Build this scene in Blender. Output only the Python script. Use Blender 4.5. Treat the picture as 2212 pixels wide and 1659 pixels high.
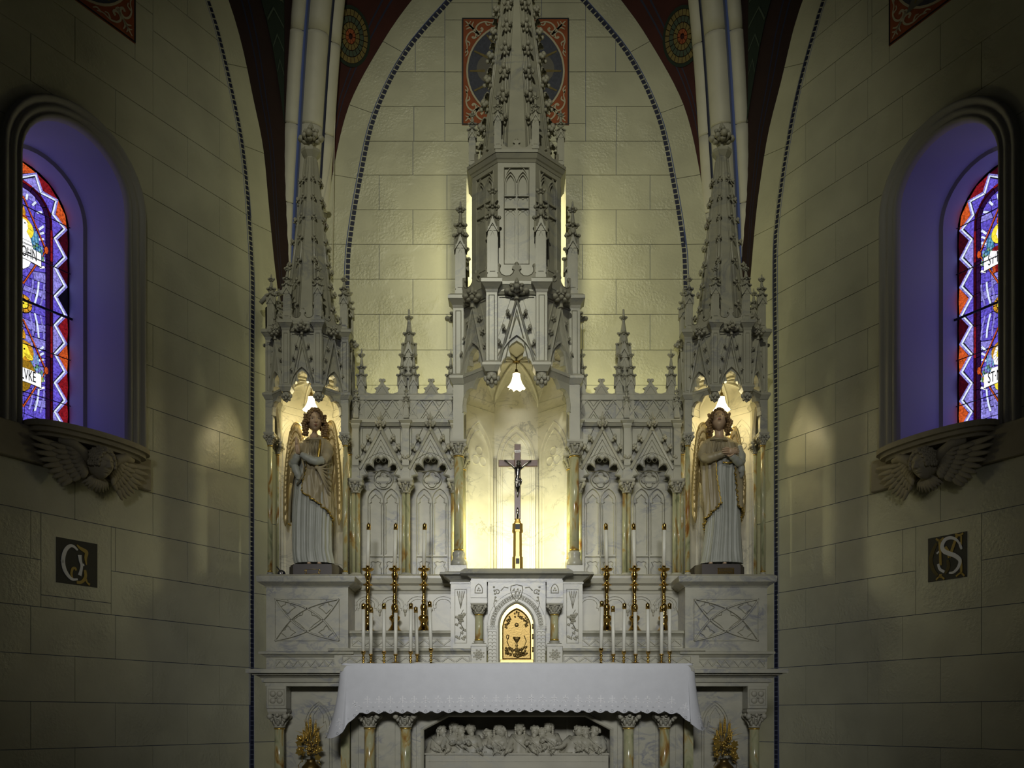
import bpy, math, random
from math import sin, cos, pi, sqrt, radians
from mathutils import Vector, Matrix
from mathutils.geometry import delaunay_2d_cdt
RND = random.Random(7)
# ---------------------------------------------------------------- camera model (photo frame 2212 x 1659)
F, CX, HY, CZ = 1970.0, 1106.0, 1553.0, 0.625
YW = 7.75                       # depth of the end wall
scene = bpy.context.scene
for o in list(bpy.data.objects): bpy.data.objects.remove(o)
COL = scene.collection
cam_d = bpy.data.cameras.new('camera'); cam = bpy.data.objects.new('camera', cam_d); COL.objects.link(cam)
cam.location = (0, 0, CZ); cam.rotation_euler = (pi/2, 0, 0)
cam_d.sensor_width = 36; cam_d.lens = F/2212*36; cam_d.shift_y = (HY-829.5)/2212; cam_d.clip_end = 100; cam_d.clip_start = .05
scene.camera = cam
scene.view_settings.view_transform = 'Standard'; scene.view_settings.look = 'None'
scene.view_settings.gamma = 1; scene.view_settings.use_curve_mapping = False
scene.view_settings.exposure = 0.0
scene.cycles.sample_clamp_indirect = 4.0
scene.cycles.max_bounces = 5; scene.cycles.diffuse_bounces = 3; scene.cycles.glossy_bounces = 3; scene.cycles.transmission_bounces = 2
w = bpy.data.worlds.new('world'); scene.world = w; w.use_nodes = True
w.node_tree.nodes['Background'].inputs[0].default_value = (.64, .68, .60, 1)
w.node_tree.nodes['Background'].inputs[1].default_value = 0.0082

def P(x, y, Y): return Vector(((x-CX)/F*Y, Y, CZ+(HY-y)/F*Y))
def PX(x, Y): return (x-CX)/F*Y
def PZ(y, Y): return CZ+(HY-y)/F*Y
XA = 0.034                      # axis of the altar

def light(name, kind, loc, energy, color, target=None, **kw):
    d = bpy.data.lights.new(name, kind); o = bpy.data.objects.new(name, d); COL.objects.link(o)
    o.location = loc; d.energy = energy; d.color = color
    for k, v in kw.items(): setattr(d, k, v)
    if target is not None:
        o.rotation_euler = (Vector(target)-Vector(loc)).to_track_quat('-Z', 'Y').to_euler()
    return o
# spotlights of the nave, high in front of the altar, and weak daylight from the nave
KEYC = (1.0, .985, .78)
light('nave_spotlight', 'SPOT', (-.45, -1.2, 7.3), 740, KEYC, target=(XA, 7.2, 4.4), spot_size=radians(43), spot_blend=.95, shadow_soft_size=.05)
light('nave_spotlight', 'SPOT', (1.3, -1.0, 7.3), 190, (1.0, .98, .80), target=(XA, 6.8, 1.6), spot_size=radians(23), spot_blend=.8, shadow_soft_size=.08)
light('nave_daylight', 'AREA', (-.3, -4.0, 3.5), 16, (.95, .95, .94), target=(XA, 7, 1.2), shape='RECTANGLE', size=2.0, size_y=.8, spread=radians(30))
# hidden strip lamps: two behind the niche columns, strips behind the reredos that wash the end wall
for sx in (-1, 1):
    light('niche_strip_lamp', 'AREA', (XA+sx*.398, 6.93, 1.98), 5.2, (1, .94, .52), target=(XA+sx*-.12, 7.40, 1.95), shape='RECTANGLE', size=.04, size_y=.5)
    light('wall_wash_lamp', 'AREA', (XA+sx*.82, 7.36, 2.80), 6.0, (1, .94, .46), target=(XA+sx*.82, 7.78, 3.10), shape='RECTANGLE', size=.9, size_y=.04)
    light('lantern_wash_lamp', 'AREA', (XA+sx*.325, 7.28, 4.45), 2.8, (1, .94, .55), target=(XA+sx*.50, 7.70, 4.45), shape='RECTANGLE', size=.04, size_y=1.0)

# ---------------------------------------------------------------- object helpers
WM = {}
def _mat(loc=(0, 0, 0), rz=0):
    return Matrix.Translation(Vector(loc)) @ Matrix.Rotation(rz, 4, 'Z')
def link(o, parent, M):
    COL.objects.link(o)
    M = M if M is not None else Matrix.Identity(4)
    WM[o.name] = M.copy()
    if parent is not None:
        o.parent = parent; o.matrix_basis = WM[parent.name].inverted() @ M
    else: o.matrix_basis = M
    return o
def tag(o, label=None, cat=None, group=None, kind=None):
    if label: o['label'] = label
    if cat: o['category'] = cat
    if group: o['group'] = group
    if kind: o['kind'] = kind
    return o
def thing(name, label, cat, loc=(0, 0, 0), rz=0, group=None):
    o = bpy.data.objects.new(name, None); o.empty_display_size = .05
    link(o, None, _mat(loc, rz)); return tag(o, label, cat, group)
def obj(name, mesh, parent=None, M=None, label=None):
    if isinstance(mesh, MB): mesh = mesh.mesh(name)
    o = bpy.data.objects.new(name, mesh); link(o, parent, M)
    if label: o['label'] = label
    return o

class Fr:                       # a local frame: a along u, b along v, c along n
    def __init__(s, o=(0, 0, 0), u=(1, 0, 0), v=(0, 0, 1), n=(0, -1, 0)):
        s.o, s.u, s.v, s.n = map(Vector, (o, u, v, n))
    def __call__(s, a, b, c=0): return s.o+a*s.u+b*s.v+c*s.n
    def at(s, a, b, c=0): return Fr(s(a, b, c), s.u, s.v, s.n)
FX = Fr()
def frmat(fr):
    M = Matrix.Identity(4)
    for i, c in enumerate((fr.u, -fr.n, fr.v, fr.o)):
        for j in range(3): M[j][i] = c[j]
    return M

class MB:
    def __init__(s): s.v = []; s.f = []; s.m = []; s.sm = []; s.mats = []; s.cur = 0; s.smooth = False; s.uv = None
    def mat(s, m):
        if m not in s.mats: s.mats.append(m)
        s.cur = s.mats.index(m); return s
    def add(s, vs, fs, smooth=None):
        k = len(s.v); s.v.extend([tuple(v) for v in vs])
        for f in fs: s.f.append(tuple(i+k for i in f)); s.m.append(s.cur); s.sm.append(s.smooth if smooth is None else smooth)
        return s
    def mesh(s, name):
        me = bpy.data.meshes.new(name); me.from_pydata(s.v, [], s.f); 
        for m in s.mats: me.materials.append(m)
        me.polygons.foreach_set('material_index', s.m); me.polygons.foreach_set('use_smooth', s.sm)
        me.update(); return me
    def box(s, x0, x1, y0, y1, z0, z1, fr=None):
        vs = [(x, y, z) for z in (z0, z1) for y in (y0, y1) for x in (x0, x1)]
        if fr: vs = [fr(x, z, -y) for x, y, z in vs]
        return s.add(vs, [(0, 2, 3, 1), (4, 5, 7, 6), (0, 1, 5, 4), (2, 6, 7, 3), (0, 4, 6, 2), (1, 3, 7, 5)], False)
    def frustum(s, x0, x1, y0, y1, z0, z1, i, fr=None, j=None):   # box narrower at the top by i (x) and j (y) on each side
        j = i if j is None else j
        vs = [(x, y, z0) for y in (y0, y1) for x in (x0, x1)]+[(x, y, z1) for y in (y0+j, y1-j) for x in (x0+i, x1-i)]
        if fr: vs = [fr(x, z, -y) for x, y, z in vs]
        return s.add(vs, [(0, 2, 3, 1), (4, 5, 7, 6), (0, 1, 5, 4), (2, 6, 7, 3), (0, 4, 6, 2), (1, 3, 7, 5)], False)
    def bbox(s, a0, a1, b0, b1, c0, c1, fr=FX, bev=.004):         # slab in a frame with bevelled front edges (c1 = front)
        k = min(bev, (a1-a0)*.3, (b1-b0)*.3)
        vs = [fr(a, b, c0) for b in (b0, b1) for a in (a0, a1)]+[fr(a, b, c1-k) for b in (b0, b1) for a in (a0, a1)]+\
             [fr(a, b, c1) for b in (b0+k, b1-k) for a in (a0+k, a1-k)]
        q = [(0, 1, 5, 4), (1, 3, 7, 5), (3, 2, 6, 7), (2, 0, 4, 6), (4, 5, 9, 8), (5, 7, 11, 9), (7, 6, 10, 11), (6, 4, 8, 10), (8, 9, 11, 10), (0, 2, 3, 1)]
        return s.add(vs, q, False)
    def plate(s, loops, c0, c1, fr=FX, bev=0, back=False):        # region by even-odd of loops, extruded c0..c1 (front c1)
        loops = [l for l in loops if len(l) > 2]
        pts = []; edges = []
        for l in loops:
            k = len(pts); n = len(l); pts += [Vector((p[0], p[1])) for p in l]; edges += [(k+i, k+(i+1) % n) for i in range(n)]
        V, E, T, *_ = delaunay_2d_cdt(pts, edges, [], 0, 1e-6)
        def inside(x, y):
            c = False
            for l in loops:
                j = len(l)-1
                for i in range(len(l)):
                    (xi, yi), (xj, yj) = l[i][:2], l[j][:2]
                    if (yi > y) != (yj > y) and x < (xj-xi)*(y-yi)/(yj-yi)+xi: c = not c
                    j = i
            return c
        T = [t for t in T if inside(sum(V[i].x for i in t)/3, sum(V[i].y for i in t)/3)]
        ec = {}
        for t in T:
            for i in range(3):
                a, b = t[i], t[(i+1) % 3]; key = (min(a, b), max(a, b)); ec.setdefault(key, []).append((a, b))
        n = len(V); vs = [fr(p.x, p.y, c1) for p in V]+[fr(p.x, p.y, c0) for p in V]
        fs = [tuple(t) for t in T]
        if back: fs += [(t[2]+n, t[1]+n, t[0]+n) for t in T]
        for k, l in ec.items():
            if len(l) == 1: a, b = l[0]; fs.append((a, a+n, b+n, b))
        return s.add(vs, fs, False)
    def sweep(s, path, prof, fr=FX, closed=False, caps=True, smooth=False):
        # path: 2D points in the frame plane; prof: (offset to the left of travel, height along n)
        n = len(path); m = len(prof); rows = []
        for i in range(n):
            p = Vector(path[i][:2])
            a = Vector(path[i-1][:2]) if (i > 0 or closed) else None
            b = Vector(path[(i+1) % n][:2]) if (i < n-1 or closed) else None
            d1 = (p-a).normalized() if a is not None else None; d2 = (b-p).normalized() if b is not None else None
            if d1 is None: d1 = d2
            if d2 is None: d2 = d1
            n1 = Vector((-d1.y, d1.x)); n2 = Vector((-d2.y, d2.x)); mm = n1+n2
            if mm.length < 1e-6: mm = n1
            mm.normalize(); k = 1/max(.35, mm.dot(n1))
            rows.append([fr(p.x+mm.x*o*k, p.y+mm.y*o*k, h) for o, h in prof])
        vs = [v for r in rows for v in r]; fs = []
        for i in range(n if closed else n-1):
            for j in range(m-1):
                a = i*m+j; b = ((i+1) % n)*m+j
                fs.append((a, b, b+1, a+1))
        if caps and not closed: fs.append(tuple(range(m))); fs.append(tuple((n-1)*m+j for j in reversed(range(m))))
        return s.add(vs, fs, smooth)
    def ring(s, poly, prof, z0=0, closed=True):                   # horizontal moulding: prof (out, z), poly CCW from above in XY
        fr = Fr((0, 0, z0), (1, 0, 0), (0, 1, 0), (0, 0, 1))
        return s.sweep(poly, [(-o, z) for o, z in prof], fr, closed)
    def lathe(s, c, prof, seg=12, fr=None, smooth=True, phase=0, sx=1, sy=1):
        vs = []; m = len(prof); c = Vector(c)
        for i in range(seg):
            t = 2*pi*i/seg+phase
            for r, z in prof:
                q = (r*cos(t)*sx, r*sin(t)*sy, z)
                vs.append(c+Vector(q) if fr is None else c+fr.u*q[0]-fr.n*q[1]+fr.v*q[2])
        fs = [(i*m+j, ((i+1) % seg)*m+j, ((i+1) % seg)*m+j+1, i*m+j+1) for i in range(seg) for j in range(m-1)]
        s.add(vs, fs, smooth)
        k = [len(s.v)-seg*m+i*m for i in range(seg)]
        if prof[0][0] > 1e-5: s.f.append(tuple(reversed(k))); s.m.append(s.cur); s.sm.append(False)
        if prof[-1][0] > 1e-5: s.f.append(tuple(x+m-1 for x in k)); s.m.append(s.cur); s.sm.append(False)
        return s
    def tube(s, pts, r, seg=6, smooth=True, flat=1.0, up=None):
        pts = [Vector(p) for p in pts]; n = len(pts); rs = r if hasattr(r, '__len__') else [r]*n
        ref = Vector(up) if up else Vector((0, 0, 1)); vs = []
        for i in range(n):
            d = (pts[min(i+1, n-1)]-pts[max(i-1, 0)]).normalized()
            rr = ref if abs(d.dot(ref)) < .95 else Vector((1, 0, 0))
            a = d.cross(rr).normalized(); b = a.cross(d)
            for j in range(seg):
                t = 2*pi*j/seg; vs.append(pts[i]+a*cos(t)*rs[i]+b*sin(t)*rs[i]*flat)
        fs = [(i*seg+j, i*seg+(j+1) % seg, (i+1)*seg+(j+1) % seg, (i+1)*seg+j) for i in range(n-1) for j in range(seg)]
        fs += [tuple(reversed(range(seg))), tuple((n-1)*seg+j for j in range(seg))]
        return s.add(vs, fs, smooth)
    def ball(s, c, r, seg=7, rings=4, M=None, smooth=True):
        r = Vector(r) if hasattr(r, '__len__') else Vector((r, r, r)); c = Vector(c)
        vs = [Vector((0, 0, r.z))]
        for i in range(1, rings):
            t = pi*i/rings
            for j in range(seg): p = 2*pi*j/seg; vs.append(Vector((r.x*sin(t)*cos(p), r.y*sin(t)*sin(p), r.z*cos(t))))
        vs.append(Vector((0, 0, -r.z)))
        if M is not None: vs = [M @ v for v in vs]
        vs = [v+c for v in vs]; L = len(vs)-1
        fs = [(0, 1+j, 1+(j+1) % seg) for j in range(seg)]
        fs += [(1+i*seg+j, 1+(i+1)*seg+j, 1+(i+1)*seg+(j+1) % seg, 1+i*seg+(j+1) % seg) for i in range(rings-2) for j in range(seg)]
        fs += [(L, 1+(rings-2)*seg+(j+1) % seg, 1+(rings-2)*seg+j) for j in range(seg)]
        return s.add(vs, fs, smooth)
    def merge(s, other, M=None):
        k = len(s.v)
        s.v.extend([tuple(M @ Vector(v)) if M is not None else v for v in other.v])
        mp = [s.mats.index(m) if m in s.mats else (s.mats.append(m) or len(s.mats)-1) for m in other.mats]
        for f, mi, sm in zip(other.f, other.m, other.sm):
            s.f.append(tuple(i+k for i in f)); s.m.append(mp[mi] if mp else s.cur); s.sm.append(sm)
        return s
    def grid(s, rows, closed=False, smooth=True, flip=False):
        n = len(rows); m = len(rows[0]); vs = [v for r in rows for v in r]; fs = []
        for i in range(n-1):
            for j in range(m if closed else m-1):
                q = (i*m+j, i*m+(j+1) % m, (i+1)*m+(j+1) % m, (i+1)*m+j)
                fs.append(q[::-1] if flip else q)
        return s.add(vs, fs, smooth)

def arc(cx, cy, r, a0, a1, n=8, ry=None):
    ry = r if ry is None else ry
    return [(cx+r*cos(radians(a0+(a1-a0)*i/n)), cy+ry*sin(radians(a0+(a1-a0)*i/n))) for i in range(n+1)]
def pointed(w, spring, apex, n=7, cx=0):       # pointed arch curve, left foot to right foot
    h = apex-spring; R = (h*h+w*w/4)/w; R = max(R, w/2+1e-6)
    a1 = math.degrees(math.atan2(h, R-w/2)) if R > w/2+1e-4 else 90
    L = [(cx-w/2+R-R*cos(radians(a1*i/n)), spring+R*sin(radians(a1*i/n))) for i in range(n+1)]
    return L+[(2*cx-x, y) for x, y in reversed(L[:-1])]
def mir(l): return [(-x, y) for x, y in reversed(l)]
def clip(poly, cp):                            # Sutherland-Hodgman, cp convex CCW
    out = list(poly)
    for i in range(len(cp)):
        a, b = cp[i], cp[(i+1) % len(cp)]; src = out; out = []
        if not src: break
        def side(p): return (b[0]-a[0])*(p[1]-a[1])-(b[1]-a[1])*(p[0]-a[0])
        for j in range(len(src)):
            p, q = src[j-1], src[j]; sp, sq = side(p), side(q)
            if sp*sq < 0:
                t = sp/(sp-sq); out.append((p[0]+(q[0]-p[0])*t, p[1]+(q[1]-p[1])*t))
            if sq >= 0: out.append(q)
    return out
def area(l): return sum(l[i-1][0]*l[i][1]-l[i][0]*l[i-1][1] for i in range(len(l)))/2
def inset(l, d):
    if area(l) < 0: l = l[::-1]
    n = len(l); out = []
    l = [p for i, p in enumerate(l) if (Vector(p)-Vector(l[i-1])).length > 1e-4]; n = len(l)
    for i in range(n):
        p = Vector(l[i]); d1 = (p-Vector(l[i-1])).normalized(); d2 = (Vector(l[(i+1) % n])-p).normalized()
        n1 = Vector((-d1.y, d1.x)); n2 = Vector((-d2.y, d2.x)); m = (n1+n2)
        if m.length < 1e-6: m = n1
        m.normalize(); q = p+m*d/max(.5, m.dot(n1)); out.append((q.x, q.y))
    return out

# ---------------------------------------------------------------- materials
def nm(name):
    m = bpy.data.materials.new(name); m.use_nodes = True; nt = m.node_tree
    return m, nt, nt.nodes['Principled BSDF']
def simple(name, col, rough=.6, metal=0, bump=0, bscale=60, var=0, vscale=8, spec=None, dist=.002):
    m, nt, b = nm(name); N = nt.nodes; L = nt.links
    b.inputs['Base Color'].default_value = (*col, 1); b.inputs['Roughness'].default_value = rough; b.inputs['Metallic'].default_value = metal
    if spec is not None: b.inputs['Specular IOR Level'].default_value = spec
    if bump or var: g = N.new('ShaderNodeNewGeometry')
    if var:
        t = N.new('ShaderNodeTexNoise'); t.inputs['Scale'].default_value = vscale; t.inputs['Detail'].default_value = 4; L.new(g.outputs['Position'], t.inputs['Vector'])
        r = N.new('ShaderNodeValToRGB'); r.color_ramp.elements[0].position = .3; r.color_ramp.elements[1].position = .7
        r.color_ramp.elements[0].color = (*[c*(1-var) for c in col], 1); r.color_ramp.elements[1].color = (*[min(1, c*(1+var*.6)) for c in col], 1)
        L.new(t.outputs['Fac'], r.inputs['Fac']); L.new(r.outputs['Color'], b.inputs['Base Color'])
    if bump:
        t = N.new('ShaderNodeTexNoise'); t.inputs['Scale'].default_value = bscale; t.inputs['Detail'].default_value = 3; L.new(g.outputs['Position'], t.inputs['Vector'])
        bp = N.new('ShaderNodeBump'); bp.inputs['Strength'].default_value = bump; bp.inputs['Distance'].default_value = dist
        L.new(t.outputs['Fac'], bp.inputs['Height']); L.new(bp.outputs['Normal'], b.inputs['Normal'])
    return m
def marble(name, base, vein, rough=.32, scale=1.0, width=.06, amount=.75):
    m, nt, b = nm(name); N = nt.nodes; L = nt.links
    g = N.new('ShaderNodeNewGeometry')
    mp = N.new('ShaderNodeMapping'); mp.inputs['Rotation'].default_value = (.3, .7, .4); mp.inputs['Scale'].default_value = (scale, scale, scale*1.6); L.new(g.outputs['Position'], mp.inputs['Vector'])
    n1 = N.new('ShaderNodeTexNoise'); n1.inputs['Scale'].default_value = 2.6; n1.inputs['Detail'].default_value = 7; n1.inputs['Roughness'].default_value = .62; n1.inputs['Distortion'].default_value = 1.2
    L.new(mp.outputs['Vector'], n1.inputs['Vector'])
    s1 = N.new('ShaderNodeMath'); s1.operation = 'SUBTRACT'; s1.inputs[1].default_value = .5; L.new(n1.outputs['Fac'], s1.inputs[0])
    a1 = N.new('ShaderNodeMath'); a1.operation = 'ABSOLUTE'; L.new(s1.outputs[0], a1.inputs[0])
    r = N.new('ShaderNodeValToRGB'); e = r.color_ramp.elements; e[0].position = 0; e[0].color = (1, 1, 1, 1); e[1].position = width; e[1].color = (0, 0, 0, 1)
    L.new(a1.outputs[0], r.inputs['Fac'])
    n2 = N.new('ShaderNodeTexNoise'); n2.inputs['Scale'].default_value = 2.2; n2.inputs['Detail'].default_value = 3; L.new(mp.outputs['Vector'], n2.inputs['Vector'])
    r2 = N.new('ShaderNodeValToRGB'); r2.color_ramp.elements[0].position = .42; r2.color_ramp.elements[1].position = .66; L.new(n2.outputs['Fac'], r2.inputs['Fac'])
    mu = N.new('ShaderNodeMath'); mu.operation = 'MULTIPLY'; L.new(r.outputs['Color'], mu.inputs[0]); L.new(r2.outputs['Color'], mu.inputs[1])
    mu2 = N.new('ShaderNodeMath'); mu2.operation = 'MULTIPLY'; mu2.inputs[1].default_value = amount; L.new(mu.outputs[0], mu2.inputs[0])
    n3 = N.new('ShaderNodeTexNoise'); n3.inputs['Scale'].default_value = 5; n3.inputs['Detail'].default_value = 5; L.new(mp.outputs['Vector'], n3.inputs['Vector'])
    r3 = N.new('ShaderNodeValToRGB'); r3.color_ramp.elements[0].position = .3; r3.color_ramp.elements[1].position = .7
    r3.color_ramp.elements[0].color = (*[c*.86 for c in base], 1); r3.color_ramp.elements[1].color = (*base, 1); L.new(n3.outputs['Fac'], r3.inputs['Fac'])
    mx = N.new('ShaderNodeMix'); mx.data_type = 'RGBA'; mx.inputs['B'].default_value = (*vein, 1)
    L.new(mu2.outputs[0], mx.inputs['Factor']); L.new(r3.outputs['Color'], mx.inputs['A']); L.new(mx.outputs['Result'], b.inputs['Base Color'])
    b.inputs['Roughness'].default_value = rough
    return m
def onyx(name):
    m, nt, b = nm(name); N = nt.nodes; L = nt.links
    g = N.new('ShaderNodeNewGeometry'); mp = N.new('ShaderNodeMapping'); mp.inputs['Scale'].default_value = (9, 9, 3.2); L.new(g.outputs['Position'], mp.inputs['Vector'])
    n = N.new('ShaderNodeTexNoise'); n.inputs['Scale'].default_value = 1.5; n.inputs['Detail'].default_value = 5; n.inputs['Distortion'].default_value = 1.3; L.new(mp.outputs['Vector'], n.inputs['Vector'])
    r = N.new('ShaderNodeValToRGB'); cr = r.color_ramp
    cr.elements[0].position = .30; cr.elements[0].color = (.23, .25, .13, 1); cr.elements[1].position = .72; cr.elements[1].color = (.25, .10, .02, 1)
    for p, c in ((.42, (.42, .42, .24, 1)), (.52, (.47, .45, .27, 1)), (.60, (.44, .33, .12, 1))):
        e = cr.elements.new(p); e.color = c
    L.new(n.outputs['Fac'], r.inputs['Fac']); L.new(r.outputs['Color'], b.inputs['Base Color']); b.inputs['Roughness'].default_value = .18
    return m
def emis(name, col, st):
    m, nt, b = nm(name); b.inputs['Base Color'].default_value = (*[c*.5 for c in col], 1)
    b.inputs['Emission Color'].default_value = (*col, 1); b.inputs['Emission Strength'].default_value = st; b.inputs['Roughness'].default_value = .3
    return m
def glassm(name, col, st=1.0, dark=.45, sc=60):           # back-lit stained glass with streaks of its own
    m, nt, b = nm(name); N = nt.nodes; L = nt.links
    g = N.new('ShaderNodeNewGeometry'); t = N.new('ShaderNodeTexNoise'); t.inputs['Scale'].default_value = sc; t.inputs['Detail'].default_value = 3
    L.new(g.outputs['Position'], t.inputs['Vector'])
    r = N.new('ShaderNodeValToRGB'); r.color_ramp.elements[0].position = .3; r.color_ramp.elements[1].position = .7
    r.color_ramp.elements[0].color = (*[c*dark for c in col], 1); r.color_ramp.elements[1].color = (*col, 1)
    L.new(t.outputs['Fac'], r.inputs['Fac']); L.new(r.outputs['Color'], b.inputs['Emission Color']); b.inputs['Emission Strength'].default_value = st
    b.inputs['Base Color'].default_value = (.01, .01, .015, 1); b.inputs['Roughness'].default_value = .2
    return m
M_marble = marble('white_veined_marble', (.475, .46, .36), (.19, .20, .24))
M_marble2 = marble('bold_veined_marble', (.475, .46, .36), (.17, .185, .24), width=.07, amount=.8, scale=2.0)
M_carve = marble('carved_marble', (.45, .43, .335), (.28, .31, .33), rough=.5, amount=.3)
M_niche = marble('cream_niche_marble', (.74, .71, .58), (.24, .24, .22), rough=.28, scale=1.3, width=.03, amount=.8)
M_onyx = onyx('green_onyx')
def wallmat():
    m = simple('painted_stone', (.60, .59, .435), .36, var=.12, vscale=3, bump=.9, bscale=48, dist=.007); nt = m.node_tree; N = nt.nodes; L = nt.links
    bp = [n for n in N if n.type == 'BUMP'][0]; g = [n for n in N if n.type == 'NEW_GEOMETRY'][0]; src = bp.inputs['Height'].links[0].from_socket
    t = N.new('ShaderNodeTexNoise'); t.inputs['Scale'].default_value = 3.2; t.inputs['Detail'].default_value = 3; L.new(g.outputs['Position'], t.inputs['Vector'])
    r = N.new('ShaderNodeValToRGB'); r.color_ramp.elements[0].position = .46; r.color_ramp.elements[1].position = .64; r.color_ramp.elements[0].color = (.12, .12, .12, 1); L.new(t.outputs['Fac'], r.inputs['Fac'])
    mu = N.new('ShaderNodeMath'); mu.operation = 'MULTIPLY'; L.new(src, mu.inputs[0]); L.new(r.outputs['Color'], mu.inputs[1]); L.new(mu.outputs[0], bp.inputs['Height'])
    return m
M_mortar = simple('blue_grey_joint', (.13, .15, .24), .9)
M_wall = wallmat()
M_rib = simple('pale_rib_stone', (.66, .64, .54), .6, bump=.2, bscale=90, var=.06)
M_blue = simple('blue_paint', (.08, .13, .42), .6)
M_navy = simple('navy_paint', (.012, .016, .05), .6)
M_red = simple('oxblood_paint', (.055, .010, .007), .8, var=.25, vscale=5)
M_red2 = simple('shaded_oxblood_paint', (.022, .007, .005), .8, var=.2, vscale=5)  # same oxblood, darkened: shade of the side webs put into the colour
M_dgreen = simple('dark_green_paint', (.012, .024, .015), .8)
M_sage = simple('sage_paint', (.06, .085, .06), .8)
M_ochre = simple('ochre_paint', (.19, .145, .045), .7, var=.2, vscale=30)
M_rust = simple('rust_red_paint', (.34, .085, .025), .75, var=.2, vscale=12)
M_cream = simple('cream_paint', (.56, .50, .36), .7)
M_black = simple('black_paint', (.012, .012, .014), .5)
M_brass = simple('polished_brass', (.72, .47, .13), .16, 1.0)
M_bronze = simple('aged_bronze', (.24, .165, .055), .38, .9, bump=.6, bscale=120)
M_gilt = simple('gilt_paint', (.62, .43, .10), .32, .75, bump=.25, bscale=150)
M_dmetal = simple('dark_silver', (.34, .32, .30), .22, 1.0)
M_wax = simple('white_wax', (.80, .79, .68), .38)
M_cloth = simple('white_linen', (.72, .73, .76), .9, bump=.35, bscale=500, var=.03, vscale=20)
M_thread = simple('white_embroidery', (.92, .92, .93), .8)
M_sill = simple('brown_stone', (.36, .32, .23), .75, bump=.25, bscale=60, var=.12)
M_frame = simple('grey_painted_moulding', (.42, .41, .38), .6, bump=.1, bscale=40)
M_reveal = simple('blue_lit_plaster_reveal', (.36, .36, .60), .6)  # plaster with the blue light of the glass mixed into its base colour
M_robe = simple('pale_blue_grey_robe', (.40, .41, .36), .45, var=.08, vscale=15)
M_mantle = simple('olive_tan_mantle', (.38, .32, .20), .42, var=.10, vscale=15)
M_skin = simple('painted_flesh', (.62, .44, .29), .38)
M_hair = simple('brown_painted_hair', (.25, .155, .07), .38, bump=.4, bscale=140)
M_wing = simple('gilded_feathers', (.52, .40, .18), .36, .35, bump=.25, bscale=120)
M_plinth = simple('dark_plinth_paint', (.055, .042, .035), .4)
M_lead = simple('black_lead', (.006, .006, .007), .5)
M_wood = simple('red_brown_wood', (.15, .07, .05), .33)
M_shade = emis('lit_frosted_glass', (1, .87, .48), 12)
M_shade2 = emis('lit_opal_glass', (1, .86, .52), 3)
M_iron = simple('black_iron', (.02, .02, .022), .5)
M_dark = simple('dark_void', (.01, .008, .006), .9)
# ================================================================ THE ROOM
def struct(o, label=None): o['kind'] = 'structure'; (label and o.__setitem__('label', label)); return o
def crv(pts, n=6):              # Catmull-Rom through points
    out = []
    for i in range(len(pts)-1):
        p0 = pts[max(i-1, 0)]; p1 = pts[i]; p2 = pts[i+1]; p3 = pts[min(i+2, len(pts)-1)]
        for k in range(n):
            t = k/n
            out.append(tuple(.5*((2*b)+(c-a)*t+(2*a-5*b+4*c-d)*t*t+(-a+3*b-3*c+d)*t**3) for a, b, c, d in zip(p0, p1, p2, p3)))
    return out+[tuple(pts[-1])]
def at_z(c, z):                 # a-coordinate of a curve at height z (curve rising)
    for p, q in zip(c, c[1:]):
        if (p[1]-z)*(q[1]-z) <= 0 and abs(p[1]-q[1]) > 1e-9: return p[0]+(q[0]-p[0])*(z-p[1])/(q[1]-p[1])
    return c[-1][0] if z > c[-1][1] else c[0][0]

CL = Vector((PX(655, YW), YW, 0)); CR = Vector((PX(1576, YW), YW, 0))
thL = math.atan((2290-CX)/F); thR = math.atan((CX+10)/F)
FE = Fr((0, YW, 0))                                                   # end wall: a = X, b = Z
FLw = Fr(CL, (sin(thL), cos(thL), 0), (0, 0, 1), (cos(thL), -sin(thL), 0))     # left: a = -t
FRw = Fr(CR, (sin(thR), -cos(thR), 0), (0, 0, 1), (-cos(thR), -sin(thR), 0))   # right: a = +t

def build_wall(name, fr, blocks, back, holes=(), label=None):
    mb = MB().mat(M_mortar); mb.plate([back]+list(holes), -.05, -.006, fr)
    wobj = struct(obj(name, mb), label)
    for poly in blocks:
        p = inset(poly, .0022)
        if abs(area(p)) < .0006 or area(inset(poly, .01)) < 0: continue
        loops = [p]
        for h in holes:
            c = clip(h if area(h) > 0 else h[::-1], p) if True else None
            if c and abs(area(c)) > abs(area(p))*.995: loops = None; break
            if c and abs(area(c)) > 1e-5: loops.append(c)
        if not loops: continue
        m = MB().mat(M_wall); m.plate(loops, -.03, RND.uniform(-.0006, .0006), fr)
        if m.f: obj('stone_block', m, wobj)
    return wobj

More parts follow.
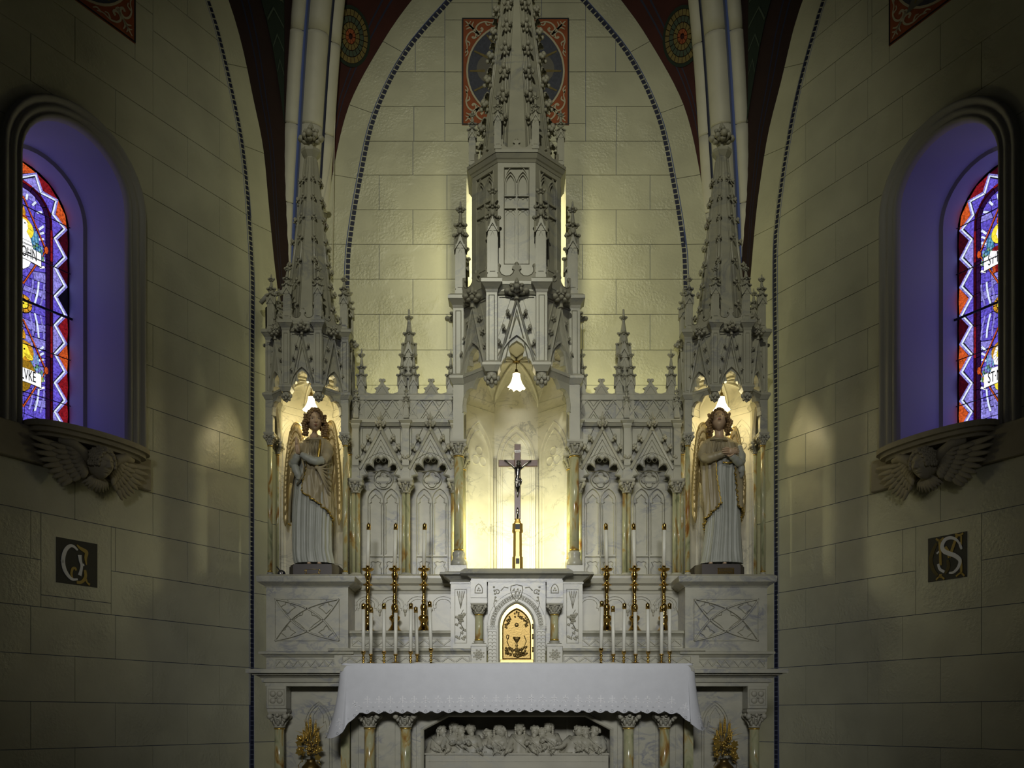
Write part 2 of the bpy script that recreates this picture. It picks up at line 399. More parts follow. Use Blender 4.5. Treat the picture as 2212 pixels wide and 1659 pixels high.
def courses(z0, dz, n, a_of_row, inner, special=()):
    out = []
    for k in range(n):
        zb, zt = z0+dz*k, z0+dz*(k+1); A = a_of_row(k)
        for a0, a1 in zip(A, A[1:]):
            r = [(a0, zb), (a1, zb), (a1, zt), (a0, zt)]
            p = clip(r, inner)
            if len(p) > 2: out.append(p)
    return out
def wedge(inner, outer, zs):    # ring blocks between two curves, cut at matching parameters
    out = []
    for (ti0, to0), (ti1, to1) in zip(zs, zs[1:]):
        n = 6; I = [(at_z(inner, ti0+(ti1-ti0)*i/n), ti0+(ti1-ti0)*i/n) for i in range(n+1)]
        O = [(at_z(outer, to0+(to1-to0)*i/n), to0+(to1-to0)*i/n) for i in range(n+1)]
        out.append(I+O[::-1])
    return out
def dashes(fr, c, step, w, ln, z_top=99):
    mb = MB().mat(M_navy); acc = 0
    for p, q in zip(c, c[1:]):
        p, q = Vector(p), Vector(q); d = (q-p); L = d.length; 
        if L < 1e-6: continue
        d /= L; nn = Vector((-d.y, d.x)); s = -acc
        while s < L:
            if s >= 0:
                o = p+d*s; vs = [o-nn*w/2, o+nn*w/2, o+nn*w/2+d*ln, o-nn*w/2+d*ln]
                mb.add([fr(v.x, v.y, .0022) for v in vs], [(0, 1, 2, 3)], False)
            s += step
        acc = L-(s-step)
    return mb
def fine_line(fr, c, off, w=.002):
    mb = MB().mat(M_blue); mb.sweep(c, [(off-w, .0015), (off+w, .0015)], fr, caps=False); return mb

# ---- end wall
def ez(y): return PZ(y, YW)
def ex(x): return PX(x, YW)
def epts(l): return [(ex(x), ez(y)) for x, y in l]
XC = ex(1115.5)
dashE = crv(epts([(750, 1755), (750, 1100), (750, 700), (751, 600), (756, 520), (778, 386), (810, 249), (876, 115), (972, 0), (1040, -75), (1115.5, -140)]), 5)
edgeE = crv(epts([(655, 1755), (655, 1100), (670, 800), (688, 640), (700, 520), (718, 377), (754, 226), (827, 89), (889, 0), (980, -110), (1115.5, -240)]), 5)
ringE = [(x-.03, z) for x, z in dashE]; ringE[-1] = (XC, ringE[-1][1]+.02)
def mirE(l): return [(2*XC-x, z) for x, z in l]
inner = [(x-.027, z) for x, z in dashE]
inner = inner+mirE(inner)[::-1][1:]; inner = inner[::-1]; 
ylines = [1755, 1657, 1582, 1507, 1432, 1357, 1282, 1207, 1132, 1057, 982, 907, 832, 756, 679, 603, 528, 453, 378, 305, 230, 155, 80, 6, -70, -150]
blocks = []
for k in range(len(ylines)-1):
    zb, zt = ez(ylines[k]), ez(ylines[k+1])
    A = [ex((892 if k % 2 == 0 else 819)+146.3*i) for i in range(-2, 6)]
    if ylines[k] in (305, 230, 155, 80): 
        A = [ex(x) for x in ((600, 894, 961, 1265, 1332, 1700) if ylines[k] in (305, ) else (600, 961, 1265, 1700) if ylines[k] == 230 else (600, 897, 961, 1265, 1330, 1700) if ylines[k] == 155 else (600, 961, 1265, 1700))]
    if ylines[k] == 6: A = [ex(x) for x in (600, 1063, 1170, 1700)]
    for a0, a1 in zip(A, A[1:]):
        if ylines[k] in (305, 230, 155, 80) and abs(a0-ex(961)) < .01: continue
        p = clip([(a0, zb), (a1, zb), (a1, zt), (a0, zt)], inner)
        if len(p) > 2: blocks.append(p)
for x0, x1, y0, y1 in ((961, 1265, 305, 267), (961, 998, 267, 155), (961, 998, 155, 43), (1229, 1265, 267, 155), (1229, 1265, 155, 43), (961, 1063, 43, 6), (1063, 1170, 43, 6), (1170, 1265, 43, 6)):
    blocks.append([(ex(x0), ez(y0)), (ex(x1), ez(y0)), (ex(x1), ez(y1)), (ex(x0), ez(y1))])
zj = [(ez(a), ez(b)) for a, b in ((1755, 1755), (1500, 1500), (1350, 1350), (1200, 1200), (1050, 1050), (900, 900), (755, 755), (603, 603), (528, 527), (386, 377), (244, 226), (113, 89), (-10, -60), (-130, -220))]
rb = wedge(ringE, edgeE, zj)
blocks += rb+[[(2*XC-x, z) for x, z in b][::-1] for b in rb]
back = edgeE+mirE(edgeE)[::-1][1:]
wall_end = build_wall('wall_end', FE, blocks, back, label='cream painted stone end wall with pointed arch behind the altar')
for c in (dashE, mirE(dashE)):
    obj('dashed_border', dashes(FE, c, .0462, .034, .036), wall_end)
    obj('border_line', fine_line(FE, [(x, z) for x, z in c], .026 if c is dashE else -.026), wall_end)

# ---- side walls
def side_wall(side):
    fr = FLw if side < 0 else FRw; s = side
    tk = [(.901, .2985), (.835, .288)][side > 0]
    dz0, dz = .436, .2983
    D = [(.575, 0), (.575, 2.8), (.572, 3.6), (.570, 4.13), (.604, 4.60), (.647, 4.979), (.713, 5.292), (.879, 5.778), (1.012, 6.051), (1.35, 6.55), (1.81, 6.95)] if s < 0 else \
        [(.533, 0), (.533, 2.8), (.525, 3.6), (.518, 4.15), (.531, 4.52), (.597, 4.908), (.684, 5.26), (.786, 5.568), (.939, 5.9), (1.013, 6.04), (1.35, 6.55), (1.81, 6.95)]
    E = [(0, 0), (0, 2.7), (.10, 3.2), (.20, 3.7), (.32, 4.3), (.392, 4.81), (.452, 5.237), (.56, 5.577), (.671, 5.91), (.811, 6.187), (1.2, 6.75), (1.81, 7.25)] if s < 0 else \
        [(0, 0), (0, 2.7), (.10, 3.3), (.21, 4.0), (.299, 4.70), (.361, 5.03), (.448, 5.37), (.583, 5.69), (.715, 6.027), (.807, 6.18), (1.2, 6.75), (1.81, 7.25)]
    D = crv(D, 5); E = crv(E, 5); R = [(t-.028, z) for t, z in D]; I = [(t-.0255, z) for t, z in D]
    A = lambda l: [(s*t, z) for t, z in l]
    T1 = 3.7
    inner = I+[(T1, 6.95), (T1, 0)]
    inner = A(inner); inner = inner if area(inner) > 0 else inner[::-1]
    wc, zs, hw = (2.083, 4.12, .374) if s < 0 else (2.03, 4.125, .367)
    hq = hw+.012; hole = [(wc-hq, 2.35), (wc+hq, 2.35)]+[(wc+hq*cos(pi*i/24), zs+hq*sin(pi*i/24)) for i in range(25)]
    hole = [p for i, p in enumerate(hole) if i == 0 or (Vector(p)-Vector(hole[i-1])).length > 1e-5]
    hole = A(hole); hole = hole if area(hole) > 0 else hole[::-1]
    mono = (1.83, 2.327, 1.409, 1.9275) if s < 0 else (1.801, 2.275, 1.3309, 1.9275)
    picr = (1.643, 2.552, 5.32, 6.23) if s < 0 else (1.591, 2.50, 5.32, 6.23)
    sq = lambda r: [(s*r[0], r[2]), (s*r[1], r[2]), (s*r[1], r[3]), (s*r[0], r[3])]
    blocks = []
    for k in range(-2, 23):
        zb, zt = dz0+dz*k, dz0+dz*(k+1)
        if zt <= 0: continue
        zb = max(zb, 0)
        # odd rows are shifted by half a block
        par = (k % 2 == 0)
        tt = [tk[0]+tk[1]*(j+(0 if par else 1)) for j in range(-3, 13, 2)]
        if s > 0: tt = [tk[0]+tk[1]*(j+(0 if par else 1)) for j in range(-3, 13, 2)]
        for a0, a1 in zip(tt, tt[1:]):
            r = [(s*a0, zb), (s*a1, zb), (s*a1, zt), (s*a0, zt)]; r = r if area(r) > 0 else r[::-1]
            p = clip(r, inner)
            if len(p) < 3: continue
            # keep the monogram field and the painted panel clear
            for q in (mono, (picr[0]-.145, picr[1]+.145, dz0+dz*16, 6.5)):
                if not p: break
                q4 = sq(q); q4 = q4 if area(q4) > 0 else q4[::-1]
                c = clip(p, q4)
                if len(c) > 2 and abs(area(c)) > 1e-5:
                    ps = []
                    x0, x1 = min(v[0] for v in q4), max(v[0] for v in q4)
                    big = [(-9, x0), (x0, x1), (x1, 9)]
                    for i, (xa, xb) in enumerate(big):
                        for ya, yb in (((-9, 99),) if i != 1 else ((-9, q[2]), (q[3], 99))):
                            cc = clip(p, [(xa, ya), (xb, ya), (xb, yb), (xa, yb)])
                            if len(cc) > 2 and abs(area(cc)) > .0004: ps.append(cc)
                    blocks += ps; p = None
            if p: blocks.append(p)
    def s_sq(r):
        q = sq(r); return q if area(q) > 0 else q[::-1]
    blocks.append(s_sq(mono))
    pz = dz0+dz*16
    for r in ((picr[0]-.145, picr[0], pz, 5.62), (picr[0]-.145, picr[0], 5.62, 6.4), (picr[0], picr[1], pz, picr[2]), (picr[1], picr[1]+.145, pz, 5.62), (picr[1], picr[1]+.145, 5.62, 6.4)):
        blocks.append(clip(s_sq(r), inner))
    zj = [(0, 0), (.44, .44), (1.03, 1.03), (1.629, 1.629), (2.216, 2.216), (2.8, 2.8), (3.40, 3.418), (4.0, 4.0), (4.573, 4.595), (5.145, 5.195), (5.689, 5.776), (6.25, 6.4), (6.9, 7.2)]
    rb = wedge(R, E, zj)
    blocks += [(A(b) if area(A(b)) > 0 else A(b)[::-1]) for b in rb]
    bk = A(E+[(T1, 7.25), (T1, 0)])
    wobj = build_wall('wall_left' if s < 0 else 'wall_right', fr, blocks, bk, holes=(hole,), label=('left' if s < 0 else 'right')+' splayed wall of cream painted stone blocks with an arched window')
    c = A(D)
    obj('dashed_border', dashes(fr, c, .0385, .032, .030), wobj)
    obj('border_line', fine_line(fr, c, -.028 if s > 0 else .028), wobj)
    return fr, wobj, (wc, zs, hw), mono, picr, crv([(0, 0)], 1), E
SW = {-1: side_wall(-1), 1: side_wall(1)}

# ---- floor (below the frame), stone of the sanctuary
mb = MB().mat(simple('grey_stone_floor', (.16, .15, .13), .5, var=.15)); mb.box(-7, 7, -4, 8.2, -.1, 0); struct(obj('floor', mb), 'dark stone sanctuary floor')

# ---- ribs and vault webs
RM = [(.03, 2.5), (.03, 3.4), (.035, 4.0), (.07, 4.68), (.216, 5.43), (.47, 6.41), (.95, 7.4), (1.7, 8.1), (2.6, 8.5)]
RMc = crv(RM, 8)
def ribpt(side, m, z):
    C = CL if side < 0 else CR
    return Vector((C.x-side*.5*m, C.y-.866*m, z))
def rib(side, name):
    root = thing(name, 'clustered pale stone vault rib with blue lines rising behind the %s angel canopy' % ('left' if side < 0 else 'right'), 'vault rib', ribpt(side, .03, 2.5))
    cutz = [2.5, 3.2, 3.9, 4.62, 5.22, 5.52, 6.18, 6.8, 7.5, 8.5] ; sd = Vector((.866, -side*.5, 0))*1.0
    cutz = [2.5, 3.35, 4.15, 4.93, 5.52, 6.19, 6.9, 7.7, 8.5]
    def pos(m, z, off, back): return ribpt(side, m-back, z)+Vector((-(-side)*0, 0, 0))+Vector((.866, .5*side*-1, 0))*0+lat*off
    lat = Vector((.866, -.5, 0)) if side > 0 else Vector((.866, .5, 0))
    for off, back, r in ((0, 0, .088), (-.148, .06, .062), (.148, .06, .062)):
        for z0, z1 in zip(cutz, cutz[1:]):
            g = .0035; zz = [z0+g]+[z for m, z in RMc if z0+g < z < z1-g]+[z1-g]
            pts = []
            for z in zz:
                m = next((a[0]+(b[0]-a[0])*(z-a[1])/(b[1]-a[1]) for a, b in zip(RMc, RMc[1:]) if a[1] <= z <= b[1]+1e-6 and b[1] > a[1]), RMc[-1][0])
                pts.append(pos(m, z, off, back))
            mb = MB().mat(M_rib); mb.tube(pts, r, 16, up=(0, 1, 0)); obj('rib_stone', mb, root)
    core = MB().mat(M_mortar); core.tube([pos(m, z, 0, .07) for m, z in RMc], .12, 10, up=(0, 1, 0)); obj('rib_core', core, root)
    for off in (-.105, .105):
        b = MB().mat(M_blue if off*side > 0 else M_navy); b.tube([pos(m, z, off*.97, .028) for m, z in RMc], .028, 6, up=(0, 1, 0)); obj('blue_fillet', b, root)
    return root
rib(-1, 'vault_rib'); rib(1, 'vault_rib')

def web(fr, edge, side, end, label):
    # ruled surface between the wall arch edge and the rib, painted in bands
    def S(u, z):
        a = at_z(edge, z); p = fr(a, z, 0)
        m = next((p0[0]+(p1[0]-p0[0])*(z-p0[1])/(p1[1]-p0[1]) for p0, p1 in zip(RMc, RMc[1:]) if p0[1] <= z <= p1[1] and p1[1] > p0[1]), 2.6)
        q = ribpt(side, m-.10, z)
        return p.lerp(q, u)+Vector((0, 0, .10*sin(pi*u)*min(1, max(0, z-4)/3)))
    z0, z1, n = 3.3, 7.2, 26
    us = [0, .14, .16, .22, .24, .80, .82, .90, .92, 1.0]
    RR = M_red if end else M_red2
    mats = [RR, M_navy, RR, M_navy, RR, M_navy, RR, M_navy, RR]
    mb = MB()
    for k in range(9):
        mb.mat(mats[k])
        for i in range(n):
            za, zb = z0+(z1-z0)*i/n, z0+(z1-z0)*(i+1)/n
            mb.add([S(us[k], za), S(us[k+1], za), S(us[k+1], zb), S(us[k], zb)], [(0, 1, 2, 3)], False)
    web_o = obj('ceiling', mb); struct(web_o, label)
    g = MB(); 
    def T(u, z, d=-.004): 
        p = S(u, z); e1 = (S(u+.02, z)-p); e2 = (S(u, z+.02)-p); nn = e1.cross(e2).normalized()
        c = Vector((0, 4.6, z)); nn = nn if nn.dot(c-p) > 0 else -nn
        return p+nn*.022
    g.mat(M_dgreen)
    uc, zl, zh, wm = (.72, 5.25, 6.02, .20) if end else (.5, 5.45, 6.75, .22)
    n_ = 8
    for q in range(n_):
        a, b = zl+(zh-zl)*q/n_, zl+(zh-zl)*(q+1)/n_; wa, wb = wm*q/n_, wm*(q+1)/n_
        for e0, e1 in ((-1, 0), (0, 1)): g.add([T(uc+e0*wa, a), T(uc+e1*wa, a), T(uc+e1*wb, b), T(uc+e0*wb, b)], [(0, 1, 2, 3)], False)
    obj('green_panel', g, web_o)
    for q in range(2, 8):
        z = zl+(zh-zl)*(q+.6)/n_; wv = wm*q/n_*.92
        c = MB().mat(M_sage); t_ = .018
        def T2(u, z):
            p = T(u, z); return p+(T(u, z)-S(u, z))*.3
        for e in (-1, 1):
            c.add([T2(uc+e*wv, z-.09), T2(uc+e*wv*.5, z-.045), T2(uc, z), T2(uc, z+t_), T2(uc+e*wv*.5, z-.045+t_), T2(uc+e*wv, z-.09+t_)], [(0, 1, 4, 5), (1, 2, 3, 4)], False)
        obj('painted_chevron', c, web_o)
    if not end:
        for du in (-.12, .12):
            c = MB().mat(M_cream); p = T(.5+du*.9, 6.30); c.ball(p, (.018, .018, .018), 8, 4); obj('painted_spot', c, web_o)
    else:
        # gold mosaic spiral medallion painted on the web
        c0 = S(.42, 6.26); e1 = (S(.62, 6.26)-c0).normalized(); e2 = (S(.42, 6.5)-c0); e2 = (e2-e1*e2.dot(e1)).normalized(); nn = e1.cross(e2)
        if nn.dot(Vector((0, 4.6, 6))-c0) < 0: nn = -nn
        mfr = Fr(c0+nn*.02, e1, e2, nn)
        for ring, (r0, r1, mt, cnt) in enumerate(((.155, .175, M_dgreen, 1), (.118, .152, M_ochre, 26), (.082, .114, M_sage, 20), (.046, .078, M_ochre, 14), (.018, .042, M_rust, 8))):
            m = MB().mat(mt)
            for i in range(cnt):
                a0 = 2*pi*i/cnt; a1 = 2*pi*(i+.86 if cnt > 1 else 1)/cnt; k = 4 if cnt > 1 else 28
                for j in range(k):
                    b0, b1 = a0+(a1-a0)*j/k, a0+(a1-a0)*(j+1)/k
                    m.add([mfr(r0*cos(b0), 1.25*r0*sin(b0)), mfr(r1*cos(b0), 1.25*r1*sin(b0)), mfr(r1*cos(b1), 1.25*r1*sin(b1)), mfr(r0*cos(b1), 1.25*r0*sin(b1))], [(0, 1, 2, 3)], False)
            obj('medallion_ring', m, web_o)
EL = edgeE; ER = mirE(edgeE)
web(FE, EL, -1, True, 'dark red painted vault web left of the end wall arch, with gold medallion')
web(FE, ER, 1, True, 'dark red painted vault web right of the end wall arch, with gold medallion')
web(FLw, [(-t, z) for t, z in SW[-1][6]], -1, False, 'red painted vault web, shade mixed into its colour, above the left wall, with green chevrons')
web(FRw, [(t, z) for t, z in SW[1][6]], 1, False, 'red painted vault web, shade mixed into its colour, above the right wall, with green chevrons')
# dark vault high above and closed back of the side chapels
mb = MB().mat(M_red); mb.box(-5, 5, 3.0, 8.2, 8.7, 8.8); struct(obj('ceiling', mb), 'dark red vault high above the altar')
# pale cable hanging beside the left rib
c = MB().mat(M_rib); c.tube([P(737, 0, 7.55), P(729, 130, 7.60), P(722, 300, 7.66), P(718, 600, 7.7)], .004, 6)
tag(obj('cable', c), 'thin pale cable running down beside the left vault rib', 'cable')

# ---- painted panels (flat painting in a square field)
def painted_panel(fr, ac, bc, size, name, label, roundel, flip=1):
    h = size/2; root_o = fr(ac, bc-h, 0.0)
    m = MB().mat(M_rust); m.bbox(ac-h, ac+h, bc-h, bc+h, -.01, .006, fr, .002)
    root = obj(name, m); tag(root, label, 'painting')
    b = MB().mat(M_black); b.sweep([(ac-h, bc-h), (ac+h, bc-h), (ac+h, bc+h), (ac-h, bc+h)], [(.0, .0065), (.012, .0065)], fr, closed=True); obj('dark_border', b, root)
    if roundel:
        r = h*.92; fr2 = fr.at(ac, bc, 0)
        d = MB().mat(simple('slate_blue_ground', (.075, .08, .11), .8, var=.2, vscale=60)); d.plate([arc(0, 0, r, 0, 360, 48)[:-1]], .004, .009, fr2); obj('blue_disc', d, root)
        d = MB().mat(M_cream); d.plate([arc(0, 0, r, 0, 360, 48)[:-1], arc(0, 0, r*.965, 0, 360, 48)[:-1]], .006, .011, fr2); obj('disc_rim', d, root)
        for i in range(14):
            a = i*2*pi/14; c_, s_ = cos(a), sin(a); L0, L1, wd = r*.62, r*.93, .011
            d = MB().mat(M_ochre); d.plate([[(c_*L0-s_*wd, s_*L0+c_*wd), (c_*L0+s_*wd, s_*L0-c_*wd), (c_*L1+s_*wd*.6, s_*L1-c_*wd*.6), (c_*L1-s_*wd*.6, s_*L1+c_*wd*.6)]], .008, .012, fr2); obj('gold_ray', d, root)
        d = MB().mat(simple('grey_figure_paint', (.16, .15, .13), .8)); 
        d.plate([arc(-.20, .02, .13, 60, 250, 10)+[(0, -.14), (0, .13)]], .008, .0115, fr2); d.plate([arc(.20, .02, .13, 120, -70, 10)+[(0, -.14), (0, .13)]], .008, .0115, fr2)
        d.plate([arc(-.12, -.40, .2, 95, 160, 8)+[(-.2, -.33), (.2, -.33), (.08, -.22)]], .008, .0115, fr2); obj('grey_figure', d, root)
    # scrolls in the four corners
    for sx in (-1, 1):
        for sy in (-1, 1):
            f2 = Fr(fr(ac+sx*h, bc+sy*h, .0), fr.u*-sx, fr.v*-sy, fr.n)
            m = MB().mat(M_cream)
            def stroke(pts, w0, w1, z=.009):
                pts = crv(pts, 5); L = []; Rr = []
                for i, p in enumerate(pts):
                    a = Vector(pts[max(i-1, 0)]); b_ = Vector(pts[min(i+1, len(pts)-1)]); d_ = (b_-a).normalized(); w_ = w0+(w1-w0)*i/(len(pts)-1)
                    L.append((p[0]-d_.y*w_, p[1]+d_.x*w_)); Rr.append((p[0]+d_.y*w_, p[1]-d_.x*w_))
                for i in range(len(pts)-1): m.add([f2(*L[i], z), f2(*L[i+1], z), f2(*Rr[i+1], z), f2(*Rr[i], z)], [(0, 1, 2, 3)], False)
            for sw in (0, 1):
                g = (lambda p: p) if sw == 0 else (lambda p: (p[1], p[0]))
                stroke([g(p) for p in ((.03, .30), (.045, .25), (.035, .20), (.05, .15), (.085, .12), (.115, .13), (.12, .16), (.10, .175), (.088, .16))], .004, .010)
                stroke([g(p) for p in ((.04, .20), (.065, .215), (.06, .24))], .008, .003)
                stroke([g(p) for p in ((.03, .33), (.05, .30), (.038, .27))], .003, .008)
                stroke([g(p) for p in ((.10, .10), (.07, .085), (.035, .10))], .010, .003)
                stroke([g(p) for p in ((.10, .10), (.06, .065), (.03, .075))], .008, .003)
                stroke([g(p) for p in ((.12, .12), (.15, .145), (.16, .12))], .009, .003)
            stroke([(.13, .13), (.03, .03)], .012, .004)
            obj('painted_scroll', m, root)
    return root
painted_panel(FE, ex(1113.5), ez(155), ex(1229)-ex(998), 'painted_panel', 'square painted panel on the end wall with blue roundel and gold rays behind the spire', True)
for s in (-1, 1):
    fr, wo, _, mono, pc, _, _ = SW[s]
    painted_panel(fr, s*(pc[0]+pc[1])/2, (pc[2]+pc[3])/2, pc[1]-pc[0], 'painted_panel', 'square red painted panel with scrolls, high on the %s wall above the window' % ('left' if s < 0 else 'right'), True)

# ---- monogram squares
def strokes(fr, pl, mat, name, root, z):
    for pts, w0, w1 in pl:
        pts = crv(pts, 5); m = MB().mat(mat); L = []; R = []
        for i, p in enumerate(pts):
            a = Vector(pts[max(i-1, 0)]); b_ = Vector(pts[min(i+1, len(pts)-1)]); d_ = (b_-a).normalized(); t = i/(len(pts)-1); w_ = w0+(w1-w0)*sin(pi*t)
            L.append((p[0]-d_.y*w_, p[1]+d_.x*w_)); R.append((p[0]+d_.y*w_, p[1]-d_.x*w_))
        m.plate([L+R[::-1]], z-.004, z, fr); obj(name, m, root)
M_mono = simple('monogram_gold_paint', (.50, .36, .08), .6)
def mono(side):
    fr, wo = SW[side][0], SW[side][1]
    t0, t1, z0, z1 = (1.936, 2.225, 1.501, 1.792) if side < 0 else (1.898, 2.177, 1.538, 1.830)
    a0, a1 = sorted((side*t0, side*t1)); S_ = a1-a0
    f = Fr(fr(a0, z0, 0), fr.u*S_, fr.v*(z1-z0), fr.n)
    m = MB().mat(M_black); m.plate([[(0, 0), (1, 0), (1, 1), (0, 1)]], -.004, .004, f)
    root = obj('monogram_panel', m)
    if side < 0:
        tag(root, 'small black painted square on the left wall with interlaced white O and gold J', 'monogram')
        strokes(f, [([(.50, .78), (.40, .85), (.30, .84), (.20, .72), (.15, .52), (.18, .32), (.28, .17), (.38, .11), (.50, .13)], .020, .045),
                    ([(.55, .68), (.57, .55), (.60, .45), (.58, .32), (.55, .22)], .045, .03)], M_thread, 'white_letter', root, .008)
        strokes(f, [([(.10, .47), (.16, .49)], .02, .035), ([(.62, .46), (.66, .48)], .015, .03)], M_thread, 'white_serif', root, .008)
        strokes(f, [([(.48, .90), (.56, .84), (.66, .80), (.72, .76), (.70, .62), (.72, .48)], .012, .045),
                    ([(.68, .36), (.70, .24), (.66, .14), (.58, .07), (.48, .06)], .03, .035), ([(.70, .16), (.74, .08), (.80, .04)], .03, .02),
                    ([(.37, .14), (.35, .24), (.38, .35), (.44, .37), (.46, .32)], .02, .028)], M_mono, 'gold_letter', root, .0075)
    else:
        tag(root, 'small black painted square on the right wall with interlaced white S and gold M', 'monogram')
        strokes(f, [([(.82, .76), (.74, .86), (.60, .92), (.46, .90), (.38, .78), (.42, .66), (.55, .58), (.72, .50), (.84, .38), (.80, .24), (.68, .14), (.56, .14)], .02, .05),
                    ([(.28, .38), (.32, .26), (.44, .18)], .03, .03), ([(.24, .62), (.30, .66)], .02, .02), ([(.88, .62), (.82, .78)], .02, .03)], M_thread, 'white_letter', root, .008)
        strokes(f, [([(.32, .92), (.33, .60), (.34, .34)], .035, .03), ([(.34, .14), (.33, .06)], .035, .035), ([(.22, .96), (.32, .90), (.42, .95)], .02, .025),
                    ([(.22, .03), (.33, .09), (.44, .02)], .02, .02), ([(.46, .74), (.54, .60), (.57, .48)], .035, .04), ([(.57, .48), (.66, .70), (.76, .94)], .03, .035),
                    ([(.72, .98), (.82, .94), (.92, .97)], .02, .025), ([(.87, .92), (.87, .72)], .02, .02), ([(.86, .40), (.87, .22), (.87, .08)], .02, .03), ([(.74, .04), (.86, .10), (.95, .02)], .02, .02)], M_mono, 'gold_letter', root, .0078)
        strokes(f, [([(.24, .86), (.14, .70), (.08, .50), (.14, .28), (.26, .12)], .03, .05), ([(.52, .44), (.54, .28), (.46, .14)], .03, .045)], simple('dull_olive_paint', (.13, .10, .03), .7), 'olive_letter', root, .0065)
mono(-1); mono(1)
# ================================================================ STAINED GLASS WINDOWS
G = {k: glassm('glass_'+k, c, st, {'white': .80, 'pale': .6, 'yellow': .6}.get(k, .28), 75) for k, c, st in (('violet', (.17, .12, .80), 1.1), ('lilac', (.36, .32, .95), 1.1), ('pale', (.74, .82, 1.0), 1.3), ('white', (.97, .98, .98), 1.2), ('orange', (.85, .13, .02), 1.0),
     ('red', (.45, .015, .02), .7), ('darkred', (.10, .003, .006), .55), ('plum', (.045, .008, .07), .7), ('amber', (.90, .42, .03), 1.1), ('yellow', (.98, .78, .05), 1.3), ('green', (.25, .55, .25), .8), ('teal', (.08, .35, .62), .9), ('ochre', (.55, .30, .02), .8), ('sky', (.25, .55, .85), 1.0), ('black', (.01, .006, .01), .3))}
def pxt(side, x, y, off):
    C, th = (CL, thL) if side < 0 else (CR, thR)
    d = Vector((side*sin(th), -cos(th))) if side > 0 else Vector((-sin(th), -cos(th)))
    n = Vector((-side*cos(th), -sin(th)))
    cx, cy = C.x-n.x*off, C.y-n.y*off; m = (x-CX)/F
    t = (cx-m*cy)/(m*d.y-d.x); Y = cy+t*d.y
    return t, CZ+(HY-y)/F*Y
def window(side):
    fr0 = SW[side][0]; wc, zs, hw = SW[side][2]; s = side; nmx = 'left' if s < 0 else 'right'
    n_ = 1 if s < 0 else 2; A0 = s*wc; fr = Fr(fr0(A0, 0, 0), fr0.u*(-s), fr0.v, fr0.n)      # h grows toward the end wall
    root = bpy.data.objects.new('window_%d' % n_, None); link(root, None, _mat(fr(0, 2.45, 0))); root['kind'] = 'structure'
    root['label'] = 'round-arched stained glass window with deep splayed reveal in the %s wall' % nmx
    def U(r, zsp, zb, n=18): return [(r, zb)]+[(r*cos(pi*i/n), zsp+r*sin(pi*i/n)) for i in range(n+1)]+[(-r, zb)]
    # moulded architrave: three rolls, each its own ring
    prof = [(0, -.02), (0, .012), (-.010, .030), (-.024, .034), (-.032, .022), (-.040, .020), (-.050, .036), (-.068, .040), (-.080, .028), (-.086, .020), (-.098, .030), (-.112, .046), (-.128, .044), (-.138, .026), (-.142, -.004)]
    m = MB().mat(M_frame); m.sweep(U(hw-.004, zs, 2.44), prof, fr, smooth=True, caps=True); obj('architrave', m, root)
    # splayed reveal and stepped inner frame
    def strip(ra, ca, rb, cb, name, mat, zba=2.40, zbb=2.50):
        a, b = U(ra, zs, zba), U(rb, zs-.0, zbb); m = MB().mat(mat); m.grid([[fr(x, z, ca) for x, z in a], [fr(x, z, cb) for x, z in b]]); obj(name, m, root)
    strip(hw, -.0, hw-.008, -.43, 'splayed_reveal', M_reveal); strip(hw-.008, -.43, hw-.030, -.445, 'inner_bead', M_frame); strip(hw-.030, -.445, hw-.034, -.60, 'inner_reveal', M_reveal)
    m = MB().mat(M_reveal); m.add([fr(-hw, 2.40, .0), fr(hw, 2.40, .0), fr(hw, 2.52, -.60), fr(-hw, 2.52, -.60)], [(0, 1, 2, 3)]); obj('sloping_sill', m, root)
    # glass: lead ground, panes a little in front
    R = hw-.034; zb = 2.50; L = zs-zb; c0 = -.60
    gr = MB().mat(M_lead); gr.plate([U(R+.01, zs, zb-.02)], c0-.03, c0-.012, fr); obj('lead_ground', gr, root)
    def Usd(q, d):
        if q < L: return (R-d, zb+q)
        if q > L+pi*R: return (-(R-d), zs-(q-L-pi*R))
        a = (q-L)/R; return ((R-d)*cos(a), zs+(R-d)*sin(a))
    def pane(poly, mat, lift=0, ins=.0036, name='pane'):
        if abs(area(poly)) < 2e-5: return
        p = inset(poly, ins)
        if area(p) <= 1e-6: return
        m = MB().mat(mat); m.plate([p], c0-.012, c0-.006+lift, fr); obj(name, m, root)
    T = 2*L+pi*R; n = int(round(T/.1045/2))*2; st = T/n; rr = random.Random(4+side)
    for i in range(n):
        q0, q1 = i*st, (i+1)*st; d0, d1 = (.012, .088) if i % 2 == 0 else (.088, .012)
        def par(o0, o1): return [Usd(q0, d0+o0), Usd(q1, d1+o0), Usd(q1, d1+o1), Usd(q0, d0+o1)]
        pane(par(-.004, .011), G['lilac'], .001, .0018); pane(par(.011, .026), G['pale'], .001, .0018)
        # triangles on both sides of the zigzag
        if i % 2 == 0:
            k = rr.choice(['orange', 'darkred', 'orange', 'black', 'red']); pane([Usd(q0, .012), Usd(q1, .003), Usd(min(T, q1+st), .012), Usd(q1, .082)], G[k])
            k2 = rr.choice(['violet', 'violet', 'lilac', 'violet']); 
        else:
            k2 = rr.choice(['violet', 'lilac', 'violet']); pane([Usd(q0, .118), Usd(q1, .046), Usd(min(T, q1+st), .118)], G[k2])
    nb = int(T/.22); sb = T/nb
    for i in range(nb):
        for d0, d1, k in ((.121, .139, 'darkred' if i % 3 else 'red'), (.141, .172, 'plum')):
            k4 = 3; pane([Usd(i*sb+sb*j/k4, d0) for j in range(k4+1)]+[Usd(i*sb+sb*j/k4, d1) for j in range(k4, -1, -1)], G[k])
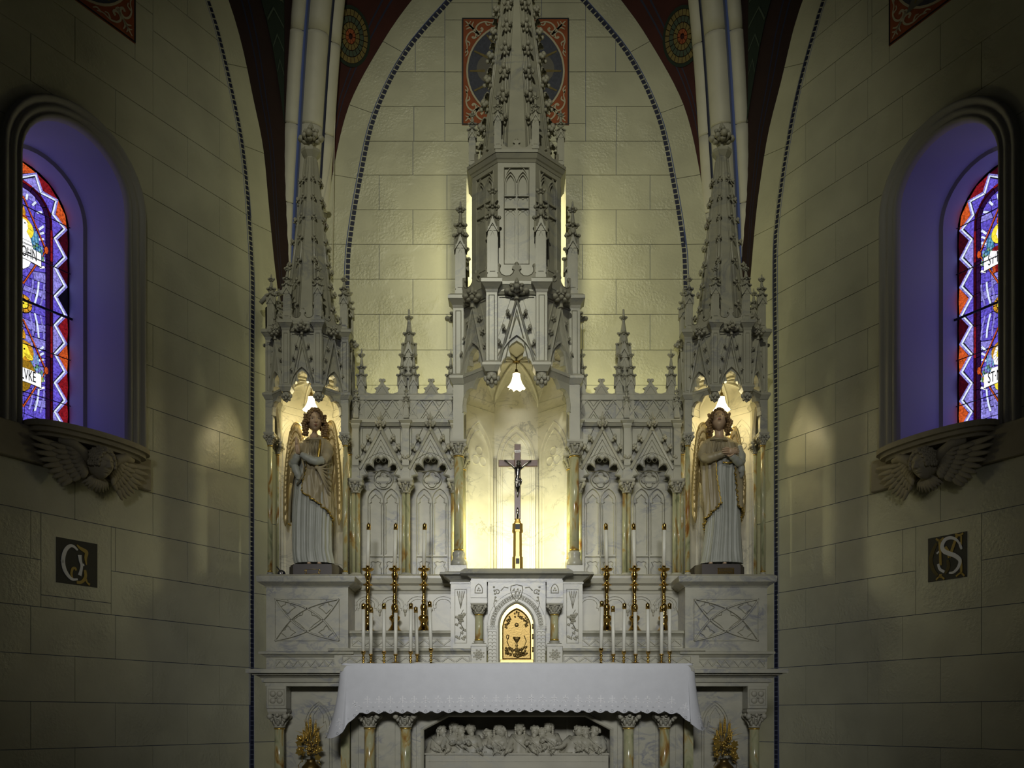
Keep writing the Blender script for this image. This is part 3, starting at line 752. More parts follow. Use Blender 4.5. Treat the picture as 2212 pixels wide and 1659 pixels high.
    # field: violet quarries
    hi = R-.174; field = [(hi, zb)]+[(hi*cos(pi*i/12), zs+hi*sin(pi*i/12)) for i in range(13)]+[(-hi, zb)]; field = field if area(field) > 0 else field[::-1]
    nx_, nz_ = 4, 30; gx = [[(-hi+2*hi*i/nx_+(rr.uniform(-.014, .014) if 0 < i < nx_ else 0), zb+(zs+hi-zb)*j/nz_+(rr.uniform(-.014, .014) if 0 < j < nz_ else 0)) for i in range(nx_+1)] for j in range(nz_+1)]
    for j in range(nz_):
        for i in range(nx_):
            q = clip([gx[j][i], gx[j][i+1], gx[j+1][i+1], gx[j+1][i]], field)
            if len(q) > 2: pane(q, G[rr.choice(['violet', 'violet', 'violet', 'lilac'])])
    def feat(poly, k, lift=.006, edge=.003):
        poly = poly if area(poly) > 0 else poly[::-1]
        m = MB().mat(M_lead); m.plate([inset(poly, -edge)], c0-.010, c0-.008+lift, fr); obj('lead_came', m, root)
        m = MB().mat(G[k] if isinstance(k, str) else k); m.plate([poly], c0-.009, c0-.006+lift, fr); obj('pane', m, root)
    t0c = wc
    def H(x, y):
        t, z = pxt(side, x, y, .60); return (t0c-t, z)
    def HP(l): return [H(*p) for p in l]
    zt1, ztr, zt2 = (4.02, 3.50, 2.98)
    k1, kr, k2 = (H(113, 547), H(50, 655), H(112, 805)) if s < 0 else (H(2109, 553), H(2165, 655), H(2110, 803))
    z1c, zrc, z2c = k1[1], kr[1], k2[1]; hk = .165
    def barp(p, q, w_): 
        d = (Vector(q)-Vector(p)).normalized(); nn = Vector((-d.y, d.x))*w_; return [tuple(Vector(p)+nn), tuple(Vector(q)+nn), tuple(Vector(q)-nn), tuple(Vector(p)-nn)]
    # white rays, upper field and between the medallions (mirrored about the axis)
    for e in (-1, 1):
        for i in range(6):
            a = radians(30+i*24); 
            if e < 0: continue
            feat(barp((cos(a)*.115, zs-.02+sin(a)*.115), (cos(a)*.158, zs-.02+sin(a)*.158), .007), 'pale', .002)
        for zc_, up in ((zrc, 1), (zrc, -1), (z2c-.34, 1)):
            for k in range(3):
                pts = [(e*(.045+.040*k+.028*sin(t*pi/2)), zc_+up*(.035+.16*t)) for t in (0, .33, .66, 1)]
                w_ = .006; poly = [(x-w_, z) for x, z in pts]+[(x+w_, z) for x, z in pts[::-1]]
                poly = [(max(-.165, min(.165, x)), z) for x, z in poly]; feat(poly, 'pale' if k % 2 else 'lilac', .002)
        for zc_ in (z1c, z2c):
            for i in range(3): feat(barp((e*.115, zc_+.055+.035*i), (e*.150, zc_+.075+.045*i), .007), 'pale', .002); 
            for i in range(2): feat(barp((e*.12, zc_-.09-.05*i), (e*.155, zc_-.07-.05*i), .007), 'white', .002)
        # thin red diamonds with knots
        for zc_ in (z1c, z2c):
            for dz in (-1, 1): 
                m = MB().mat(M_lead); m.plate([inset(barp((e*.0, zc_+dz*.30), (e*hk, zc_), .0065)[::1] if area(barp((e*.0, zc_+dz*.30), (e*hk, zc_), .0065)) > 0 else barp((e*.0, zc_+dz*.30), (e*hk, zc_), .0065)[::-1], 0)], c0-.01, c0-.001, fr); obj('lead_came', m, root)
                b_ = barp((e*.0, zc_+dz*.30), (e*hk, zc_), .0035); m = MB().mat(G['orange']); m.plate([b_], c0-.01, c0+.0005, fr); obj('red_line', m, root)
            feat([(e*hk+x, zc_+z) for x, z in arc(0, 0, .014, 0, 360, 8, .026)[:-1]], 'orange', .009, .003)
    # wheel roundel
    for zc_, kk in ((zrc, 'amber'), (zs-.055+.0, 'orange')):
        r_ = .062 if kk == 'amber' else .035
        feat([(x, zc_+z) for x, z in arc(0, 0, r_, 0, 360, 20)[:-1]], 'black', .006, .003)
        for i in range(8):
            a0, a1 = i*45+4, i*45+41; feat(arc(0, zc_, r_*.60, a0, a1, 4)+arc(0, zc_, r_*.95, a1, a0, 4), kk, .009, .001)
        for i in range(6): a0, a1 = i*60+5, i*60+55; feat(arc(0, zc_, r_*.12, a0, a1, 2)+arc(0, zc_, r_*.50, a1, a0, 3), 'yellow' if kk == 'amber' else kk, .009, .001)
    # figures
    def wings(zc_, cols, e):
        for j in range(5):      # upright pinion
            feat([(e*(.060+.010*j), zc_+.02), (e*(.068+.011*j), zc_+.02), (e*(.052+.013*j), zc_+.135-.012*j), (e*(.044+.010*j), zc_+.13-.012*j)], cols[j % 2], .007, .001)
        for j in range(3):
            for i in range(5):
                x = .060+.018*i; z = zc_+.01-.022*j-.002*i
                feat([(e*(x+q[0]), z+q[1]) for q in arc(0, 0, .0085, 0, 360, 7, .011)[:-1]], cols[(i+j) % 3], .008, .001)
        for i in range(7):
            x = .055+.014*i; feat([(e*x, zc_-.055), (e*(x+.011), zc_-.055), (e*(x+.008), zc_-.12+.006*i), (e*(x+.001), zc_-.125+.006*i)], cols[2+(i % 2)], .007, .001)
    def banner(zc_, text, size):
        p = [(-.125+.25*i/10, zc_+.030+.010*cos((i-5)/5*pi/2)-.008) for i in range(11)]; q = [(x, z-.092) for x, z in p[::-1]]
        feat(p+q, 'white', .011, .004)
        cu = bpy.data.curves.new('letters', 'FONT'); cu.body = text; cu.size = size; cu.align_x = 'CENTER'; cu.extrude = .0008; cu.resolution_u = 3
        o = bpy.data.objects.new('tmp', cu); me = bpy.data.meshes.new_from_object(o); bpy.data.objects.remove(o)
        me.materials.clear(); me.materials.append(M_lead)
        M = Matrix.Identity(4); u_ = fr.u if s < 0 else -fr.u
        for i, c_ in enumerate((u_*.62, fr.v*1.35, fr.n)):
            for j in range(3): M[j][i] = c_[j]
        o_ = fr(0, zc_-.046, c0+.0065)
        for j in range(3): M[j][3] = o_[j]
        obj('banner_letters', me, root, M)
    blue = ['teal', 'sky', 'green', 'teal', 'sky']
    for ii, zc_ in enumerate((z1c, z2c)):
        for e in (-1, 1): wings(zc_+.0, blue if ii == 0 else ['sky', 'lilac', 'green', 'yellow', 'sky'], e)
        nc = zc_+.085
        feat([(x, nc+z) for x, z in arc(0, 0, .072, 0, 360, 20)[:-1]], 'yellow' if ii == 0 else 'amber', .009)
        feat([(-.012, nc+.085), (.012, nc+.085), (.014, nc+.11), (.0, nc+.15), (-.010, nc+.112)], 'amber', .009, .003)      # small flame
        if s < 0 and ii == 0:       # eagle
            feat([(-.060, nc-.04), (-.055, nc+.03), (-.02, nc+.06), (.015, nc+.055), (.035, nc+.03), (.030, nc+.005), (.02, nc-.02), (.05, nc-.06), (.06, nc-.10), (-.06, nc-.10)], 'white', .011)
            feat([(.024, nc+.035), (.062, nc+.012), (.060, nc+.002), (.030, nc+.012)], 'yellow', .013, .002); feat([(.008+x, nc+.034+z) for x, z in arc(0, 0, .005, 0, 360, 6)[:-1]], 'black', .013, .001)
            feat([(-.065, nc-.105), (.065, nc-.105), (.075, nc-.15), (.04, nc-.19), (-.04, nc-.19), (-.075, nc-.15)], 'white', .0105)
            for i in range(6):
                for j in range(3): x = -.05+.018*i+(.009 if j % 2 else 0); z = nc-.09-.028*j; 
                if True: 
                    for j in range(4):
                        x = -.05+.019*i+(.009 if j % 2 else 0); z = nc-.075-.028*j; m = MB().mat(M_lead); m.sweep([(x+q[0], z+q[1]) for q in arc(0, 0, .009, 200, 340, 4)], [(-.0012, c0+.0062), (.0012, c0+.0062)], fr, caps=False); obj('feather_line', m, root)
        elif s < 0:                 # ox
            feat([(-.055, nc+.03), (-.02, nc+.055), (.02, nc+.05), (.045, nc-.005), (.068, nc-.035), (.060, nc-.050), (.03, nc-.050), (.01, nc-.03), (-.01, nc-.06), (-.055, nc-.06)], 'yellow', .011)
            feat([(-.07, nc-.065), (.05, nc-.062), (.085, nc-.125), (-.085, nc-.125)], 'ochre', .0105); feat([(.025, nc+.05), (.045, nc+.065), (.055, nc+.045), (.035, nc+.035)], 'amber', .012, .002)
            feat([(.004+x, nc+.012+z) for x, z in arc(0, 0, .006, 0, 360, 6)[:-1]], 'black', .013, .001)
            for i in range(4): feat(barp((.0+.012*i, nc-.015), (.035+.008*i, nc-.043), .0012), 'ochre', .0125, .0)
        elif ii == 0:               # winged figure in profile
            feat([(-.045, nc+.03), (-.01, nc+.055), (.02, nc+.045), (.032, nc+.015), (.038, nc-.005), (.030, nc-.012), (.026, nc-.035), (.008, nc-.045), (.010, nc-.085), (-.045, nc-.085)], 'white', .011)
            feat([(-.05, nc+.045), (-.01, nc+.065), (.025, nc+.052), (.0, nc+.04), (-.015, nc-.03), (-.05, nc-.05)], 'ochre', .012); feat([(.018+x, nc+.012+z) for x, z in arc(0, 0, .0045, 0, 360, 6)[:-1]], 'black', .013, .001)
            feat([(-.07, nc-.09), (.055, nc-.085), (.085, nc-.125), (-.08, nc-.125)], 'red', .0105); feat([(.03, nc-.12), (.075, nc-.10), (.085, nc-.13), (.06, nc-.16), (.045, nc-.15)], 'white', .0135, .002)
            for i in range(5): feat([(-.07+.028*i, nc-.20), (-.045+.028*i, nc-.20), (-.04+.026*i, nc-.26), (-.06+.026*i, nc-.26)], 'red' if i % 2 else 'orange', .008, .002)
        else:                       # lion
            feat([(-.05, nc+.05), (.0, nc+.065), (.04, nc+.03), (.06, nc-.02), (.05, nc-.08), (.0, nc-.10), (-.05, nc-.10)], 'white', .011)
            for i in range(7): feat(barp((.0, nc+.0), (.055*cos(radians(60-i*22)), nc-.02+.065*sin(radians(60-i*22))), .0014), 'ochre', .0125, 0)
            feat([(-.04, nc+.02), (.01, nc+.03), (.03, nc-.0), (.035, nc-.03), (.01, nc-.045), (-.04, nc-.04)], 'yellow', .0125, .002); feat([(.004+x, nc+.006+z) for x, z in arc(0, 0, .005, 0, 360, 6)[:-1]], 'black', .014, .001)
            feat([(-.08, nc-.10), (.07, nc-.10), (.08, nc-.13), (-.08, nc-.13)], 'white', .0105)
        banner(nc-.150, [['ST\u00b7JOHN', 'ST\u00b7LVKE'], ['ST\u00b7MATT', 'ST\u00b7MARK']][s > 0][ii], .078)
        feat([(-.06, nc-.19), (.06, nc-.19), (.04, nc-.25), (0, nc-.285), (-.04, nc-.25)], ('white', 'ochre')[ii] if s < 0 else ('red', 'yellow')[ii], .008)
    # iron saddle bars
    zb1 = H(100, 672)[1] if s < 0 else H(2120, 672)[1]
    b = MB().mat(M_iron); b.tube([fr(-R-.02, zb1, c0+.03), fr(R+.02, zb1, c0+.03)], .009, 8); obj('saddle_bar', b, root)
    for z in (zb1-.62, zb1-.29, zb1+.33, zb1+.66): b = MB().mat(M_iron); b.tube([fr(-R, z, c0+.012), fr(R, z, c0+.012)], .0035, 6); obj('thin_bar', b, root)
    # stone beam under the window
    t0, t1 = (1.545, 2.62) if s < 0 else (1.472, 2.60)
    f2 = fr0; a0, a1 = sorted((s*t0, s*t1)); m = MB().mat(M_sill); m.bbox(a0, a1, 2.225, 2.443, -.0, .045, f2, .006)
    o = obj('trim_%d' % n_, m); struct(o, 'plain brown stone beam under the stained glass window of the %s wall' % nmx)
window(-1); window(1)
# ================================================================ THE MARBLE REREDOS
def mk_crocket():
    mb = MB().mat(M_carve)
    mb.tube([(0, 0, -.55), (.25, 0, -.25), (.55, 0, .05), (.62, 0, .28)], [.16, .20, .20, .16], 6)
    mb.ball((.66, 0, .34), (.27, .24, .26), 8, 5)
    for a, r, z, t in ((75, .42, .10, .24), (-75, .42, .10, .24), (40, .62, -.12, .22), (-40, .62, -.12, .22), (0, .35, .55, .2)):
        mb.ball((.38+r*cos(radians(a))*.6, r*sin(radians(a)), z), (t*1.05, t*.72, t), 6, 4)
    mb.ball((.30, .2, -.38), (.14, .16, .22), 6, 4); mb.ball((.30, -.2, -.38), (.14, .16, .22), 6, 4)
    return mb
CROCKET_MB = mk_crocket(); CROCKET = CROCKET_MB.mesh('crocket')
def mk_finial():                      # unit height, stands on z = 0
    mb = MB().mat(M_carve)
    mb.lathe((0, 0, 0), [(.10, 0), (.07, .06), (.06, .22), (.12, .26), (.07, .31), (.055, .5), (.10, .55), (.06, .60), (.05, .72), (.085, .78), (.06, .86), (.0, 1.0)], 8)
    for z, r, t in ((.40, .30, .115), (.66, .17, .075)):
        for k in range(4 if t > .1 else 4):
            a = pi/2*k+pi/4*0; c, s = cos(a), sin(a)
            mb.ball((c*r, s*r, z), (t, t, t*1.05), 6, 4); mb.ball((c*r*.62, s*r*.62, z-t*.9), (t*.9, t*.9, t*.8), 6, 4)
            mb.tube([(0, 0, z-.13), (c*r*.6, s*r*.6, z-.08), (c*r, s*r, z+.01)], [t*.5, t*.55, t*.4], 5)
            a += pi/4; c, s = cos(a), sin(a); mb.ball((c*r*.6, s*r*.6, z-.02), (t*.8, t*.8, t*.9), 6, 4)
    return mb
FINIAL_MB = mk_finial(); FINIAL = FINIAL_MB.mesh('finial')
def SM(p, s, rz=0, sz=None): return Matrix.Translation(Vector(p)) @ Matrix.Rotation(rz, 4, 'Z') @ Matrix.Diagonal((s, s, sz or s, 1))

def pinnacle_mb(w, zg, zt, rows=2, cw=None, panel=True, plain=False):   # square shaft to zg, gablets, tapering spirelet to zt, local z from 0
    mb = MB().mat(M_marble); h = w/2; gh = w*1.15
    mb.box(-h*1.12, h*1.12, -h*1.12, h*1.12, 0, zg*.10); mb.box(-h, h, -h, h, zg*.10, zg)
    for k in range(4):
        a = k*pi/2; u = Vector((cos(a), sin(a), 0)); n = Vector((sin(a), -cos(a), 0)); fr = Fr(n*h, u, (0, 0, 1), n)
        if panel and zg > w*2:
            q = [(-h*.5, zg*.16), (h*.5, zg*.16), (h*.5, zg*.82), (0, zg*.93), (-h*.5, zg*.82)]
            mb.sweep(q, [(-.003, 0), (-.003, w*.07), (.003, w*.07), (.003, 0)], fr, closed=True)
        mb.plate([[(-h*1.15, zg-gh*.55), (-h*.8, zg-gh*.35), (0, zg+gh*.25), (h*.8, zg-gh*.35), (h*1.15, zg-gh*.55), (0, zg+gh*.85)]], -.002, w*.22, fr)
        mb.plate([[(-h, zg-gh*.4), (h, zg-gh*.4), (0, zg+gh*.5)]], -h, w*.06, fr)
    r0 = w*.62; zb = zg-.0; 
    mb.lathe((0, 0, 0), [(r0, zb), (r0*.26, zt-(zt-zg)*.30), (r0*.24, zt-(zt-zg)*.22), (r0*.42, zt-(zt-zg)*.20), (r0*.2, zt-(zt-zg)*.15), (r0*.16, zt-(zt-zg)*.02), (0, zt)], 8, smooth=False, phase=pi/8)
    cs = cw or w*.52
    for i in range(rows+1):
        t = .22+.46*i/max(1, rows) if i < rows else .80
        z = zg+(zt-zg)*t; r = max(r0*(1-t*1.02), r0*.18)
        for k in range(4):
            a = k*pi/2+pi/4*(0 if i % 1 else 0)
            if plain: 
                mb.ball((cos(a)*(r+cs*.35), sin(a)*(r+cs*.35), z), (cs*.5, cs*.5, cs*.45), 5, 3)
            else:
                mb.ball((cos(a)*(r+cs*.45), sin(a)*(r+cs*.45), z+cs*.15), (cs*.42, cs*.42, cs*.40), 6, 4)
                mb.ball((cos(a)*(r+cs*.15), sin(a)*(r+cs*.15), z-cs*.25), (cs*.38, cs*.38, cs*.45), 5, 3)
                mb.ball((cos(a+.5)*(r+cs*.25), sin(a+.5)*(r+cs*.25), z), (cs*.3, cs*.3, cs*.3), 5, 3); mb.ball((cos(a-.5)*(r+cs*.25), sin(a-.5)*(r+cs*.25), z), (cs*.3, cs*.3, cs*.3), 5, 3)
    return mb

def capital_mb(r, z0, z1, w):          # leafy capital under a square abacus; local, axis z
    mb = MB().mat(M_carve); H = z1-z0; ab = H*.24
    mb.lathe((0, 0, 0), [(r*1.12, z0), (r*1.22, z0+H*.05), (r*1.05, z0+H*.10), (r*1.1, z0+H*.4), (w*.42, z1-ab)], 12)
    mb.frustum(-w*.44, w*.44, -w*.44, w*.44, z1-ab*1.05, z1-ab*.55, -w*.05); mb.box(-w*.5, w*.5, -w*.5, w*.5, z1-ab*.55, z1)
    for row, (za_, zb_2, rb_, n, wl) in enumerate(((.08, .42, 1.45, 8, .30), (.20, .66, 1.75, 8, .26))):
        for k in range(n):
            a = 2*pi*(k+.5*row)/n; e = Vector((cos(a), sin(a), 0)); q = lambda rr_, zz_: e*rr_+Vector((0, 0, z0+H*zz_))
            mb.tube([q(r*1.05, za_), q(r*1.22, (za_+zb_2)/2), q(r*rb_, zb_2), q(r*rb_*1.14, zb_2-.03), q(r*rb_*1.10, zb_2-.10)], [r*wl*.7, r*wl*1.25, r*wl*1.1, r*wl*.8, r*wl*.4], 5, flat=.5, up=tuple(e))
    for k in range(4):
        a = pi/4+pi/2*k; R = w*.56; mb.ball((cos(a)*R, sin(a)*R, z1-ab*1.6), (H*.17, H*.17, H*.17), 7, 5); mb.ball((cos(a)*R*.8, sin(a)*R*.8, z1-ab*2.2), (H*.12, H*.12, H*.16), 6, 4)
        a += pi/4; mb.ball((cos(a)*w*.45, sin(a)*w*.45, z1-ab*1.3), (H*.11, H*.11, H*.12), 6, 4)
    return mb
def base_mb(r, z0, z1, w):
    mb = MB().mat(M_marble); H = z1-z0
    mb.box(-w/2, w/2, -w/2, w/2, z0, z0+H*.36); mb.lathe((0, 0, 0), [(w*.46, z0+H*.36), (w*.49, z0+H*.45), (w*.46, z0+H*.56), (r*1.25, z0+H*.66), (r*1.18, z0+H*.78), (r*1.32, z0+H*.86), (r*1.25, z0+H*.95), (r, z1)], 14)
    return mb
def column(parent, M, r, zb0, zb1, zc0, zc1, wc, wb, seg=12, ringm=True):
    sh = MB().mat(M_onyx); sh.lathe((0, 0, 0), [(r, zb1), (r*.97, (zb1+zc0)/2), (r*.94, zc0)], seg)
    c = obj('column', sh, parent, M)
    obj('capital', capital_mb(r, zc0, zc1, wc), c, M); obj('base', base_mb(r, zb0, zb1, wb), c, M)
    if ringm:
        g = MB().mat(M_gilt); g.lathe((0, 0, 0), [(r*1.0, zc0-.012), (r*1.12, zc0-.008), (r*1.0, zc0-.002)], seg); g.lathe((0, 0, 0), [(r*1.0, zb1+.002), (r*1.12, zb1+.008), (r*1.0, zb1+.014)], seg); obj('gilt_ring', g, c, M)
    return c

def halfarch(s, z0, z1):              # cusped half arch opening on a side face: outer foot at -s/2, boss at +s/2 (normalised)
    P_ = [(.06, -.02), (.06, .10), (.02, .20), (.03, .33), (.09, .42), (.17, .45), (.15, .55), (.18, .67), (.27, .76), (.38, .78), (.46, .76), (.50, .83), (.60, .92), (.74, .96), (.86, .93), (.93, .86), (1.02, .80), (1.02, -.02)]
    return [((x-.5)*s, z0+(z1-z0)*y) for x, y in P_]
def cusp_head(hw, z0, z1):            # trefoiled pointed opening, half width hw at z0
    H = z1-z0
    R = [(hw*.98, z0), (hw*.93, z0+H*.14), (hw*.78, z0+H*.30), (hw*.60, z0+H*.38), (hw*.38, z0+H*.36), (hw*.42, z0+H*.50), (hw*.50, z0+H*.62), (hw*.47, z0+H*.76), (hw*.30, z0+H*.88), (hw*.10, z0+H*.95), (0, z1)]
    return R+mir(R)[1:]
def crest_poly(w, h, n=1):
    out = []
    C = [(-.5, 0), (-.5, .9), (-.46, .98), (-.42, .86), (-.44, .66), (-.40, .40), (-.28, .24), (-.16, .26), (-.07, .44), (-.05, .60), (-.12, .68), (-.10, .84), (-.03, .88), (0, 1.08)]
    C = C+mir(C)[1:]
    return [(x*w, y*h) for x, y in C]

def tower(name, label, X, Yf, s, p, parent_cat='altar canopy'):
    ap = s*1.2071; Yc = Yf+ap; root = thing(name, label, parent_cat, (X, Yc, p['led']))
    c = Vector((X, Yc, 0)); pw = p['pw']
    def face(phi, apo=ap):
        a = radians(phi); n = Vector((sin(a), -cos(a), 0)); return Fr(c+n*apo, (cos(a), sin(a), 0), (0, 0, 1), n)
    def vert(k, S=None):               # k = -1,1 front; -2,2 side-front; -3,3 side-back; -4,4 back
        S = S or s; A = S*1.2071
        return {1: Vector((S/2, -A, 0)), 2: Vector((A, -S/2, 0)), 3: Vector((A, S/2, 0)), 4: Vector((S/2, A, 0))}[abs(k)]*1 if k > 0 else \
            (lambda v: Vector((-v.x, v.y, 0)))({1: Vector((S/2, -A, 0)), 2: Vector((A, -S/2, 0)), 3: Vector((A, S/2, 0)), 4: Vector((S/2, A, 0))}[abs(k)])
    def octpts(S, ex=0): 
        R = (S*1.2071+ex)/cos(pi/8); return [(X+R*cos(pi/8+pi/4*i), Yc+R*sin(pi/8+pi/4*i)) for i in range(8)]
    zA, zS, zG, zC, zT = p['zA'], p['zS'], p['zG'], p['zC'], p['zT']
    # columns
    for k in (-2, 2, -3, 3):
        v = c+vert(k); column(root, Matrix.Translation(v), p['cr'], p['led'], p['zb'], p['zc0'], zA, p['cw'], p['bw'])
    # niche walls
    for i, phi in enumerate((90, 135, 180, 225, 270)):
        f = face(phi, ap*(.985 if phi not in (90, 270) else .985)); m = MB().mat(M_niche)
        if phi in (90, 270):           # the open side: only a jamb and wall above the arch
            f2 = f
            m.plate([[(-s/2, zA), (s/2, zA), (s/2, zT), (-s/2, zT)], pointed(s*.72, zA+.02, zS-.03, 6)], -.02, .0, f)
        else: m.bbox(-s/2, s/2, p['led'], zT, -.0, .022, f, .001)
        obj('niche_wall', m, root)
        if phi not in (90, 270):
            fi = Fr(f.o, -f.u, f.v, -f.n); t = MB().mat(M_niche); r = s*.022
            for wv, off in ((.84, 0), (.66, 0)):
                q = [(-s*wv/2, p['led']+.02)]+pointed(s*wv, zA+.02, zA+.02+s*.95*wv, 8)+[(s*wv/2, p['led']+.02)]
                t.sweep(q, [(-r, 0), (-r*.6, r), (r*.6, r), (r, 0)], fi)
            for cx_, cz_ in ((-s*.11, zA-s*.02), (s*.11, zA-s*.02), (0, zA+s*.19)):
                t.sweep([(cx_+x, cz_+z) for x, z in arc(0, 0, s*.10, 0, 360, 14)[:-1]], [(-r*.6, 0), (0, r*1.1), (r*.6, 0)], fi, closed=True)
            obj('blind_tracery', t, root)
    for k in (-4, 4, -3, 3):           # vertical roll mouldings at the inner corners
        v = c+vert(k)*.955; m = MB().mat(M_niche); m.tube([v+Vector((0, 0, p['led'])), v+Vector((0, 0, zA+.04))], s*.035, 8); obj('wall_shaft', m, root)
    # vault: ribs and webs meeting in a boss
    zB = p['zB']; zv = zS+.0; bs = c+Vector((0, 0, zB))
    V8 = [c+vert(k) for k in (-1, 1, 2, 3, 4, -4, -3, -2)]
    for i in range(8):
        a, b = V8[i], V8[(i+1) % 8]; m = MB().mat(M_niche); rows = []
        for j in range(6):
            t = j/5; row = []
            for q in range(5):
                e = a.lerp(b, q/4)+Vector((0, 0, 0)); rise = sin(t*pi/2); top = zv+(zB-zv)*rise + (1-t)*sin(pi*q/4)*(zB-zv)*1.05
                pt = e.lerp(c, (1-cos(t*pi/2))*.98); row.append(Vector((pt.x, pt.y, min(top, zB+.0))))
            rows.append(row)
        m.grid(rows); obj('vault_web', m, root)
    for v in V8:
        pts = [Vector((v.lerp(c, 1-cos(t*pi/2)).x, v.lerp(c, 1-cos(t*pi/2)).y, zv+(zB-zv-.01)*sin(t*pi/2))) for t in [i/7 for i in range(8)]]
        if (v-c).y < -ap*.9: pts = [q for q in pts if q.z > zS]
        if len(pts) > 1:
            m = MB().mat(M_niche); m.tube(pts, s*.035, 6); obj('vault_rib_moulding', m, root)
    b = MB().mat(M_bronze); b.lathe(bs, [(.0, .0), (s*.10, -.004), (s*.11, -.018), (s*.05, -.03), (.0, -.034)], 10); obj('lamp_rose', b, root)
    # canopy faces
    fw = s-pw*.9
    gp = MB().mat(M_marble); hw = fw/2; op = cusp_head(hw*.80, zS, p['zK'])
    gp.plate([[(-hw, zS), (-hw*.9, zS), (0, zG), (hw*.9, zS), (hw, zS), (hw, zS+.001), (hw, zC), (-hw, zC)]], -.03, -.012, FX)     # recessed spandrel panels
    gp2 = MB().mat(M_marble)
    tri = [(-hw*.96, zS), (hw*.96, zS), (0, zG)]
    gp2.plate([tri, [q for q in op]], -.03, .010, FX)
    bar = s*.040
    gp2.sweep([(-hw*.97, zS), (0, zG+s*.02), (hw*.97, zS)], [(-bar, 0), (-bar, .030), (-bar*.3, .034), (bar*.2, .024), (bar*.5, .0)], FX)
    k1 = .76; gp2.sweep([(-hw*.80*k1-.0, zS+.02), (0, zS+(zG-zS)*.83), (hw*.80*k1, zS+.02)], [(-bar*.35, .01), (0, .021), (bar*.35, .01)], FX)
    k1 = .5; gp2.sweep([(-hw*.36, zS+(zG-zS)*.40), (0, zS+(zG-zS)*.74), (hw*.36, zS+(zG-zS)*.40)], [(-bar*.3, .01), (0, .018), (bar*.3, .01)], FX)
    ah = pointed(hw*1.74, zS, p['zK']+s*.10, 8); gp2.sweep(ah, [(-bar*.5, .008), (-bar*.2, .030), (bar*.3, .030), (bar*.6, .008)], FX)
    for sx in (-1, 1):                  # sunk frames beside the gable
        q = [(sx*hw*.90, zC-.02), (sx*hw*.30, zC-.02), (sx*hw*.90, zS+(zG-zS)*.48)]
        gp.sweep(q, [(-.004, -.012), (-.004, -.004), (.004, -.004), (.004, -.012)], FX, closed=True)
    gpm, gp2m = gp.mesh('spandrel_panel'), gp2.mesh('gable')
    for phi in (0, -45, 45, -90, 90):
        M = frmat(face(phi)); 
        obj('spandrel_panel', gpm, root, M); g = obj('gable', gp2m, root, M)
        f = face(phi)
        for sx in (-1, 1):
            for t in (.34, .56, .78):
                pp = f(sx*hw*.97*(1-t)+sx*.012, zS+(zG-zS)*t, .014); a = math.atan2(f.u.y*sx, f.u.x*sx)
                obj('crocket', CROCKET, g, SM(pp, s*.108, a))
        obj('finial', FINIAL, g, SM(f(0, zG-s*.06, .028), s*.62, radians(phi), (zT-zG+s*.10)))
    # side screens with a cusped half arch below the string course
    sc = MB().mat(M_marble); z0, z1 = zA, zS
    sc.plate([[(-s/2, z0), (s/2, z0), (s/2, z1), (-s/2, z1)], clip(halfarch(s, z0, z1)[::-1], [(-s/2, z0-.0), (s/2, z0-.0), (s/2, z1), (-s/2, z1)])], -.028, .0, FX)
    P2 = halfarch(s, z0, z1)[1:-2]; sc.sweep(P2, [(-.002, 0), (0, .010), (.008, .006), (.012, 0)], FX)
    sc.sweep([(-s*.40, z0+(z1-z0)*.50), (-s*.40, z1-.014), (s*.34, z1-.014)], [(-.004, 0), (-.004, .010), (.004, .010), (.004, 0)], FX)
    scR = MB().mat(M_marble); scR.v = [(-x, y, z) for x, y, z in sc.v]; scR.f = [f[::-1] for f in sc.f]; scR.m = sc.m; scR.sm = sc.sm; scR.mats = sc.mats
    for phi in (-45, 45): 
        m = (sc if phi < 0 else scR)
        mm = MB().mat(M_marble).merge(m); obj('side_screen', mm, root, frmat(face(phi)))
    # spandrel eyelet in each screen: a small pierced trefoil is part of the screen outline
    # piers
    for k in (-1, 1, -2, 2, -3, 3):
        v = c+vert(k)*1.0; zb = zS if abs(k) == 1 else zA; h = pw/2
        m = MB().mat(M_marble); m.box(-h, h, -h, h, zb, zC)
        for a in (0, 1, -1):
            n = Vector((sin(a*pi/2), -cos(a*pi/2), 0)); f = Fr(n*h, (cos(a*pi/2), sin(a*pi/2), 0), (0, 0, 1), n)
            q = [(-h*.5, zS+.03), (h*.5, zS+.03), (h*.5, zC-.03), (-h*.5, zC-.03)]; m.sweep(q, [(-.003, 0), (0, .004), (.003, 0)], f, closed=True)
        obj('pier', m, root, Matrix.Translation(v))
        # string-course block and cornice block breaking forward round the pier
        m = MB().mat(M_marble); d = p['sh']
        m.frustum(-h*1.15, h*1.15, -h*1.15, h*1.15, zS-d*.9, zS-d*.2, -d*.35); m.box(-h*1.15-d*.4, h*1.15+d*.4, -h*1.15-d*.4, h*1.15+d*.4, zS-d*.2, zS+d*.15); m.frustum(-h*1.15-d*.4, h*1.15+d*.4, -h*1.15-d*.4, h*1.15+d*.4, zS+d*.15, zS+d*.5, d*.4)
        obj('string_block', m, root, Matrix.Translation(v))
        m = MB().mat(M_marble); D = zT-zC
        m.frustum(-h*1.05, h*1.05, -h*1.05, h*1.05, zC-D*.1, zC+D*.12, -D*.06); m.frustum(-h*1.1, h*1.1, -h*1.1, h*1.1, zC+D*.12, zC+D*.55, -D*.32)
        m.box(-h*1.1-D*.36, h*1.1+D*.36, -h*1.1-D*.36, h*1.1+D*.36, zC+D*.55, zC+D*.82); m.frustum(-h*1.1-D*.36, h*1.1+D*.36, -h*1.1-D*.36, h*1.1+D*.36, zC+D*.82, zT, D*.2)
        obj('cornice_block', m, root, Matrix.Translation(v))
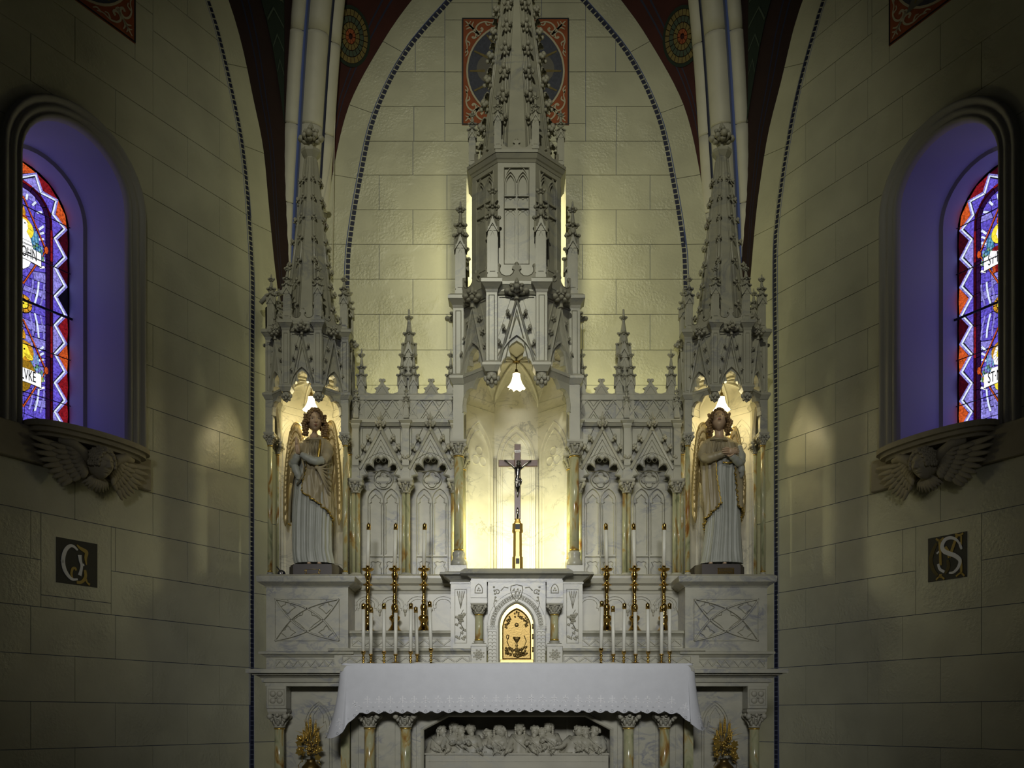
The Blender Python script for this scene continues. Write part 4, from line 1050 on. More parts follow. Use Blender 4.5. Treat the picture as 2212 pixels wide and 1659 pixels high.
        if abs(k) == 1:
            b = MB().mat(M_carve); b.lathe((0, 0, 0), [(.0, -p['bh']), (pw*.25, -p['bh']*.85), (pw*.34, -p['bh']*.5), (pw*.5, -p['bh']*.12), (pw*.5, 0)], 8)
            for i in range(6):
                for zz, rr, t in ((-.35, .52, .26), (-.62, .40, .20)): 
                    a = 2*pi*(i+(.5 if t < .25 else 0))/6; b.ball((cos(a)*pw*rr, sin(a)*pw*rr, p['bh']*zz), (pw*t, pw*t, pw*t*1.1), 6, 4); b.ball((cos(a)*pw*rr*1.25, sin(a)*pw*rr*1.25, p['bh']*(zz+.12)), (pw*t*.5,)*3, 5, 3)
            obj('pendant_boss', b, root, Matrix.Translation(v+Vector((0, 0, zS-d*.9))))
    # string course on the side faces (the front bay is open) and cornice all round
    d = p['sh']; prof = [(-.01, zS-d*.9), (.0, zS-d*.9), (d*.35, zS-d*.2), (d*.4, zS-d*.2), (d*.4, zS+d*.15), (.0, zS+d*.5), (-.01, zS+d*.5)]
    o8 = octpts(s)                     # index 0 at +22.5 deg ... CCW; front edge is between idx 5 (-112.5) and idx 6 (-67.5)
    m = MB().mat(M_marble); m.ring([o8[6], o8[7], o8[0], o8[1]], prof, closed=False); obj('string_course', m, root)
    m = MB().mat(M_marble); m.ring([o8[2], o8[3], o8[4], o8[5]], prof, closed=False); obj('string_course', m, root)
    D = zT-zC; prof = [(-.02, zC-D*.1), (.002, zC-D*.1), (.012, zC+D*.15), (.012, zC+D*.25), (D*.30, zC+D*.58), (D*.34, zC+D*.58), (D*.34, zC+D*.84), (D*.1, zT), (-.02, zT)]
    m = MB().mat(M_marble); m.ring(o8, prof); m.plate([octpts(s, -.01)], zT-.02, zT-.004, Fr((0, 0, 0), (1, 0, 0), (0, 1, 0), (0, 0, 1))); obj('cornice', m, root)
    # cresting
    cm = MB().mat(M_carve); cr = [(x, zT+y) for x, y in crest_poly(fw, p['ch'])]; cm.plate([cr], -.012, .012, FX)
    cm.ball((0, 0, zT+p['ch']*.96), (fw*.055, .016, fw*.06), 8, 5)
    for sx in (-1, 1):
        cm.ball((sx*fw*.44, 0, zT+p['ch']*.86), (fw*.05, .016, fw*.06), 8, 5)
        cm.sweep([(x*fw, zT+y*p['ch']) for x, y in ([(-.42, .8), (-.43, .55), (-.38, .36), (-.28, .26), (-.17, .28), (-.09, .44), (-.07, .6)] if sx < 0 else [(.42, .8), (.43, .55), (.38, .36), (.28, .26), (.17, .28), (.09, .44), (.07, .6)])], [(-.004, .010), (0, .018), (.004, .010)], FX)
    cmm = cm.mesh('cresting')
    for phi in (0, -45, 45, -90, 90): obj('cresting', cmm, root, frmat(face(phi, ap-.01)))
    # pinnacles on the piers
    pm = pinnacle_mb(p['pnw'], p['png']-zT, p['pnt']-zT, 2).mesh('pinnacle')
    for k in (-1, 1, -2, 2, -3, 3): obj('pinnacle', pm, root, Matrix.Translation(c+vert(k)*.97+Vector((0, 0, zT))))
    zsp, S2 = zT, s
    if 'dr' in p:                      # the lantern (drum) of the central tower
        S2 = p['dr']; ap2 = S2*1.2071; zd0, zd1, zd2 = zT, p['zd1'], p['zd2']
        m = MB().mat(M_marble); m.plate([octpts(S2, -.012)], zd0-.01, zd1, Fr((0, 0, 0), (1, 0, 0), (0, 1, 0), (0, 0, 1)))
        lan = obj('lantern', m, root)
        t = MB().mat(M_marble); hw2 = S2/2; aw = hw2*.66; zb_, zt_ = p['zl0'], p['zl1']; za_, zc_ = p['zl2'], p['zl3']
        t.plate([[(-hw2, zd0), (hw2, zd0), (hw2, zd1), (-hw2, zd1)], [(-aw, zb_), (aw, zb_), (aw, zt_), (-aw, zt_)]], -.02, .0, FX)
        t.sweep([(-aw, zb_), (aw, zb_), (aw, zt_), (-aw, zt_)], [(-.003, .0), (0, .005), (.003, 0)], FX, closed=True)
        for a, w_ in ((0, .006),): t.box(-w_, w_, -.003, .016, zb_, za_+ (zt_-za_)*.45)
        for z in (za_, zc_): t.box(-aw, aw, -.002, .016, z-.0055, z+.0055)
        for sx in (-1, 1):
            for wv in (1.0, .74):
                q = [(sx*aw/2-aw*wv/2, za_+.0)]+pointed(aw*wv, za_+(zt_-za_)*.42, za_+(zt_-za_)*(.42+.45*wv), 6, sx*aw/2)+[(sx*aw/2+aw*wv/2, za_+.0)]
                t.sweep(q, [(-.006, -.018), (-.003, .002), (.003, .002), (.006, -.018)], FX)
            q = arc(sx*aw, za_+(zt_-za_)*.42, aw*2.0, 180 if sx > 0 else 0, 118 if sx > 0 else 62, 7); t.sweep(q, [(-.005, -.018), (-.002, .001), (.002, .001), (.005, -.018)], FX)
            for z in (zc_, za_):       # small cusps under the bars
                zz = z-.012; t.sweep([(sx*aw*.12, zz-.02), (sx*aw*.2, zz), (sx*aw*.38, zz-.004), (sx*aw*.5, zz-.014), (sx*aw*.62, zz-.004), (sx*aw*.8, zz), (sx*aw*.88, zz-.02)], [(-.003, -.016), (0, -.007), (.003, -.016)], FX)
            q = [(sx*aw*.14, zb_+.03), (sx*aw*.14, zc_-.05), (sx*aw*.5, zc_-.02), (sx*aw*.86, zc_-.05), (sx*aw*.86, zb_+.03)]
            t.sweep(q, [(-.003, -.016), (0, -.010), (.003, -.016)], FX)
        t.frustum(-aw, aw, .0, .02, zb_, zb_+.03, 0, FX if False else None)
        tm = t.mesh('lantern_panel')
        for phi in (0, -45, 45, -90, 90): obj('lantern_panel', tm, root, frmat(face(phi, ap2)))
        D = zd2-zd1; m = MB().mat(M_marble); m.ring(octpts(S2), [(-.02, zd1-D*.35), (.004, zd1-D*.35), (.012, zd1-D*.1), (.02, zd1), (D*.55, zd1+D*.45), (D*.62, zd1+D*.45), (D*.62, zd1+D*.8), (D*.3, zd2), (-.02, zd2)])
        m.plate([octpts(S2, .0)], zd2-.02, zd2-.002, Fr((0, 0, 0), (1, 0, 0), (0, 1, 0), (0, 0, 1))); obj('lantern_cornice', m, root)
        fw2 = S2-.05; cm = MB().mat(M_carve); cm.plate([[(x, zd2+y) for x, y in crest_poly(fw2, p['ch2'])]], -.01, .01, FX); cm.ball((0, 0, zd2+p['ch2']*.95), (.013, .014, .014), 8, 5)
        cmm = cm.mesh('upper_cresting')
        for phi in (0, -45, 45, -90, 90): obj('upper_cresting', cmm, root, frmat(face(phi, ap2-.005)))
        pm = pinnacle_mb(p['pnw2'], p['png2']-zd2, p['pnt2']-zd2, 2).mesh('upper_pinnacle')
        for k in (-1, 1, -2, 2, -3, 3): obj('upper_pinnacle', pm, root, Matrix.Translation(c+vert(k, S2)*1.0+Vector((0, 0, zd2))))
        zsp = zd2
    # spire
    r0, r1, zt = p['sr0'], p['sr1'], p['sz']
    m = MB().mat(M_marble); q = lambda r: r/cos(pi/8)
    m.lathe(c, [(q(r0), zsp-.005), (q(r1), zt)], 8, smooth=False, phase=pi/8); sp = obj('spire', m, root)
    rid = MB().mat(M_marble)
    for i in range(8):
        a = pi/8+pi/4*i; d_ = Vector((cos(a), sin(a), 0)); rid.tube([c+d_*q(r0)+Vector((0, 0, zsp)), c+d_*q(r1)+Vector((0, 0, zt))], [s*.060*p.get('rk', 1), s*.042*p.get('rk', 1)], 6)
        for j in (-1, 1):
            e = Vector((-sin(a), cos(a), 0))*j*s*.085; rid.tube([c+d_*q(r0)*.985+e+Vector((0, 0, zsp)), c+d_*q(r1)*.985+e*.5+Vector((0, 0, zt))], [s*.022, s*.014], 5)
    obj('spire_ridge', rid, root)
    for zc_ in p['cz']:
        t = (zc_-zsp)/(zt-zsp); r = q(r0+(r1-r0)*t)
        for i in range(8):
            a = pi/8+pi/4*i
            if sin(a) > .5: continue
            obj('crocket', CROCKET, sp, SM(c+Vector((cos(a)*(r+.0), sin(a)*(r+.0), zc_)), p['cs']*(1-.25*t), a))
    if 'fz' in p:
        D = p['fz']; m = MB().mat(M_marble); m.lathe(c, [(r1*1.1, zt), (r1*1.15, zt+.01), (r1*1.9, zt+.05), (r1*1.95, zt+.07), (r1*1.3, zt+.085), (r1*.7, zt+.09)], 8, smooth=False, phase=pi/8); obj('collar', m, root)
        obj('finial', FINIAL, root, SM(c+Vector((0, 0, zt+.08)), p['fs'], 0, D-zt-.08))
        obj('finial', FINIAL, root, SM(c+Vector((0, 0, zt+.10)), p['fs']*.8, pi/4, (D-zt-.08)*.8))
    return root, c
def zk(y, Y): return CZ+(HY-y)/F*Y
SIDE = dict(pw=.056, led=1.676, zb=1.735, zc0=2.70, zA=2.79, cr=.019, cw=.080, bw=.068, zS=3.075, zK=3.20, zG=3.472, zC=3.500, zT=3.568, zB=3.235, sh=.040, bh=.075, ch=.10,
            pnw=.050, png=3.79, pnt=4.00, sr0=.182, sr1=.040, sz=4.93, cz=[3.74, 3.92, 4.09, 4.27, 4.44, 4.60, 4.75], cs=.048, fz=5.235, fs=.25)
CENT = dict(pw=.078, led=1.707, zb=1.885, zc0=2.60, zA=2.71, cr=.036, cw=.125, bw=.125, zS=3.175, zK=3.36, zG=3.667, zC=3.705, zT=3.796, zB=3.40, sh=.055, bh=.11, ch=.13,
            pnw=.068, png=4.18, pnt=4.52, dr=.277, zd1=4.735, zd2=4.80, zl0=3.967, zl1=4.675, zl2=4.47, zl3=4.38, ch2=.085, pnw2=.046, png2=5.03, pnt2=5.23,
            sr0=.262, sr1=.02, sz=6.93, rk=.55, cz=[5.09, 5.28, 5.47, 5.66, 5.85, 6.03, 6.22, 6.42], cs=.082)
XT = {-1: -1.550, 1: 1.618}
BP = None
cen, CENC = tower('central_tower', 'tall central marble canopy with lantern and crocketed spire over the crucifix niche', XA, 6.60, .36, CENT)
TW = {}
for sx_ in (-1, 1):
    m = MB().mat(M_marble); a_, b_ = sorted((XA+sx_*.30, XA+sx_*.405)); m.box(a_, b_, 7.45, 7.745, 3.60, 5.02); m.box(a_+(.0 if sx_ < 0 else .03), b_-(.03 if sx_ < 0 else 0), 7.42, 7.46, 3.60, 5.02); obj('back_pilaster', m, cen)
for sd in (-1, 1):
    TW[sd] = tower('angel_canopy', 'marble spired canopy over the %s angel statue' % ('left' if sd < 0 else 'right'), XT[sd], 6.75, .236, SIDE)
# ================================================================ ARCADES, GRADINES, TABERNACLE, ALTAR TABLE
def fr_axis(x, Y, sg=1): return Fr((XA+sg*x, Y, 0))
def sunk(mb, x0, x1, z0, z1, fr, r=.004, d=.006):
    mb.sweep([(x0, z0), (x1, z0), (x1, z1), (x0, z1)], [(-r, 0), (-r*.3, d), (r*.4, d), (r, 0)], fr, closed=True)
def hslab(mb, x0, x1, yf, yb, z0, z1, prof=None, sides=True):
    # slab with a moulded front and sides; prof: (projection from the die, z)
    pr = prof or [(0, z0), (0, z1)]
    path = [(x0, yb), (x0, yf), (x1, yf), (x1, yb)] if sides else [(x0, yf), (x1, yf)]
    fr = Fr((0, 0, 0), (1, 0, 0), (0, 1, 0), (0, 0, 1))
    mb.sweep(path, [(-o, z) for o, z in pr], fr)
    oT, oB = pr[-1], pr[0]
    mb.add([(x0-oT[0], yf-oT[0], oT[1]), (x1+oT[0], yf-oT[0], oT[1]), (x1+oT[0], yb, oT[1]), (x0-oT[0], yb, oT[1])], [(0, 1, 2, 3)], False)
    mb.add([(x0-oB[0], yf-oB[0], oB[1]), (x1+oB[0], yf-oB[0], oB[1]), (x1+oB[0], yb, oB[1]), (x0-oB[0], yb, oB[1])], [(3, 2, 1, 0)], False)
def cornice(z0, z1, out, lip=.5, ch=.25):      # cavetto cornice with a chamfered top edge
    H = z1-z0
    return [(0, z0), (out*.08, z0), (out*.08, z0+H*.08), (out*.35, z0+H*.22), (out*.7, z0+H*(1-lip)-.001), (out, z0+H*(1-lip)), (out, z1-H*ch), (out*(1-ch*1.6), z1)]
YA = 7.10
def za(y): return zk(y, YA)
def arcade(sg):
    nmx = 'left' if sg < 0 else 'right'
    dx = lambda x: abs(PX(x, YA)-XA)
    xc = [dx(769), dx(877), dx(983)]; bay = [(xc[0]+xc[1])/2, (xc[1]+xc[2])/2]; hw = (xc[0]-xc[1])/2
    root = thing('reredos_arcade', 'two-bay marble arcade with gables and pinnacles, %s of the central canopy' % nmx, 'altar screen', (XA+sg*bay[0], YA, za(1247)))
    zL, zcap0, zcap1, zstr, zfr0, zfr1 = za(1247), za(1066), za(1037), za(912), za(905), za(862)
    # back panels with two-light tracery
    t = MB().mat(M_marble2); t.box(-hw, hw, .14, .17, zL, zstr, None)
    back = t; tr = MB().mat(M_marble2); f = Fr((0, .14, 0)); r = .0055
    def bead(q, closed=False, d=.013): tr.sweep(q, [(-r, 0), (-r*.4, d), (r*.4, d), (r, 0)], f, closed=closed)
    pwid = .125
    for sx in (-1, 1):
        cx_ = sx*pwid/2
        bead([(cx_-pwid/2, zL+.02)]+pointed(pwid, za(1072), za(1046), 6, cx_)+[(cx_+pwid/2, zL+.02)], d=.020)
        c_ = [(cx_-.045, zL+.205), (cx_-.045, za(1085)), (cx_-.05, za(1078)), (cx_-.034, za(1076)), (cx_-.036, za(1068)), (cx_, za(1058)), (cx_+.036, za(1068)), (cx_+.034, za(1076)), (cx_+.05, za(1078)), (cx_+.045, za(1085)), (cx_+.045, zL+.205)]
        bead(c_)
        bead([(cx_-.045, zL+.03), (cx_-.045, zL+.09), (cx_-.03, zL+.115), (cx_-.04, zL+.14), (cx_-.02, zL+.15), (cx_, zL+.143), (cx_+.02, zL+.15), (cx_+.04, zL+.14), (cx_+.03, zL+.115), (cx_+.045, zL+.09), (cx_+.045, zL+.03)], True)
    bead([(-pwid, zL+.185), (pwid, zL+.185)], d=.020); bead([(-pwid, zL+.02), (pwid, zL+.02)])
    ring = arc(0, za(1026), .076, 0, 360, 24)[:-1]; bead(ring, True, .020)
    q4 = []
    for k in range(4): q4 += [(x, z) for x, z in arc(.032*cos(k*pi/2), za(1026)+.032*sin(k*pi/2), .030, k*90-95, k*90+95, 7)]
    bead(q4, True, .016)
    bm, trm = back.mesh('back_panel'), tr.mesh('panel_tracery')
    # bay front: arch with five lobes, gable, sunk spandrels
    g = MB().mat(M_marble); zs, zk_, zap, zft = za(1038), za(991), za(925), za(1010)
    lob = [(.150, zs), (.138, zs+.035), (.105, zs+.045), (.128, zs+.085), (.115, zs+.125), (.085, zs+.135), (.062, zs+.115)]
    lob += [(.066, zs+.15), (.048, zs+.175), (.020, zs+.188)]
    L = lob+[(0, zk_)]+mir(lob)
    H2 = hw-.026
    g.plate([[(H2, zs), (H2, zft), (0, zap), (-H2, zft), (-H2, zs)], L], -.05, .008, FX)
    g.sweep([(x*1.06, z+.004) for x, z in L], [(-.002, .006), (.002, .016), (.008, .012), (.012, .006)], FX)
    g.sweep([(x*1.20, zs+(z-zs)*1.12+.004) for x, z in pointed(.30, zs, zk_+.02, 8)], [(-.003, .006), (0, .014), (.003, .006)], FX)
    g.sweep([(-H2-.006, zft-.01), (0, zap+.01), (H2+.006, zft-.01)], [(-.022, 0), (-.022, .026), (-.008, .030), (.002, .018), (.006, .0)], FX)
    for k in (.74, .56, .40): g.sweep([(-H2*k, zft+(zap-zft)*.14), (0, zft+(zap-zft)*(.14+k)), (H2*k, zft+(zap-zft)*.14)], [(-.003, .006), (0, .016), (.003, .006)], FX)
    for dx_, dz_ in ((0, .035), (-.022, 0), (.022, 0)): g.sweep([(dx_+x, zft+.055+dz_+z) for x, z in arc(0, 0, .016, 0, 360, 9)[:-1]], [(-.002, .006), (0, .013), (.002, .006)], FX, closed=True)
    p = MB().mat(M_marble); p.plate([[(-hw, zft-.02), (hw, zft-.02), (hw, zstr), (-hw, zstr)], pointed(.31, zft-.021, zk_+.02, 8)+[(.155, zft-.021)]], -.05, -.022, FX)
    for sx in (-1, 1):
        for k in (0, 1):
            i = .016*k; p.sweep([(sx*(H2-i-.004), zstr-.022-i), (sx*(.055+i*.6), zstr-.022-i), (sx*(H2-i-.004), zft+.085+i*1.6)], [(-.003, -.022), (0, -.012), (.003, -.022)], FX, closed=True)
    s_ = MB().mat(M_marble)
    gm, pm_ = g.mesh('gable'), p.mesh('spandrel_panel')
    for b in bay:
        M = Matrix.Translation((XA+sg*b, YA, 0)); obj('back_panel', bm, root, M); obj('panel_tracery', trm, root, M); obj('spandrel_panel', pm_, root, M); go = obj('gable', gm, root, M)
        for sx in (-1, 1):
            for tt in (.22, .46, .70): obj('crocket', CROCKET, go, SM((XA+sg*b+sx*(H2+.004)*(1-tt)+sx*.016, YA-.016, zft+(zap-zft)*tt+.008), .050, 0 if sx > 0 else pi))
        obj('finial', FINIAL, go, SM((XA+sg*b, YA-.03, zap-.03), .105, 0, .155))
    # columns (paired shafts) and pilasters
    for i, x in enumerate(xc):
        X = XA+sg*x
        for off in ((-.017, .017) if i < 2 else (-.017, .017)):
            s = MB().mat(M_onyx); s.lathe((X+off, YA, 0), [(.0175, za(1240)), (.0165, zcap0)], 12); obj('onyx_shaft', s, root)
        c = capital_mb(.030, zcap0, zcap1, .118); obj('capital', c, root, Matrix.Translation((X, YA, 0)))
        b = MB().mat(M_marble); b.box(-.052, .052, -.04, .04, zL, zL+.012); b.lathe((0, 0, 0), [(.046, zL+.012), (.048, zL+.018), (.038, zL+.024), (.036, zL+.032)], 14, sx=1.1); obj('base', b, root, Matrix.Translation((X, YA, 0)))
        q = MB().mat(M_marble); q.box(-.030, .030, -.02, .14, zcap1, zft+.0); q.frustum(-.030, .030, -.024, .14, zft, zft+.012, .0, None, .004); q.box(-.026, .026, -.028, .14, zft+.012, zstr-.055)
        q.frustum(-.026, .026, -.03, .14, zstr-.055, zstr-.03, -.010); q.box(-.036, .036, -.04, .14, zstr-.03, zstr-.02); q.frustum(-.034, .034, -.04, .14, zstr-.02, zstr, -.018); obj('pilaster', q, root, Matrix.Translation((X, YA, 0)))
    # string course, lattice frieze, cresting
    x0, x1 = sorted((XA+sg*(xc[0]+.03), XA+sg*(xc[2]-.03)))
    s = MB().mat(M_marble); hslab(s, x0, x1, YA-.0, YA+.16, zstr-.03, zfr0, [(0, zstr-.03), (.004, zstr-.03), (.018, zstr-.008), (.024, zstr-.008), (.024, zfr0-.006), (.01, zfr0)], False); obj('string_course', s, root)
    fz = MB().mat(M_marble2); fz.box(x0, x1, YA+.03, YA+.12, zfr0, zfr1); obj('frieze', fz, root)
    lat = MB().mat(M_marble2); hz = (zfr1-zfr0); f = Fr((0, YA+.03, 0)); n = 8; w_ = (x1-x0)/n
    for k in range(n):
        a, b = x0+w_*k, x0+w_*(k+1)
        for q in (([(a, zfr0), (b, zfr1)]), ([(a, zfr1), (b, zfr0)])): lat.sweep(q, [(-.005, 0), (-.003, .010), (.003, .010), (.005, 0)], f)
        m_ = (a+b)/2
        for q in ([(m_-.03, zfr0+.004), (m_, zfr0+hz*.3), (m_+.03, zfr0+.004)], [(m_-.03, zfr1-.004), (m_, zfr1-hz*.3), (m_+.03, zfr1-.004)]): lat.sweep(q, [(-.002, 0), (0, .007), (.002, 0)], f)
    obj('frieze_lattice', lat, root)
    s = MB().mat(M_marble); hslab(s, x0, x1, YA+.028, YA+.12, zfr1-.004, zfr1+.05, [(.0, zfr1-.004), (.012, zfr1), (.012, zfr1+.04), (.004, zfr1+.05), (0, zfr1+.05)], False); obj('frieze_cap', s, root)
    for b in bay:
        m = MB().mat(M_carve); zb_, zt_ = zfr1+.045, za(821)
        C = [(-hw+.03, zb_), (-hw+.03, zb_+.095), (-.145, zb_+.08), (-.128, zb_+.062), (-.122, zb_+.030), (-.085, zb_+.018), (-.055, zb_+.022), (-.044, zb_+.05), (-.060, zb_+.062), (-.035, zb_+.072), (-.014, zb_+.098), (-.012, zb_+.112), (-.026, zb_+.118), (-.024, zb_+.134), (-.008, zb_+.138), (0, zt_)]
        C = C+mir(C)[1:]; m.plate([C], -.012, .012, FX)
        m.sweep([(-.04, zb_+.02), (0, zb_+.08), (.04, zb_+.02)], [(-.002, .010), (0, .016), (.002, .010)], FX); m.ball((0, 0, zb_+.125), (.02, .016, .014), 7, 4)
        obj('cresting', m, root, Matrix.Translation((XA+sg*b, YA+.07, 0)))
    # pinnacles: small one on every column axis in front, taller ones behind, the highest above the middle column
    small = pinnacle_mb(.036, .10, za(838)-zfr0, 2, plain=False).mesh('front_pinnacle')
    mid = pinnacle_mb(.052, za(823)-zfr0, za(747)-zfr0, 2).mesh('pinnacle')
    big = pinnacle_mb(.085, za(752)-zfr0, za(651)-zfr0, 2, cw=.028).mesh('tall_pinnacle')
    for i, x in enumerate(xc):
        obj('front_pinnacle', small, root, Matrix.Translation((XA+sg*(x-.003), YA-.01, zfr0)))
        if i == 1:
            for o_ in (-.046, .046): obj('pinnacle', mid, root, Matrix.Translation((XA+sg*(x-.01)+o_, YA+.05, zfr0)))
            obj('tall_pinnacle', big, root, Matrix.Translation((XA+sg*(x-.01), YA+.13, zfr0)))
        else: obj('pinnacle', mid, root, Matrix.Translation((XA+sg*(x-.036 if i == 0 else x+.036), YA+.05, zfr0)))
    return root
arcade(-1); arcade(1)

# ---- upper ledge and the retable with blind arches
xl = lambda x, Y: XA-abs(PX(x, Y)-XA)
def mirX(x): return 2*XA-x
YR = 6.95
zt_led, zb_led = zk(1247, 7.0), zk(1266, 6.9)
ret = thing('retable', 'marble retable with a row of blind cusped arches behind the tall candlesticks', 'altar shelf', (XA, YR, zk(1362, YR)))
for sg in (-1, 1):
    xa, xb = sorted((XA+sg*.50, XA+sg*1.235))
    xo = 1.28
    a_, b_ = sorted((XA+sg*.46, XA+sg*xo))
    m = MB().mat(M_marble); z1 = 1.726; z0 = zk(1283, YR)
    hslab(m, a_, b_, YR, YA+.17, z0, z1, [(0, z0), (.006, z0), (.008, z0+.02), (.02, z0+.028), (.024, z0+.06), (.045, z0+.075), (.052, z1-.035), (.052, z1-.018), (.01, z1)], False); obj('ledge', m, ret)
    zp0, zp1 = zk(1362, YR), z0
    m = MB().mat(M_marble); m.box(a_, b_, YR, YR+.1, zp0-.05, zp1); obj('retable_panel', m, ret)
    n = 4; x0 = XA+sg*.46; w_ = .775/n; f = Fr((0, YR, 0)); 
    for k in range(n):
        c_ = x0+sg*(k+.5)*w_; m = MB().mat(M_marble)
        prof = [(-.005, 0), (-.003, .010), (.003, .010), (.005, 0)]
        m.sweep([(c_-w_*.47, zp1-.13), (c_-w_*.40, zp1-.10), (c_-w_*.44, zp1-.085)]+[(c_+x, z) for x, z in arc(0, zp1-.085, w_*.44, 180, 0, 10, .068)]+[(c_+w_*.40, zp1-.10), (c_+w_*.47, zp1-.13)], prof, f)
        m.sweep([(c_-w_*.36, zp1-.13)]+[(c_-w_*.36, zp1-.11), (c_-w_*.28, zp1-.108), (c_-w_*.30, zp1-.085)]+[(c_+x, z) for x, z in arc(0, zp1-.085, w_*.30, 180, 0, 8, .045)]+[(c_+w_*.28, zp1-.108), (c_+w_*.36, zp1-.11), (c_+w_*.36, zp1-.13)], [(-.002, 0), (0, .006), (.002, 0)], f)
        obj('blind_arch', m, ret)
        for e in (-1, 1):
            b = MB().mat(M_carve); xx = c_+e*w_*.5; b.ball((xx, YR-.006, zp1-.135), (.012, .010, .012), 6, 4); b.ball((xx, YR-.006, zp1-.155), (.007, .008, .016), 6, 4); b.ball((xx-.009, YR-.006, zp1-.125), (.008, .008, .008), 6, 4); b.ball((xx+.009, YR-.006, zp1-.125), (.008, .008, .008), 6, 4)
            if e > 0 or k == 0: obj('arch_corbel', b, ret)
# ---- gradines
def zigzag(parent, x0, x1, z0, z1, Y, n):
    f = Fr((0, Y, 0)); m = MB().mat(M_marble); sunk(m, x0, x1, z0, z1, f, .003, .006); obj('panel_frame', m, parent)
    w_ = (x1-x0)/n
    zg = MB().mat(M_marble)
    zg.sweep([(x0+w_*k/2, z0+.008 if k % 2 == 0 else z1-.008) for k in range(2*n+1)], [(-.005, 0), (-.002, .008), (.003, .008), (.006, 0)], f)
    obj('zigzag_moulding', zg, parent)
for (nm_, lab, yt, yb, Yf, Yd, xE, zp) in (('upper_gradine', 'upper marble altar step with zigzag panels, under the tall candlesticks', 1362, 1398, 6.72, 6.76, 735, (1380, 1396)),
                                     ('lower_gradine', 'lower marble altar step with zigzag panels, just behind the altar cloth', 1400, 1445, 6.60, 6.64, 714, (1418, 1433))):
    th = thing(nm_, lab, 'altar shelf', (XA, Yd, zk(yb, Yd)))
    for sg in (-1, 1):
        xo = abs(PX(xE, Yf)-XA)-.02; xi = .245
        a_, b_ = sorted((XA+sg*xi, XA+sg*xo)); z1 = zk(yt, Yf); z0 = zk(yb+2, Yd)
        m = MB().mat(M_marble2); zc = zk(yt+13, Yf)
        hslab(m, a_, b_, Yd, YR+.0, zc, z1, [(0, zc), (.004, zc), (.006, zc+.006), (.022, zc+.020), (.040, zc+.024), (.042, z1-.004), (.038, z1)]); obj('shelf', m, th)
        m = MB().mat(M_marble2); m.box(a_, b_, Yd, YR, z0-.06, zc+.001); obj('die', m, th)
        p0, p1 = sorted((XA+sg*(xi+.10), XA+sg*(xo-.06))); zigzag(th, p0, p1, zk(zp[1], Yd), zk(zp[0], Yd), Yd, 9)

# ---- side pedestals under the angels
for sg in (-1, 1):
    nmx = 'left' if sg < 0 else 'right'; Y = 6.66
    X0, X1 = sorted((XA-sg*(PX(575, Y)-XA), XA-sg*(PX(752, Y)-XA)))
    th = thing('angel_pedestal', 'veined marble pedestal block with crossing tracery under the %s angel' % nmx, 'pedestal', ((X0+X1)/2, Y, zk(1442, Y)))
    z1 = 1.676; z0 = zk(1268, Y); m = MB().mat(M_marble2)
    hslab(m, X0, X1, Y, 7.4, z0, z1, [(0, z0), (.008, z0), (.010, z0+.006), (.055, z0+.032), (.058, z1-.026), (.058, z1-.016), (.035, z1)]); obj('top_slab', m, th)
    zd = zk(1408, Y); m = MB().mat(M_marble2); m.box(X0, X1, Y, 7.4, zd, z0+.001); obj('die', m, th)
    f = Fr((0, Y, 0)); t = MB().mat(M_marble2); a, b, c, d = (X0+.065, X1-.065, zk(1384, Y), zk(1294, Y)); sunk(t, a, b, c, d, f, .004, .008); obj('panel_frame', t, th)
    P4 = [(-.008, 0), (-.004, .020), (.003, .020), (.007, 0)]; W_, H_ = b-a, d-c
    def curve4(p, q, bulge): 
        n = 12; return [(p[0]+(q[0]-p[0])*i/n+bulge[0]*sin(pi*i/n), p[1]+(q[1]-p[1])*i/n+bulge[1]*sin(pi*i/n)) for i in range(n+1)]
    for p, q, bl in (((a, c), (b, d), (-.05, .055)), ((a, d), (b, c), (.05, .055)), ((a, c), (b, d), (.05, -.055)), ((a, d), (b, c), (-.05, -.055))):
        t = MB().mat(M_marble2); t.sweep(curve4(p, q, bl), P4, f); obj('tracery_curve', t, th)
    t = MB().mat(M_marble2); mx_, mz_ = (a+b)/2, (c+d)/2
    for (ox, oz, sc_) in ((0, 0, 1), (-W_*.30, H_*.30, .55), (W_*.30, H_*.30, .55), (-W_*.30, -H_*.30, .55), (W_*.30, -H_*.30, .55)):
        q = [(ox-.10*sc_, oz), (ox-.06*sc_, oz+.03*sc_), (ox-.035*sc_, oz+.035*sc_), (ox-.03*sc_, oz+.06*sc_), (ox, oz+.09*sc_), (ox+.03*sc_, oz+.06*sc_), (ox+.035*sc_, oz+.035*sc_), (ox+.06*sc_, oz+.03*sc_), (ox+.10*sc_, oz), (ox+.05*sc_, oz-.035*sc_), (ox, oz-.085*sc_), (ox-.05*sc_, oz-.035*sc_)]
        t.sweep([(mx_+x, mz_+z) for x, z in q], [(-.0035, 0), (0, .010), (.0035, 0)], f, closed=True)
    obj('cusped_lobes', t, th)
    z2 = zk(1420, Y); m = MB().mat(M_marble2); hslab(m, X0, X1, Y, 7.3, z2, zd+.002, [(0, z2), (.005, z2), (.025, z2+.018), (.045, z2+.022), (.047, zd-.004), (.04, zd+.002)]); obj('base_moulding', m, th)
    m = MB().mat(M_marble2); m.box(X0, X1, Y, 7.3, zk(1447, Y), z2+.001); obj('plinth', m, th)
    zigzag(th, X0+.07, X1-.02, zk(1441, Y), zk(1425, Y), Y, 8)

